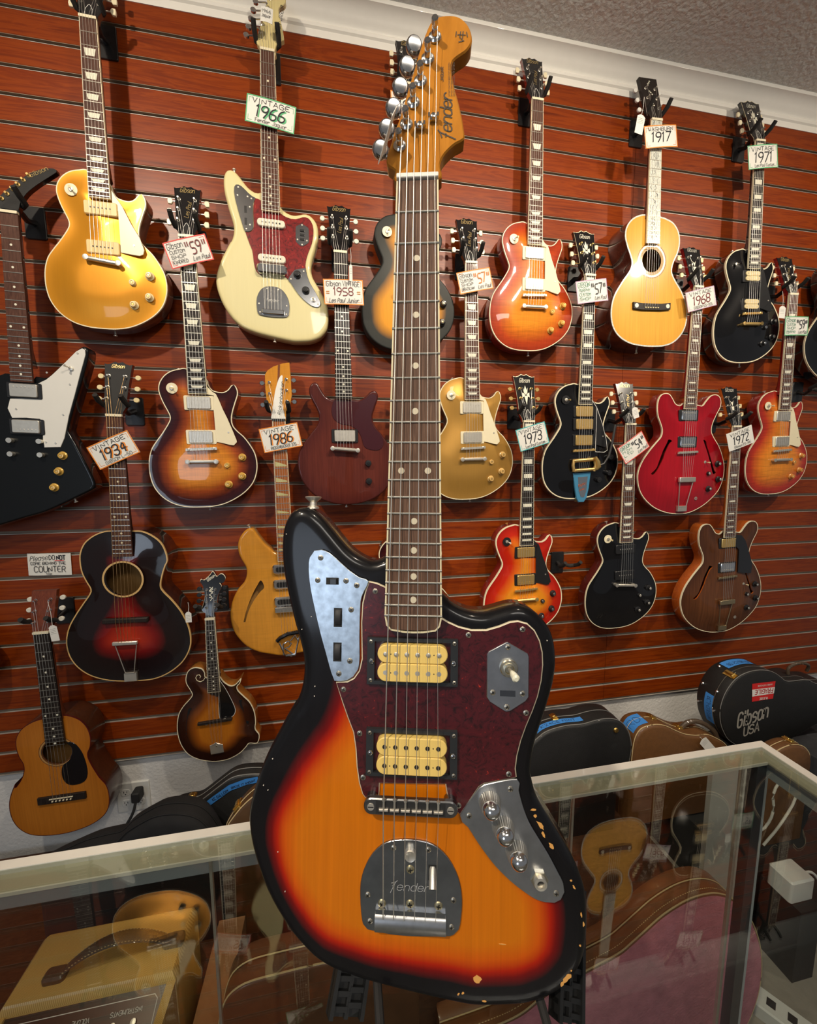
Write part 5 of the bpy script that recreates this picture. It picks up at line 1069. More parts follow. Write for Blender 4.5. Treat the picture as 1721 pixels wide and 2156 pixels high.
MB().lathe((.126, .693, -.0082), [(.008, 0), (.008, .002), (.0045, .003), (.0045, .006), (.003, .006), (.003, .002)], 12).build('jack_socket', nickel, root)
strap_button(root, 0, .818, -.03, nickel); strap_button(root, -.11, .332, -.03, nickel, (0, -1, 0)); hanger('jag66', 'black hanger holding the cream offset guitar')

# ------------------------------------------------------------------ the big guitar in front
U = Vector(HERO[1]).normalized(); Vd = Vector(HERO[2]); Vd = (Vd - U * Vd.dot(U)).normalized(); Nn = U.cross(Vd)   # Nn points away from the viewer
O = Vector(HERO[0]) + Vector((0, 0, EYE))
hm_ = Matrix(((U.x, Nn.x, -Vd.x, O.x), (U.y, Nn.y, -Vd.y, O.y), (U.z, Nn.z, -Vd.z, O.z), (0, 0, 0, 1)))
hero = empty('electric_guitar', None, 'large worn three-tone sunburst offset guitar standing on the glass counter in front', 'guitar', mtx=hm_)
def wf(x, y):
    t = min(1, max(0, (y - .50) / .20)); s = min(1, max(0, (x + .12) / .20))
    left = .095 + (.050 - .095) * t; right = .078 + (.066 - .078) * t
    return left + (right - left) * s
c0, c1 = Vector((-.1521, .6273)), Vector((-.0926, .7773)); cd = (c1 - c0).normalized(); cn = Vector((-cd.y, cd.x))
def contour(x, y):
    p = Vector((x, y)) - c0; s = p.dot(cn)
    if p.dot(cd) < -.10: return 0
    f = min(1, max(0, (p.dot(cd) + .10) / .10))
    return -max(0, (s + .004)) * .13 * f if s > -.004 else 0
bside_m = blackg
body(hero, 'jag', -.012, .044, [M_['three_tone_burst'], mat('worn_black_side', (.007, .007, .007), .25, 0, .6, var=.3), black, black], r=.011, cell=.006, wfn=wf, zfn=contour, backr=.008)
Lh = .610
# fretboard with every fret, dot and the binding as parts
hb = grain('rosewood_board_worn', [(.28, (.055, .030, .020)), (.5, (.115, .062, .040)), (.72, (.20, .115, .075))], (110, 60, 4), .5, .05, dist=1.2, nscale=5)
end = .4533; hwf = lambda v: (.0425 + (.0565 - .0425) * v / .4388) / 2
mb = MB(); b = .0013
mb.prism([(-hwf(0) + b, .002), (hwf(0) - b, .002), (hwf(.44) - b, .446), (.022, .4525), (.0, end), (-.022, .4525), (-hwf(.44) + b, .446)], -.007, 0, 0)
fb = mb.build('fretboard', hb, hero, smooth=False)
bm_ = mat('aged_binding', (.70, .62, .40), .4, 0, .3)
edge_l = [(-hwf(v), v) for v in (.002, .15, .30, .440)] + [(-.0265, .449), (-.022, .4537), (-.010, .4556), (0, .4560), (.010, .4556), (.022, .4537), (.0265, .449)] + [(hwf(v), v) for v in (.440, .30, .15, .002)]
cen = Vector((0, .2)); mb = MB()
E1 = edge_l; n_ = len(E1)
inn_ = []
for i, (x, y) in enumerate(E1):
    a = Vector(E1[max(i - 1, 0)]); c_ = Vector(E1[min(i + 1, n_ - 1)]); t = (c_ - a).normalized(); nn = Vector((t.y, -t.x)); inn_.append((x + nn.x * .0016, y + nn.y * .0016))
for i in range(n_ - 1):
    q = [E1[i], E1[i + 1], inn_[i + 1], inn_[i]]; mb.prism(q, -.007, .00015, 0)
mb.build('fretboard_binding', bm_, fb, smooth=False)
for k in range(1, 23):
    v = fpos(k, Lh); h_ = hwf(v) + .0001
    mb = MB(); N_ = 8
    prof_ = [(-.0012, 0), (-.0009, .0009), (0, .0013), (.0009, .0009), (.0012, 0)]
    for s in (-h_, h_): mb.v += [(s, v + a, c) for a, c in prof_]
    mb.f = [(i, i + 1, 5 + i + 1, 5 + i) for i in range(4)] + [(0, 1, 2, 3, 4), (5, 6, 7, 8, 9), (0, 4, 9, 5)]; mb.m = [0] * len(mb.f)
    mb.build('fret', frmet, fb, angle=80)
dotm = mat('clay_dot', (.62, .55, .40), .5, var=.05)
for k in INL:
    m_ = (fpos(k - 1, Lh) + fpos(k, Lh)) / 2
    for u in ((-.0132, .0132) if k == 12 else (0,)): MB().disc(u, m_, .0032, -.001, .00025, 20).build('position_dot', dotm, fb)
MB().rbox(-.0212, .0212, -.0045, .0005, -.004, .0026, .0012, bev=.0006).build('nut', mat('white_nut', (.76, .74, .68), .35), hero)
neckmesh(hero, .44, .042, .055, mat('amber_neck_side', (.40, .17, .03), .3, 0, .7, var=.1), top=-.007, bodytop=-.012, d0=.014, d1=.015)
hmap = grain('amber_tinted_maple', [(.3, (.34, .125, .009)), (.5, (.42, .16, .012)), (.72, (.50, .20, .018))], (14, 20, 3), .35, .2, dist=1.0, nscale=4)
p_ = [(x, y) for x, y in shp('jag_head')]
p_ = [(-.0215, -.003)] + p_[1:-1] + [(.0215, -.003)]
hd = MB().prism(spline(p_, .004), -.022, -.008, 0, .0014, zf=lambda x, y: 0 if y < -.02 else (y + .02) * .16 * (1 if y < .0 else 0)).build('headstock', hmap, hero, angle=40)
HZ = -.008
HL = mat('dark_decal', (.035, .022, .012), .5, var=.2)
mb = MB(); text(mb, '§ender', .0345, -.046, .012, .0013, HZ + .0004, ang=math.radians(90), width=.050, shear=.3, adv=5.0); mb.build('lettering', HL, hd, smooth=False)
mb = MB(); text(mb, 'JAGUAR', .0255, -.108, .0030, .0005, HZ + .0004, ang=math.radians(90), width=.016)
for i_, u in enumerate((.0325, .0350, .0375)): text(mb, 'OFFSET CONTOUR BODY PAT 2573254', u, -.092, .0014, .00018, HZ + .0004, ang=math.radians(91), width=.036)
mb.build('lettering', HL, hd, smooth=False)
mb = MB()
for st in ([(.043, -.160), (.042, -.154), (.046, -.150), (.041, -.149)], [(.0455, -.160), (.045, -.153)], [(.040, -.157), (.048, -.156)], [(.0385, -.160), (.038, -.155)], [(.049, -.159), (.050, -.154)]): mb.ribbon(st, .0009, HZ + .0004)
mb.build('stamped_mark', HL, hd, smooth=False)
tunm = mat('aged_chrome', (.55, .54, .52), .2, 1.0, var=.12, vscale=120)
PG = hp('tpegs'); pegs = []
for (u, v) in PG:
    MBb = MB(); MBb.lathe((u, v, HZ), [(.0066, -.001), (.0066, .0018), (.0050, .0030), (.0042, .0034)], 20); t_ = MBb.build('tuner_bushing', tunm, hero)
    MB().lathe((u, v, HZ), [(.0033, .002), (.0033, .0065), (.0026, .0085), (.0026, .0115), (.0034, .0125), (.0034, .0165), (.0026, .0175)], 16).build('tuner_post', tunm, t_)
    pts = [(u + .0030 * math.cos(a * .9), v + .0030 * math.sin(a * .9), HZ + .0088 + .0006 * (a // 7) * .3) for a in range(16)]
    MB().tube(pts, .00045, 5).build('string_winding', strm, t_); pegs.append((u + .0026, v, HZ + .0095))
    a = Vector((-.958, -.286)) if True else None
    ub, vb_ = u + (-.0335), v - .006 + .010
    MB().tube([(u - .002, v - .003, -.028), (u - .016, v - .009, -.028)], .0022, 8).build('tuner_shaft', tunm, t_)
    mb = MB(); K = 14
    pr = []
    cx, cy = u - .0225, v - .016
    mb.lathe((cx, cy, -.0270), [(.0030, -.0052), (.0068, -.0046), (.0086, -.0026), (.0092, 0), (.0086, .0026), (.0068, .0046), (.0030, .0052)], 22, axis=(.25, .35, 1)); mb.build('tuner_button', tunm, t_)
for (u, v) in hp('trees'):
    mb = MB(); mb.rbox(u - .0045, u + .0045, v - .0028, v + .0028, HZ, HZ + .0045, .002, bev=.001); mb.lathe((u, v, HZ + .004), [(.0028, 0), (.0026, .0018), (.0014, .0022)], 10); mb.box(u - .0055, u - .0035, v - .002, v + .002, HZ + .003, HZ + .0065); mb.box(u + .0035, u + .0055, v - .002, v + .002, HZ + .003, HZ + .0065); mb.build('string_tree', tunm, hero)
# pickguard: white ply edge and tortoise face
gd = spline(hp('dummy') if 'dummy' in HP else shp('jag_guard'), .03)
gd = shp('jag_guard')
MB().prism(gd, -.0122, -.0105, 0).build('pickguard_ply', white3, hero, smooth=False)
g_ = MB().prism(gd, -.0105, -.0094, 0, .0013, mtop=1); gobj = g_.build('pickguard', [white3, tort], hero, angle=20)
def screw(u, v, z, r_, par, m=None, nm='screw'):
    mb = MB(); mb.lathe((u, v, z - .0006), [(r_, 0), (r_ * .86, .0009), (r_ * .45, .0014), (.0004, .0015)], 14, 0); a = random.Random(int(u * 1e5)).uniform(0, 1.5)
    for k in range(2):
        ca, sa = math.cos(a + k * math.pi / 2), math.sin(a + k * math.pi / 2)
        mb.add([(u + x * ca - y * sa, v + x * sa + y * ca, z + .00105) for x, y in ((-r_ * .55, -r_ * .13), (r_ * .55, -r_ * .13), (r_ * .55, r_ * .13), (-r_ * .55, r_ * .13))], [(0, 1, 2, 3)], 1)
    return mb.build(nm, [m or mat('aged_screw', (.62, .56, .45), .32, 1.0, var=.25, vscale=300), black], par)
for (u, v) in hp('screws_guard'): screw(u, v, -.0094, .0032, gobj)
platez = mat('brushed_zinc_plate', (.50, .52, .55), .34, 1.0, var=.28, vscale=70)
platez2 = mat('clouded_chrome_window_tint', (.60, .68, .76), .36, 1.0, var=.55, vscale=130)  # bluish reflection of window daylight is put into the chrome colour
platez3 = mat('dark_chrome_plate', (.34, .36, .39), .30, 1.0, var=.30, vscale=60)
def cplate(key, nm, m, sk, z0=-.0100, z1=-.0083, bev=.0005):
    p = MB().prism(spline(shp(key), .006) if key not in ('jag_hex',) else shp(key), z0, z1, 0, bev).build(nm, m, hero, angle=30)
    for (u, v) in hp(sk): screw(u, v, z1 + .0002, .0031, p)
    return p
pu_ = cplate('jag_upper', 'control_plate', platez2, 'screws_upper')
for (u, v), (a, b_) in zip(hp('slots'), ((.0065, .0035), (.0042, .0095), (.0042, .0095))):
    mb = MB(); mb.box(u - a, u + a, v - b_, v + b_, -.0082, -.00805); mb.build('slot', blackm, pu_, smooth=False)
u, v = hp('slots')[0]; MB().rbox(u - .002, u + .005, v - .003, v + .003, -.0082, -.0045, .0008, bev=.0006).build('slide_switch', black, pu_)
for (u, v) in hp('slots')[1:]:
    mb = MB(); R_ = .011; mb.lathe((u + .0002, v, -.0155), [(R_ * .97, -.003), (R_, -.0025), (R_, .0025), (R_ * .97, .003)], 30, axis=(1, 0, 0)); mb.build('roller_knob', mat('roller_rubber', (.02, .02, .022), .6, var=.3), pu_)
ph = cplate('jag_hex', 'switch_plate', platez, 'screws_hex', z0=-.0096, z1=-.0078)
u, v = .0945, .4895
mb = MB(); mb.lathe((u, v, -.0080), [(.0088, 0), (.0088, .0025), (.0078, .0035), (.0058, .0036), (.0058, .0060), (.0048, .0062), (.0040, .0030)], 24); sw = mb.build('toggle_switch', mat('warm_nickel', (.66, .62, .50), .3, 1.0, var=.1), ph)
MB().tube([(u, v, -.004), (u + .0015, v + .001, .004)], .0018, 8).build('toggle_shaft', nickel, sw)
MB().tube([(u + .0012, v + .0008, .002), (u + .0022, v + .0020, .007), (u + .0030, v + .0030, .0115), (u + .0032, v + .0032, .0130)], [.0022, .0036, .0038, .0020], 14).build('toggle_tip', mat('white_tip', (.82, .80, .62), .3, 0, .4), sw)
MB().box(.0862, .1012, .5118, .5176, -.0080, -.00765).build('slot', mat('dark_slot', (.03, .035, .045), .4), ph)
pc = cplate('jag_ctrl', 'control_plate', platez, 'screws_ctrl')
for i, (u, v) in enumerate(((.0767, .6211), (.0898, .6444), (.1028, .6669))):
    mb = MB(); K = 60; R0 = .0105
    prof_ = [(.0108, 0), (.0098, .006), (.0088, .0105)]
    vs = []
    for r_, h_ in prof_:
        for k in range(K): vs.append((u + (r_ * (1.02 if k % 2 else .985)) * math.cos(2 * math.pi * k / K), v + (r_ * (1.02 if k % 2 else .985)) * math.sin(2 * math.pi * k / K), -.0083 + h_))
    mb.add(vs, [(j * K + k, j * K + (k + 1) % K, (j + 1) * K + (k + 1) % K, (j + 1) * K + k) for j in range(2) for k in range(K)] + [tuple(2 * K + k for k in range(K))])
    kn = mb.build('knob', mat('knurled_nickel', (.50, .48, .43), .42, .9, var=.1), pc, angle=30)
    MB().lathe((u, v, .0020), [(.0084, 0), (.0080, .003), (.0066, .0058), (.0044, .0074), (.0018, .0081), (.0001, .0082)], 28).build('knob_dome', chrome, kn)
u, v = hp('jack')[0]; u -= .0015; v -= .001
mb = MB(); mb.prism([(u + .0088 * math.cos(a * math.pi / 3), v + .0088 * math.sin(a * math.pi / 3)) for a in range(6)], -.0085, -.0058, 0, .0006); mb.build('jack_nut', mat('warm_nickel', (.66, .62, .50), .3, 1.0), pc)
mb = MB(); mb.lathe((u, v, -.006), [(.0060, 0), (.0060, .0045), (.0036, .0048), (.0034, .002)], 20, 0); mb.disc(u, v, .0036, -.0042, -.0040, 16, 1); mb.build('jack_socket', [nickel, blackm], pc)
# pickups
ringm_ = mat('black_pickup_ring', (.018, .020, .022), .4, 0, .2, var=.2); bobm = mat('cream_bobbin', (.84, .60, .17), .38, 0, .3, var=.03)
for idx, (vc, flat) in enumerate(((.4858, True), (.5759, False))):
    mb = MB(); x0, x1, y0, y1 = -.0458, .0445, vc - .0230, vc + .0230; xi0, xi1, yi0, yi1 = -.0385, .0372, vc - .0195, vc + .0195
    h_ = -.0050
    for r4 in ((x0, xi0, y0, y1), (xi1, x1, y0, y1), (xi0, xi1, y0, yi0), (xi0, xi1, yi1, y1)): mb.box(r4[0], r4[1], r4[2], r4[3], -.0100, h_)
    rg = mb.build('pickup_ring', ringm_, hero, smooth=False)
    MB().box(xi0, xi1, yi0, yi1, -.0115, -.0098).build('pickup_cavity', blackm, rg, smooth=False)
    for (u, v) in ((x0 + .0035, y0 + .0038), (x1 - .0035, y0 + .0038), (x0 + .0035, y1 - .0038), (x1 - .0035, y1 - .0038)): screw(u, v, h_ + .0001, .0022, rg)
    for u in (x0 + .0042, x1 - .0042): screw(u, vc, h_ + .0012, .0027, rg, chrome)
    for s in (-1, 1):
        mb = MB(); cy = vc + s * .0091; mb.rbox(-.0348, .0342, cy - .0089, cy + .0089, -.0095, .0005, .0088, bev=.0008, n=8)
        bb = mb.build('pickup_bobbin', bobm, rg)
        for k in range(6):
            u = -.0268 + .0105 * k; mb = MB()
            if flat and s > 0: mb.disc(u, cy, .0023, 0, .00065, 14)
            elif flat: mb.lathe((u, cy, .0004), [(.0025, 0), (.0022, .0010), (.0012, .0015)], 14)
            else: mb.lathe((u, cy, .0004), [(.0021, 0), (.0021, .0006), (.0012, .0006), (.0011, .0002)], 14)
            mb.build('pole_piece', nickel if flat else mat('dark_pole', (.12, .11, .10), .35, 1.0), bb)
        mb = MB(); [mb.disc(u, cy, .0006, 0, .00062, 8) for u in (-.0215, .0208)]; mb.build('pin_holes', blackm, bb, smooth=False)
# bridge
brm = mat('pewter_bridge', (.22, .22, .22), .3, 1.0, var=.25, vscale=150)
vb = .6238; mb = MB(); mb.rbox(-.0465, .0450, vb - .0075, vb + .0085, -.0035, .0015, .0075, bev=.001, n=5); bridge = mb.build('bridge', brm, hero)
MB().box(-.0345, .0330, vb - .0055, vb + .0068, .0013, .0016).build('bridge_recess', blackm, bridge, smooth=False)
for u in (-.0395, .0380):
    MB().lathe((u, vb - .0015, -.012), [(.0062, 0), (.0062, .0085)], 20).build('bridge_post', brm, bridge)
    mb = MB(); mb.lathe((u, vb + .0005, .0014), [(.0036, 0), (.0033, .0008)], 16, 0); mb.box(u - .0028, u + .0028, vb + .0001, vb + .0009, .0018, .00235, 1); mb.build('thumbscrew', [nickel, black], bridge)
bu = [-.0268 + .0106 * k for k in range(6)]
for k, u in enumerate(bu):
    mb = MB(); mb.prism([(u - .0046, vb + .0005 + .0002), (u + .0046, vb + .0005), (u + .0046, vb + .0032), (u - .0046, vb + .0032)], .0015, .0042, 0, .0009); sd = mb.build('saddle', nickel, bridge)
    MB().tube([(u, vb - .0070, .0018), (u, vb + .0005, .0022)], .0011, 8).build('saddle_screw', nickel, sd); MB().lathe((u, vb - .0070, .0018), [(.0017, -.001), (.0017, .001)], 10, axis=(0, 1, 0)).build('saddle_screw', nickel, sd)
# tremolo
pt = cplate('jag_trem', 'tremolo_plate', platez3, 'screws_trem', z0=-.0118, z1=-.0098)
for (u, v) in hp('bolts_trem'): screw(u, v, -.0092, .0042, pt, mat('brassy_screw', (.66, .58, .36), .35, 1.0, var=.3, vscale=200))
u, v = hp('button')[0]; MB().lathe((u, v - .001, -.0098), [(.0058, 0), (.0058, .0042), (.0052, .0050), (.0048, .0048)], 20).build('tremolo_button', nickel, pt)
u, v = hp('arm')[0]; MB().box(u - .0042, u + .0042, v - .016, v - .001, -.0099, -.0096).build('arm_slot', blackm, pt, smooth=False)
mb = MB(); mb.tube([(u, v - .0130, -.0120), (u, v - .004, -.0060), (u, v + .0005, -.0015)], .0036, 14, 0); mb.build('arm_collet', nickel, pt); MB().lathe((u, v + .0002, -.0017), [(.0022, 0), (.0021, .0006)], 12, axis=(0, .7, .7)).build('collet_hole', blackm, pt)
mb = MB(); text(mb, '§ender', -.0210, .7125, .0080, .00055, -.0096, width=.041, shear=.25); mb.build('lettering', mat('engraved_line', (.70, .70, .70), .4, .5), pt, smooth=False)
mb = MB(); K = 10
for x in (-.0352, .0346):
    mb.v += [(x, .7340, -.0098)] + [(x, .7445 - .0105 * math.cos(math.pi * k / (2 * K)) ** 1 + 0, -.0098 + .0062 * math.sin(math.pi * k / (2 * K))) for k in range(K + 1)] + [(x, .7500, -.0050), (x, .7510, -.0098)]
n_ = K + 4; mb.f = [(i, i + 1, n_ + i + 1, n_ + i) for i in range(n_ - 1)] + [tuple(range(n_)), tuple(range(n_, 2 * n_))]; mb.m = [0] * len(mb.f)
tb = mb.build('tailpiece_bar', mat('satin_chrome_bar', (.62, .62, .62), .28, 1.0, var=.2, vscale=180), hero, angle=50)
MB().box(-.0348, .0342, .7300, .7345, -.0098, -.0070).build('tailpiece_lip', platez3, tb, smooth=False)
# strings: post - nut - saddle - tailpiece
for k in range(6):
    un = -.0175 + .0070 * k; r_ = (.00062, .00052, .00042, .00034, .00028, .00024)[k]; ut = -.0268 + .0103 * k
    pg = pegs[5 - k] if True else None
    mid = []
    if k >= 2:
        tx, ty = hp('trees')[0 if k >= 4 else 1]; tt = (ty) / pg[1]; mid = [(un + (pg[0] - un) * tt, ty, HZ + .0050)]
    path = [pg] + mid + [(un, -.0030, .0030), (un, -.001, .0028), (bu[k], vb + .001, .0046), (bu[k] + (ut - bu[k]) * .4, .665, .0012), (ut, .7360, -.0042)]
    MB().tube(path, r_, 8).build('string', mat('wound_string', (.92, .88, .78), .42, 1.0) if k < 3 else strm, hero, angle=80)
# strap buttons, chips, tag
mb = MB(); u, v = -.1105, .3315; mb.lathe((u, v + .002, -.030), [(.0065, 0), (.0062, .002), (.0040, .003), (.0036, .007), (.0085, .0115), (.0088, .0125), (.0080, .0130), (.0001, .0130)], 22, axis=(0, -1, 0)); mb.build('strap_button', nickel, hero)
rnd = random.Random(5); wood = mat('bare_alder', (.72, .36, .09), .6, var=.15); chipw = mat('pale_chip', (.75, .68, .58), .6)
def chip(u, v, a, b_, ang, m, z=-.0117):
    P_ = []
    for k in range(11):
        t = 2 * math.pi * k / 11; rr = rnd.uniform(.6, 1.15); x, y = a * rr * math.cos(t), b_ * rr * math.sin(t); P_.append((u + x * math.cos(ang) - y * math.sin(ang), v + x * math.sin(ang) + y * math.cos(ang)))
    mb = MB(); mb.prism(P_, z - .0006, z); mb.build('paint_chip', m, hero, smooth=False)
ch = hp('chips'); sz = [(.003, .0009, 0), (.0022, .0016, 1), (.0055, .0020, .9), (.0030, .0015, 1.1), (.0045, .0020, 1), (.0012, .0010, 0), (.0025, .0010, 1), (.003, .001, 1.5), (.003, .001, 1.5), (.001, .001, 0), (.006, .0028, -.9), (.003, .0015, -1), (.0008, .0008, 0), (.0042, .0040, 0), (.0016, .0008, -.8), (.0014, .0010, -.6), (.002, .001, 0), (.004, .0006, 0)]
HO_ = np.array(spline(shp('jag'), .005))
def ztop(u, v, r_=.011):
    D = edist(np.array([[u, v]]), HO_.tolist())[0]; return -.012 + contour(u, v) + (-(r_ - math.sqrt(max(r_ * r_ - max(r_ - D, 0) ** 2, 0)))) + .0003, D
for (u, v), (a, b_, an) in zip(ch, sz):
    z, D = ztop(u, v)
    if D > .006: chip(u, v, a, b_, an, wood, z)
    else:
        k_ = .006 - D; chip(u - .003, v - .002, a * .8, b_ * .8, an, wood, ztop(u - .003, v - .002)[0] + .0006)
for (u, v) in hp('whitedots'): chip(u, v, .0006, .0006, 0, chipw, ztop(u, v)[0] + .0002)
r = empty('string_tag', (HERO[0][0], HERO[0][1], HERO[0][2] + EYE), 'white paper tag seen edge-on, tied at the lower tuners of the front guitar', 'tag')
A_ = hm_ @ Vector((-.0215, -.004, .072)); D_ = hm_ @ Vector((-.0245, -.020, .045)); C__ = hm_ @ Vector((-.0390, -.010, .007)); B_ = hm_ @ Vector((-.0345, .010, .040))
r.location = A_; mb = MB(False); o_ = Vector((.0006, .0003, 0)); V4 = [A_, D_, C__, B_]; mb.v = [tuple(p - A_) for p in V4] + [tuple(p - A_ + o_) for p in V4]
mb.f = [(0, 1, 2, 3), (4, 5, 6, 7), (0, 1, 5, 4), (1, 2, 6, 5), (2, 3, 7, 6), (3, 0, 4, 7)]; mb.m = [0] * 6; mb.build('card', paperw, r, smooth=False)
MB(False).tube([(0, 0, 0), (.004, .004, .006), (.010, .003, .004)], .0005, 5).build('string_loop', paperw, r)
# ------------------------------------------------------------------ stand under the big guitar
GZ = EYE - .55
polym = mat('black_nylon', (.007, .0075, .008), .5, 0, .05, var=.2)
r = empty('guitar_stand', (.08, .34, GZ), 'black folding guitar stand with ladder-patterned legs on the glass counter', 'stand')
def ladder(p0, p1, w_, name):
    a = Vector(p0); b = Vector(p1); L = (b - a).length; t = (b - a).normalized(); side = t.cross(Vector((0.12, -1, .25))).normalized(); nrm = side.cross(t).normalized()
    mb = MB(False)
    def slab(u0, u1, v0, v1, h0, h1):
        vs = [a + side * u + t * v + nrm * h for u in (u0, u1) for v in (v0, v1) for h in (h0, h1)]; mb.add(vs, [(0, 1, 3, 2), (4, 6, 7, 5), (0, 4, 5, 1), (2, 3, 7, 6), (0, 2, 6, 4), (1, 5, 7, 3)])
    h = w_ / 2
    slab(-h, -h + .004, 0, L, -.008, .008); slab(h - .004, h, 0, L, -.008, .008); slab(-.002, .002, 0, L, -.006, .005); slab(-h, h, 0, L, -.004, .0)
    k = 0
    while k * .0105 < L - .004:
        slab(-h, 0, k * .0105, k * .0105 + .004, -.006, .0055); slab(0, h, k * .0105 + .003, k * .0105 + .007, -.006, .0055); k += 1
    o = mb.build(name, polym, r, smooth=False); o.matrix_parent_inverse = Matrix.Translation((-.08, -.34, -GZ)); return o
ladder((.022, .392, EYE - .475), (-.004, .336, GZ + .002), .036, 'leg')
ladder((.252, .352, EYE - .475), (.213, .292, GZ + .002), .032, 'leg')
mb = MB(False); mb.tube([(.008, .398, EYE - .478), (.250, .358, EYE - .478)], .007, 8); o = mb.build('cross_bar', polym, r); o.matrix_parent_inverse = Matrix.Translation((-.08, -.34, -GZ))
for p0, p1 in (((.03, .375, EYE - .515), (.03, .318, EYE - .5415)), ((.190, .345, EYE - .515), (.190, .285, EYE - .5415))):
    mb = MB(False); mb.tube([p0, p1, (p1[0], p1[1] - .012, p1[2] + .012)], .0045, 8); o = mb.build('cradle_arm', rubber, r); o.matrix_parent_inverse = Matrix.Translation((-.08, -.34, -GZ))

# ------------------------------------------------------------------ glass display counter
XR, YB, YF, XL = .829, .583, -.10, -1.30
alu = mat('white_enamel_frame', (.66, .64, .58), .4, .0, .3, var=.05)
alug = mat('grey_aluminium', (.52, .56, .58), .42, .3, var=.1, vscale=15)
glz = glassmat('counter_glass', (.83, .85, .82), 1.6); ge = mat('green_glass_edge', (.46, .43, .33), .3, 0, .3)
case = empty('display_counter', (.0, .25, 0), 'glass-topped display counter with white metal frame', 'display counter')
def pb(name, m, *bx, par=case, sm=False):
    mb = MB(False); [mb.box(*b_) for b_ in bx]
    mb.v = [(x - .0, y - .25, z) for x, y, z in mb.v]; return mb.build(name, m, par, smooth=sm)
fr = pb('top_frame', alu, (XL, XR, YB - .014, YB, GZ - .03, GZ + .0015), (XR - .017, XR, YF + .014, YB - .014, GZ - .03, GZ + .0015), (XL, XR, YF, YF + .014, GZ - .03, GZ + .0015))
pb('frame_ledge', ge, (XL, XR - .017, YB - .040, YB - .014, GZ - .010, GZ - .0070), (XR - .038, XR - .017, YF, YB - .040, GZ - .010, GZ - .0070), par=fr)
pb('ledge_lip', alu, (XL, XR - .038, YB - .042, YB - .040, GZ - .012, GZ - .0069), par=fr)
pb('glass_top', glz, (XL, XR - .017, YF + .014, YB - .014, GZ - .0065, GZ))
pb('rear_rail', alug, (XL, .35, YB - .014, YB - .008, GZ - .060, GZ - .03), (XL, XR - .02, YB - .010, YB - .004, GZ - .045, GZ - .03))
pb('side_rail', alug, (XR - .012, XR - .004, YF, YB - .01, GZ - .055, GZ - .03))
pb('corner_post', mat('dark_steel_post', (.10, .11, .13), .3, .8, var=.1), (XR - .044, XR - .022, YB - .030, YB - .012, EYE - 1.48, GZ - .012))
pb('corner_post', alug, (XR - .020, XR - .004, YB - .022, YB - .006, EYE - 1.48, GZ - .012))
pb('shelf_standard', nickel, (XR - .064, XR - .057, YB - .018, YB - .012, EYE - 1.48, GZ - .03))
pb('shelf_standard', nickel, (.401, .405, YB - .018, YB - .012, EYE - 1.48, GZ - .03))
pb('shelf_standard', nickel, (-.201, -.197, YB - .018, YB - .012, EYE - 1.48, GZ - .03))
pb('base_cabinet', mat('dark_laminate', (.04, .03, .025), .5, var=.1), (XL, XR, YF, YB, .0, EYE - 1.48))

# ------------------------------------------------------------------ low bench behind the counter
BZ = EYE - 1.35
mb = MB(False); mb.box(-1.6, .15, .645, WALLY - .02, BZ - .03, BZ); mb.box(.15, 1.10, .775, WALLY - .02, BZ - .03, BZ); mb.box(-1.6, -1.55, .68, WALLY - .03, 0, BZ - .03); mb.box(1.05, 1.10, .79, WALLY - .03, 0, BZ - .03)
tag(mb.build('storage_bench', grain('dark_brown_bench', [(.3, (.05, .022, .012)), (.7, (.10, .045, .022))], (4, 14, 14), .5, .1), smooth=False), 'low dark brown bench behind the glass counter, carrying cases and amplifier', 'bench')

tweed = bpy.data.materials.new('yellow_tweed'); tweed.use_nodes = True; nt = tweed.node_tree; b = nt.nodes['Principled BSDF']
tc = nt.nodes.new('ShaderNodeTexCoord'); mp = nt.nodes.new('ShaderNodeMapping'); mp.inputs['Rotation'].default_value = (.6, .5, .75); wv = nt.nodes.new('ShaderNodeTexWave'); wv.inputs['Scale'].default_value = 150; wv.inputs['Distortion'].default_value = .8
cr = nt.nodes.new('ShaderNodeValToRGB'); cr.color_ramp.elements[0].color = (.48, .29, .07, 1); cr.color_ramp.elements[1].color = (.74, .50, .17, 1)
nt.links.new(tc.outputs['Object'], mp.inputs[0]); nt.links.new(mp.outputs[0], wv.inputs[0]); nt.links.new(wv.outputs[0], cr.inputs[0]); nt.links.new(cr.outputs[0], b.inputs['Base Color']); b.inputs['Roughness'].default_value = .5; b.inputs['Coat Weight'].default_value = .25
leather = mat('worn_brown_leather', (.075, .050, .030), .5, 0, .25, var=.4, vscale=70, bump=.3, bscale=200)
ax0, ax1, ay0, ay1, az = -.642, -.336, .655, .868, EYE - 1.0
r = empty('guitar_amplifier', ((ax0 + ax1) / 2, (ay0 + ay1) / 2, BZ), 'small yellow tweed guitar amplifier with worn leather handle, seen through the counter glass', 'amplifier')
def rel(mb): L = r.location; mb.v = [(x - L.x, y - L.y, z - L.z) for x, y, z in mb.v]; return mb
mb = MB(False); P = [(ax0, .735), (ax1, .735), (ax1, ay1), (ax0, ay1)]
mb.prism([(ax0 + .01, ay1), (ax0, ay1 - .01), (ax0, .735), (ax1, .735), (ax1, ay1 - .01), (ax1 - .01, ay1)], BZ, az, 0, .012)
mb.box(ax0, ax0 + .016, ay0, .735, BZ, az - .012); mb.box(ax1 - .016, ax1, ay0, .735, BZ, az - .012); mb.box(ax0 + .016, ax1 - .016, ay0, ay0 + .05, BZ, az - .20)
rel(mb).build('cabinet', tweed, r, angle=50)
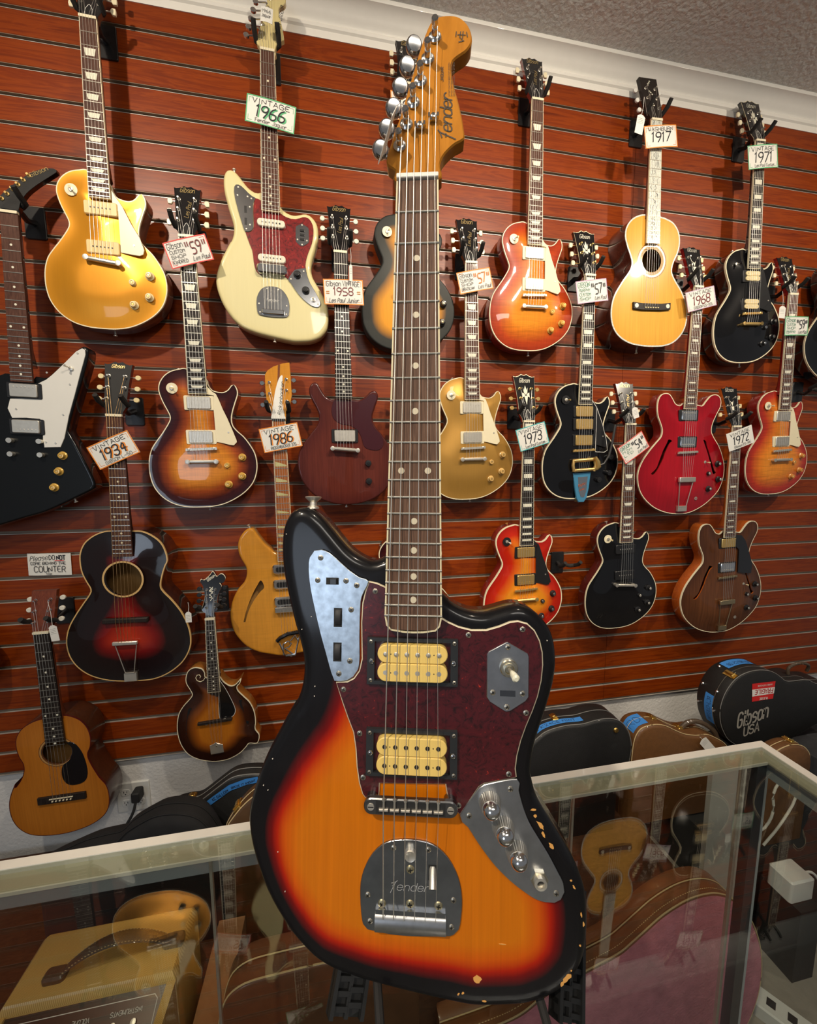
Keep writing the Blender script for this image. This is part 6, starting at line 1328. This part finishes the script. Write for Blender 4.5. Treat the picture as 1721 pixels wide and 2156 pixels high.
mb = MB(False); mb.add([(ax0 + .016, .735, az - .016), (ax1 - .016, .735, az - .016), (ax1 - .016, ay0 + .005, az - .055), (ax0 + .016, ay0 + .005, az - .055), (ax0 + .016, ay0 + .005, az - .075), (ax1 - .016, ay0 + .005, az - .075)], [(0, 1, 2, 3), (3, 2, 5, 4)]); panelm = mat('dark_brown_panel', (.035, .022, .015), .3, .3, .4, var=.2)
pn = rel(mb).build('control_panel', panelm, r, smooth=False)
sl = math.atan2(.039, .075)
def onp(u, v, h=.0008):  # u along x from left, v down the sloping panel
    y = .735 - v * math.cos(sl); z = az - .016 - v * math.sin(sl); return (ax0 + .016 + u - r.location.x, y - r.location.y - h * math.sin(sl), z - r.location.z + h * math.cos(sl))
pw = ax1 - ax0 - .032
mb = MB(False); mb.ribbon([(.010, .070), (.010, .010), (pw - .018, .010), (pw - .012, .016), (pw - .012, .070)], .0012, 0); mb.v = [onp(x, y) for x, y, _ in mb.v]; mb.build('panel_line', paperw, pn, smooth=False)
mb = MB(False); text(mb, 'INSTRUMENTS', pw - .035, .022, .006, .0008, 0, ang=math.pi, width=.056); text(mb, 'VOLUME', pw - .125, .022, .006, .0008, 0, ang=math.pi, width=.030); text(mb, 'Fender', pw - .165, .040, .009, .0011, 0, ang=math.pi, width=.036, shear=.2)
mb.v = [onp(x, y) for x, y, _ in mb.v]; mb.build('lettering', paperw, pn, smooth=False)
for u in (pw - .045, pw - .080):
    mb = MB(False); mb.lathe(onp(u, .040), [(.005, 0), (.005, .004), (.002, .0045)], 10, axis=(0, -math.sin(sl), math.cos(sl))); mb.build('input_jack', nickel, pn)
mb = MB(False); mb.lathe(onp(pw - .140, .050), [(.009, 0), (.008, .012), (.003, .013)], 14, axis=(0, -math.sin(sl), math.cos(sl))); mb.build('knob', black, pn)
mb = MB(False)
for k in range(9):
    a = math.pi * (.05 + .9 * k / 8); mb.ribbon([(pw - .140 + .014 * math.cos(a), .050 - .014 * math.sin(a)), (pw - .140 + .0165 * math.cos(a), .050 - .0165 * math.sin(a))], .0014, 0)
mb.v = [onp(x, y) for x, y, _ in mb.v]; mb.build('dial_marks', paperw, pn, smooth=False)
# handle from (-.60,.76) to (-.37,.80)
mb = MB(False); n_ = 16; H0, H1 = Vector((-.555, .775)), Vector((-.372, .795))
for i in range(n_ + 1):
    t = i / n_; p = H0.lerp(H1, t); h = az + .006 + .040 * math.sin(math.pi * t) ** .8; w2 = .010 + .004 * math.sin(math.pi * t)
    mb.v += [(p.x, p.y - w2, h), (p.x, p.y - w2 * .5, h + .004), (p.x, p.y + w2 * .5, h + .004), (p.x, p.y + w2, h), (p.x, p.y, h - .004)]
mb.f = [(i * 5 + k, i * 5 + (k + 1) % 5, (i + 1) * 5 + (k + 1) % 5, (i + 1) * 5 + k) for i in range(n_) for k in range(5)] + [(0, 1, 2, 3, 4), tuple(n_ * 5 + k for k in range(5))]; mb.m = [0] * len(mb.f)
hd_ = rel(mb).build('handle', leather, r)
mb = MB(False)
for s in (-1, 1):
    for i in range(1, 2 * n_):
        t = i / (2 * n_); p = H0.lerp(H1, t); h = az + .0085 + .040 * math.sin(math.pi * t) ** .8; w2 = (.010 + .004 * math.sin(math.pi * t)) * .82; mb.box(p.x - .0016, p.x + .0012, p.y + s * w2 - .0005, p.y + s * w2 + .0005, h - .0003, h + .0008)
rel(mb).build('stitching', mat('tan_thread', (.5, .38, .2), .7), hd_, smooth=False)
for q in (H0, H1):
    s = -1 if q is H0 else 1
    mb = MB(False); mb.rbox(q.x + s * .012 - .020, q.x + s * .012 + .020, q.y - .013, q.y + .013, az - .001, az + .012, .008, bev=.004); rel(mb).build('handle_end', leather, r)

# ------------------------------------------------------------------ cases
tape = mat('blue_painters_tape', (.04, .22, .62), .7, var=.08); tapeink = ink
tolexb = mat('black_tolex', (.012, .012, .012), .55, 0, .1, var=.3, bump=.25, bscale=500); tolexbr = mat('brown_tolex', (.13, .055, .016), .5, 0, .2, var=.25, vscale=60, bump=.2, bscale=400)
brassm = mat('brass_latch', (.80, .55, .16), .3, 1.0, var=.2); seam = mat('tan_piping', (.55, .42, .22), .5); seamg = mat('grey_piping', (.20, .20, .19), .4)
def guitar_case(label, prof, y0, y1, floorz, shellm, pipe, closeL=None, closeR=None, bev=.02, name='guitar_case', latches=(), face=None, grp=None):
    """prof = upper outline (x,z) left to right in the plane y=y0 (near face)"""
    S_ = spline([Vector(p) for p in prof], .012, closed=False); S_ = [tuple(p) for p in S_]
    pts = [(S_[0][0], floorz - EYE)] + S_ + [(S_[-1][0], floorz - EYE)]
    cx = sum(p[0] for p in pts) / len(pts)
    rr = empty(name, (cx, (y0 + y1) / 2, floorz), label, 'case', grp)
    ym = y0 + (y1 - y0) * .52
    mb = MB(False); mb.prism([(x, -z) for x, z in pts][::-1], 0, y1 - y0, 0); n = len(mb.v)
    # local: map prism (x,-z,h) to world
    mb = MB(False); N = len(pts)
    def inset(p, d):
        x, z = p; vx, vz = x - cx, z - (floorz - EYE + .12); l = math.hypot(vx, vz) or 1; return (x - vx / l * d, z - vz / l * d) if z > floorz - EYE + .001 else (x - (d if x > cx else -d), z)
    rings = [(y0, bev * .5), (y0 + bev * .18, bev * .12), (y0 + bev * .6, 0), (ym - .004, 0), (ym - .003, .002), (ym + .003, .002), (ym + .004, 0), (y1 - bev * .6, 0), (y1, bev * .4)]
    for yy, ins in rings: mb.v += [(inset(p, ins)[0] - cx, yy - (y0 + y1) / 2, inset(p, ins)[1] + EYE - floorz) for p in pts]
    for k in range(len(rings) - 1):
        for i in range(N):
            j = (i + 1) % N; mb.f.append((k * N + i, k * N + j, (k + 1) * N + j, (k + 1) * N + i)); mb.m.append(0)
    mb.f += [tuple(range(N)), tuple((len(rings) - 1) * N + i for i in range(N))]; mb.m += [1 if face else 0, 0]
    sh = mb.build('shell', [shellm, face or shellm], rr, angle=50)
    for off, nm in ((bev * .30, 'piping'),):
        mb = MB(False); mb.tube([(inset(p, -.0006)[0] - cx, y0 + off - (y0 + y1) / 2, inset(p, -.0006)[1] + EYE - floorz) for p in S_], .0016, 6); mb.build(nm, pipe, sh)
    mb = MB(False); mb.tube([(p[0] - cx, ym - (y0 + y1) / 2, p[1] + EYE - floorz + .0006) for p in S_], .0013, 6); mb.build('piping', pipe, sh)
    for lx in latches:
        i = min(range(len(S_)), key=lambda k: abs(S_[k][0] - lx)); p = S_[i]; q = S_[min(i + 1, len(S_) - 1)]; a = math.atan2(q[1] - p[1], q[0] - p[0])
        mb = MB(False); mb.rbox(-.012, .012, -.017, .017, 0, .005, .004, bev=.002); mb.tube([(-.008, -.008, .007), (.008, -.008, .007)], .003, 8); mb.rbox(-.006, .006, -.004, .014, .004, .009, .002, bev=.002)
        o = mb.build('latch', brassm, rr); o.matrix_local = Matrix.Translation((p[0] - cx, ym - (y0 + y1) / 2, p[1] + EYE - floorz)) @ Matrix.Rotation(-a, 4, 'Y')
    return rr, S_, cx, ym
def tape_strip(rr, S_, x0, x1, ya, yb_, cx, y0, y1, floorz, words):
    seg = [p for p in S_ if x0 <= p[0] <= x1]; mb = MB(False); n = len(seg)
    if n < 2: return
    for p in seg: mb.v += [(p[0] - cx, ya - (y0 + y1) / 2, p[1] + EYE - floorz + .0016), (p[0] - cx, yb_ - (y0 + y1) / 2, p[1] + EYE - floorz + .0016)]
    mb.f = [(2 * i, 2 * i + 1, 2 * i + 3, 2 * i + 2) for i in range(n - 1)]; mb.m = [0] * len(mb.f)
    t = mb.build('tape', tape, rr, smooth=False)
    L = [0]
    for i in range(1, n): L.append(L[-1] + math.hypot(seg[i][0] - seg[i - 1][0], seg[i][1] - seg[i - 1][1]))
    m2 = MB(False); text(m2, words, L[-1] * .08, .25, .5, .05, 0, ydown=False, width=L[-1] * .84)
    m2 = MB(False); hh = (yb_ - ya); text(m2, words, L[-1] * .08, hh * .25, hh * .5, .0013, 0, ydown=False, width=L[-1] * .84)
    out = []
    for x, y, _ in m2.v:
        k = max(0, min(n - 2, next((i for i in range(n - 1) if L[i + 1] >= x), n - 2))); f = (x - L[k]) / max(1e-6, L[k + 1] - L[k]); px = seg[k][0] + (seg[k + 1][0] - seg[k][0]) * f; pz = seg[k][1] + (seg[k + 1][1] - seg[k][1]) * f
        out.append((px - cx, ya + y - (y0 + y1) / 2, pz + EYE - floorz + .0024))
    m2.v = out; m2.build('lettering', ink, t, smooth=False)
G_ = 'guitar cases on the bench behind the counter'
rr, S_, cx, ym = guitar_case('black guitar case with blue tape, right of the big guitar body', [(0.560, -1.07), (0.60, -1.0), (0.668, -0.945), (0.707, -0.921), (0.774, -0.910), (0.843, -0.912), (0.895, -0.905), (0.941, -0.904), (0.985, -0.915), (1.019, -0.944), (1.041, -0.987), (1.049, -1.04), (1.035, -1.12), (1.0, -1.2)], 1.15, 1.26, BZ, tolexb, seamg, latches=(.76, 1.0), grp=G_)
tape_strip(rr, S_, .60, .86, 1.170, 1.192, cx, 1.15, 1.26, BZ, 'TAYLOR K24CE MINT')
mb = MB(False); mb.lathe((.975 - cx, -.056, EYE - .948 - BZ), [(.010, 0), (.008, .004), (.002, .005)], 14, axis=(0, -1, 0)); mb.build('stud', brassm, rr)
rr, S_, cx, ym = guitar_case('brown guitar case with brass latches and a blue tape patch', [(1.056, -1.14), (1.060, -1.02), (1.078, -0.972), (1.107, -0.957), (1.151, -0.955), (1.192, -0.966), (1.24, -0.992), (1.283, -1.012), (1.335, -1.024), (1.378, -1.026), (1.422, -1.046), (1.475, -1.083), (1.52, -1.16)], 1.15, 1.25, BZ - .0, tolexbr, seam, latches=(1.17, 1.29), bev=.024, grp=G_)
tape_strip(rr, S_, 1.066, 1.135, 1.17, 1.225, cx, 1.15, 1.25, BZ, 'RD')
mb = MB(False); mb.tube([(1.31 - cx, 0, EYE - 1.018 - BZ), (1.33 - cx, -.005, EYE - .992 - BZ), (1.38 - cx, -.010, EYE - .992 - BZ), (1.44 - cx, -.02, EYE - 1.03 - BZ), (1.46 - cx, -.02, EYE - 1.07 - BZ)], .009, 10); mb.build('handle', leather, rr)
stringtag(1.330, 1.13, -1.02, 'white paper label lying on the brown guitar case', h_=.085, w_=.034, L=.01, ang=-.75)
# big black case standing with its end toward the viewer
gc = [(1.98, -0.90), (1.882, -0.872), (1.852, -0.857), (1.816, -0.850), (1.774, -0.850), (1.732, -0.846), (1.707, -0.829), (1.674, -0.807), (1.635, -0.792), (1.579, -0.786), (1.526, -0.794), (1.485, -0.815), (1.454, -0.853), (1.437, -0.895), (1.432, -0.938), (1.44, -0.984), (1.459, -1.025), (1.492, -1.066), (1.563, -1.105), (1.658, -1.116), (1.752, -1.109), (1.827, -1.082), (1.909, -1.052), (1.98, -1.04)]
y0, y1 = 1.15, 1.262
rr = empty('guitar_case', (1.65, 1.2, EYE - 1.116), 'large black guitar case with red and white sticker beside the counter', 'case', G_)
sp = spline(gc, .012); N = len(sp); mb = MB(False)
A_ = sum(sp[i - 1][0] * sp[i][1] - sp[i][0] * sp[i - 1][1] for i in range(N))
if A_ < 0: sp = sp[::-1]
tn = [((Vector(sp[(i + 1) % N]) - Vector(sp[i - 1])).normalized()) for i in range(N)]; inn2 = [Vector((-t.y, t.x)) for t in tn]
def Q(i, yy, ins): p = Vector(sp[i]) + inn2[i] * ins; return (p.x - 1.65, yy - 1.2, p.y + 1.116)
rings = [(y0, .010), (y0 + .002, .003), (y0 + .010, 0), (y0 + .034, 0), (y0 + .035, .002), (y0 + .039, .002), (y0 + .040, 0), (y1 - .008, 0), (y1, .008)]
for yy, ins in rings: mb.v += [Q(i, yy, ins) for i in range(N)]
mb.f = [(k * N + i, k * N + (i + 1) % N, (k + 1) * N + (i + 1) % N, (k + 1) * N + i) for k in range(len(rings) - 1) for i in range(N)] + [tuple(range(N)), tuple((len(rings) - 1) * N + i for i in range(N))]; mb.m = [0] * len(mb.f)
sh = mb.build('shell', tolexb, rr, angle=50)
mb = MB(False); mb.tube([Q(i, y0 + .006, -.001) for i in range(N)] + [Q(0, y0 + .006, -.001)], .0014, 6); mb.build('piping', seamg, sh); mb = MB(False); mb.tube([Q(i, y0 + .037, -.0005) for i in range(N)] + [Q(0, y0 + .037, -.0005)], .0014, 6); mb.build('valance_trim', mat('steel_valance', (.5, .45, .36), .3, 1.0), sh)
def strip(ia, ib, ya, yb_, nm, m):
    mb = MB(False); ids = [i % N for i in range(ia, ib + 1)]
    for i in ids: mb.v += [Q(i, ya, -.0016), Q(i, yb_, -.0016)]
    mb.f = [(2 * i, 2 * i + 1, 2 * i + 3, 2 * i + 2) for i in range(len(ids) - 1)]; mb.m = [0] * len(mb.f); return mb.build(nm, m, rr, smooth=False), ids
near = lambda x, z: min(range(N), key=lambda i: (sp[i][0] - x) ** 2 + (sp[i][1] - z) ** 2)
for (pa, pb_, ya, yb_, wd_) in (((1.52, -.797), (1.635, -.792), 1.205, 1.245, 'RD PRO CS 08'), ((1.437, -.895), (1.452, -1.015), 1.188, 1.222, 'RCJ-CUSTOM')):
    i0, i1 = near(*pa), near(*pb_); i0, i1 = min(i0, i1), max(i0, i1); t_, ids = strip(i0, i1, ya, yb_, 'tape', tape)
    m2 = MB(False); L = len(ids) - 1; text(m2, wd_, L * .1, 0, 1, .0012, 0, ydown=False, width=L * .8); m2 = MB(False); kx = .012
    text(m2, wd_, L * kx * .1, .007, .016, .0012, 0, ydown=False, width=L * kx * .8); out = []
    for x, y, _ in m2.v:
        f = x / kx; k = int(max(0, min(L - 1, math.floor(f)))); a_ = Vector(Q(ids[k], ya + y, -.0024)); b_ = Vector(Q(ids[k + 1], ya + y, -.0024)); out.append(tuple(a_.lerp(b_, f - k)))
    m2.v = out; m2.build('lettering', ink, t_, smooth=False)
for (x, z, yy) in ((1.500, -.806, 1.235), (1.444, -.868, 1.245), (1.444, -.872, 1.185), (1.433, -.945, 1.245), (1.433, -.950, 1.180)):
    i = near(x, z); d_ = -inn2[i]; mb = MB(False); mb.lathe(Q(i, yy, 0), [(.006, 0), (.006, .003), (.003, .006)], 12, axis=(d_.x, 0, d_.y)); mb.build('foot_stud', chrome, rr)
i = near(1.49, -.812); d_ = -inn2[i]; mb = MB(False); c_ = Vector(Q(i, 1.187, 0)); t3 = Vector((tn[i].x, 0, tn[i].y)); nn3 = Vector((d_.x, 0, d_.y))
for a_, b_, h_ in ((-.012, .012, .004),): mb.add([tuple(c_ + t3 * u + Vector((0, w2, 0)) + nn3 * h) for u in (a_, b_) for w2 in (-.028, .016) for h in (0, h_)], [(0, 1, 3, 2), (4, 6, 7, 5), (0, 4, 5, 1), (2, 3, 7, 6), (0, 2, 6, 4), (1, 5, 7, 3)])
mb.tube([tuple(c_ + t3 * -.009 + nn3 * .007 + Vector((0, -.02, 0))), tuple(c_ + t3 * .009 + nn3 * .007 + Vector((0, -.02, 0)))], .004, 8); mb.tube([tuple(c_ + nn3 * .007 + Vector((0, -.02, 0))), tuple(c_ + nn3 * .008 + Vector((0, .012, 0)))], .004, 8); mb.build('latch', brassm, rr)
mb = MB(False); mb.tube([(.155, .0, .268), (.150, .0, .296), (.175, -.01, .318), (.215, -.015, .318), (.245, -.01, .300), (.25, 0, .272)], .006, 10); mb.build('handle', leather, rr)
mb = MB(False); q4 = [(1.560, -.834), (1.671, -.835), (1.668, -.907), (1.568, -.909)]
yy = y0 - .0012 - 1.2
mb.add([(x - 1.65, yy, z + 1.116) for x, z in q4], [(0, 1, 2, 3)]); st_ = mb.build('sticker', mat('red_label', (.62, .02, .02), .45, 0, .2), rr, smooth=False)
mb = MB(False); mb.add([(x - 1.65, yy - .0005, z + 1.116) for x, z in ((1.562, -.858), (1.670, -.859), (1.669, -.885), (1.566, -.887))], [(0, 1, 2, 3)]); mb.build('sticker_band', paperw, st_, smooth=False)
mb = MB(False); text(mb, 'FRAGILE', 1.662, -.862, .018, .0028, 0, ydown=False, ang=math.pi, width=.088); mb.v = [(x - 1.65, yy - .001, z + 1.116) for x, z, _ in mb.v]; mb.build('lettering', mat('red_ink', (.45, .02, .03), .5), st_, smooth=False)
mb = MB(False); text(mb, 'PLEASE', 1.640, -.896, .009, .0016, 0, ydown=False, ang=math.pi, width=.040); text(mb, 'HANDLE WITH CARE', 1.655, -.843, .006, .0009, 0, ydown=False, ang=math.pi, width=.07); mb.v = [(x - 1.65, yy - .001, z + 1.116) for x, z, _ in mb.v]; mb.build('lettering', paperw, st_, smooth=False)
mb = MB(False); text(mb, 'Gibson', 1.510, -1.012, .060, .0075, 0, ydown=False, ang=.21, width=.150, shear=.25); text(mb, 'USA', 1.545, -1.050, .036, .006, 0, ydown=False, ang=.21, width=.078, shear=.2)
mb.v = [(x - 1.65, yy, z + 1.116) for x, z, _ in mb.v]; mb.build('lettering', mat('grey_case_print', (.30, .28, .24), .6), rr, smooth=False)
# things under and right of the big black case
guitar_case('brown guitar case lying low at the right, beyond the counter corner', [(1.465, -1.06), (1.49, -1.005), (1.555, -0.982), (1.608, -0.990), (1.64, -1.013), (1.656, -1.045), (1.656, -1.12)], 1.0, 1.055, EYE - 1.36, tolexbr, seam, latches=(1.59,), grp=G_)
mb = MB(False); mb.box(1.32, 2.2, .93, WALLY - .02, 0, EYE - 1.362); tag(mb.build('storage_box', mat('black_storage_box', (.02, .02, .02), .6, var=.2), smooth=False), 'low black box on the floor under the right-hand cases', 'box')
mb = MB(False); mb.rbox(1.50, 2.2, 1.14, 1.30, EYE - 1.3615, EYE - 1.119, .03, bev=.02); tag(mb.build('gear_bag', mat('black_cloth', (.014, .014, .015), .9, var=.4)), 'black cloth gear bag under the large black case', 'bag')
mb = MB(False); mb.rbox(1.70, 2.15, .97, 1.12, EYE - 1.3615, EYE - 1.02, .05, bev=.04); tag(mb.build('gear_bag', mat('charcoal_cloth', (.025, .026, .03), .9, var=.4)), 'charcoal cloth gear bag at the far right edge beyond the counter', 'bag')
# left: black case with tape, dark gig bag, brown case
rr, S_, cx, ym = guitar_case('black guitar case with long blue tape, left of the big guitar body', [(-0.60, -1.12), (-0.568, -1.083), (-0.547, -1.063), (-0.517, -1.047), (-0.484, -1.042), (-0.451, -1.041), (-0.417, -1.02), (-0.382, -0.995), (-0.347, -0.973), (-0.313, -0.967), (-0.262, -0.972), (-.20, -.99), (-.12, -1.02)], 1.20, 1.26, BZ, tolexb, seamg, latches=(-.47,), bev=.012, grp=G_)
mb = MB(False); tp_ = [(-0.442, -1.050), (-0.402, -1.022), (-0.352, -0.990), (-0.303, -0.977), (-0.266, -0.975)]; tl_ = [(x + .004, z - .020) for x, z in tp_]
mb.v = [(x - cx, 1.198 - 1.23, z + EYE - BZ) for x, z in tp_ + tl_]; mb.f = [(i, i + 1, 5 + i + 1, 5 + i) for i in range(4)]; mb.m = [0] * 4; t_ = mb.build('tape', tape, rr, smooth=False)
mb = MB(False); text(mb, 'KC GALLERY', -.40, -1.036, .009, .0012, 0, ydown=False, ang=.48, width=.055); text(mb, 'BROZE 17 AMOUNT', -.345, -1.004, .007, .0010, 0, ydown=False, ang=.2, width=.075); mb.v = [(x - cx, 1.1972 - 1.23, z + EYE - BZ) for x, z, _ in mb.v]; mb.build('lettering', ink, t_, smooth=False)
guitar_case('soft black gig bag lying behind the counter at the left', [(-0.80, -1.06), (-0.709, -1.026), (-0.653, -1.017), (-0.611, -1.012), (-0.581, -0.985), (-0.543, -0.964), (-0.508, -0.951), (-0.464, -0.952), (-0.421, -0.965), (-0.393, -0.987), (-0.371, -1.023), (-0.351, -1.072)], 1.06, 1.16, BZ, mat('soft_black_cloth', (.012, .012, .013), .85, var=.4), blackm, bev=.05, name='gig_bag', grp=G_)
guitar_case('brown guitar case standing close to the left side of the big guitar body', [(-0.325, -1.02), (-0.317, -0.975), (-0.304, -0.947), (-0.282, -0.917), (-0.258, -0.891), (-0.227, -0.869), (-.17, -.85), (-.10, -.86), (-.05, -.90), (-.02, -.98)], 1.0, 1.06, BZ, mat('dark_brown_tolex', (.07, .035, .014), .45, 0, .3, var=.3), seam, latches=(-.285,), bev=.014, grp=G_)
# pink lined case and brown case seen through the glass
pinkm = mat('pink_plush', (.56, .20, .25), .95, var=.35, vscale=35, bump=.5, bscale=160)
leath2 = mat('tan_leather', (.17, .068, .024), .4, 0, .4, var=.25, vscale=30)
P_ = [(0.20, -1.235), (0.358, -1.216), (0.437, -1.175), (0.525, -1.145), (0.613, -1.119), (0.65, -1.097), (0.687, -1.071), (0.725, -1.045), (0.764, -1.027), (0.803, -1.016), (0.845, -1.014), (0.879, -1.02), (0.915, -1.038), (0.949, -1.071), (0.98, -1.107), (1.003, -1.147), (1.023, -1.195), (1.035, -1.242), (1.041, -1.3), (1.035, -1.366), (1.015, -1.43), (.97, -1.50), (.90, -1.56)]
rr, S_, cx, ym = guitar_case('open tan leather guitar case with pink plush lining, under the counter glass', P_, .672, .742, 0.0, leath2, seam, bev=.008, face=pinkm, grp=G_)
mb = MB(False); k = 0
for i in range(0, len(S_) - 1, 1):
    a_, b_ = S_[i], S_[i + 1]
    if b_[1] < -1.3: continue
    for f in (.1, .6): x, z = a_[0] + (b_[0] - a_[0]) * f, a_[1] + (b_[1] - a_[1]) * f; x2, z2 = a_[0] + (b_[0] - a_[0]) * (f + .3), a_[1] + (b_[1] - a_[1]) * (f + .3); mb.add([(x - cx, -.022, z + EYE + .001), (x2 - cx, -.022, z2 + EYE + .001), (x2 - cx, -.0205, z2 + EYE + .001), (x - cx, -.0205, z + EYE + .001)], [(0, 1, 2, 3)])
mb.build('stitching', seam, rr, smooth=False)
rr, S_, cx, ym = guitar_case('closed tan leather case under the counter glass, right of the tweed amplifier', [(-.232, -1.02), (-0.229, -0.992), (-0.222, -0.966), (-0.212, -0.946), (-0.194, -0.932), (-0.169, -0.925), (-0.122, -0.923), (-0.063, -0.922), (-0.013, -0.925), (.05, -.94), (.11, -.97), (.15, -1.03)], .665 - .0, .667 + .06, BZ, leath2, seam, bev=.010, grp=G_) if False else (None,) * 4
P2 = [(x * 1.04 - .0, z * 1.04) for x, z in [(-.232, -1.02), (-0.229, -0.992), (-0.222, -0.966), (-0.212, -0.946), (-0.194, -0.932), (-0.169, -0.925), (-0.122, -0.923), (-0.063, -0.922), (-0.013, -0.925), (.05, -.94), (.11, -.97), (.14, -1.03)]]
guitar_case('closed tan leather case under the counter glass, right of the tweed amplifier', P2, .668, .74, BZ, mat('brown_leather', (.11, .045, .018), .4, 0, .35, var=.3), seam, bev=.010, grp=G_)
mb = MB(False); mb.box(-.305, -.245, .68, .90, BZ + .0, EYE - 1.10); tag(mb.build('cardboard_carton', grain('brown_cardboard', [(.3, (.24, .11, .045)), (.7, (.32, .16, .07))], (3, 3, 20), .8), smooth=False), 'narrow brown carton between the tweed amplifier and the tan case', 'carton')
# power adapter, strip, cords, small panel at the right
whp = mat('white_plastic', (.74, .74, .70), .4, 0, .2)
r = empty('power_adapter', (1.40, .86, EYE - 1.30), 'white plug-in power adapter with a white cord, seen right of the counter corner post', 'power adapter')
mb = MB(False); mb.rbox(-.045, .045, -.035, .035, -.05, .02, .008, bev=.005); mb.build('adapter_body', whp, r)
mb = MB(False); mb.tube([(.045, 0, 0), (.075, -.01, .012), (.095, -.03, -.04), (.10, -.06, -.16), (.085, -.10, -.26)], .004, 8); mb.build('cable', whp, r)
mb = MB(False); mb.box(1.36, 1.44, .80, .915, 0, EYE - 1.351); tag(mb.build('floor_pedestal', blackm, smooth=False), 'small dark pedestal under the white power adapter', 'pedestal')
r = empty('power_strip', (1.25, .70, .0), 'white power strip on the floor at the lower right', 'power strip', rot=(0, 0, -1.0))
mb = MB(False); mb.rbox(-.10, .10, -.032, .032, 0, .04, .008, bev=.004); mb.build('strip_body', whp, r); mb = MB(False)
for k in range(4): mb.box(-.075 + .045 * k, -.055 + .045 * k, -.012, .012, .04, .0405)
mb.build('sockets', black, r, smooth=False)
mb = MB(False); mb.box(1.11, 1.31, .90, .915, .0, EYE - .93); tag(mb.build('display_board', mat('grey_board', (.36, .35, .31), .5, var=.08), smooth=False), 'plain grey board standing right of the counter corner', 'board')
r = empty('white_cable', (1.2, .88, EYE - 1.1), 'loosely looped white cable hanging in front of the grey board', 'cable')
mb = MB(False); mb.tube([(.14, -.01, .14), (.10, -.01, .20), (.05, -.01, .14), (.03, -.01, .04), (.07, -.01, -.04), (.12, -.01, .02), (.10, -.01, .11), (.16, -.01, .16), (.21, -.01, .08), (.15, -.01, -.02), (.09, -.01, -.08)], .0035, 8); mb.build('cable_loop', mat('pale_cable', (.60, .58, .50), .5), r)
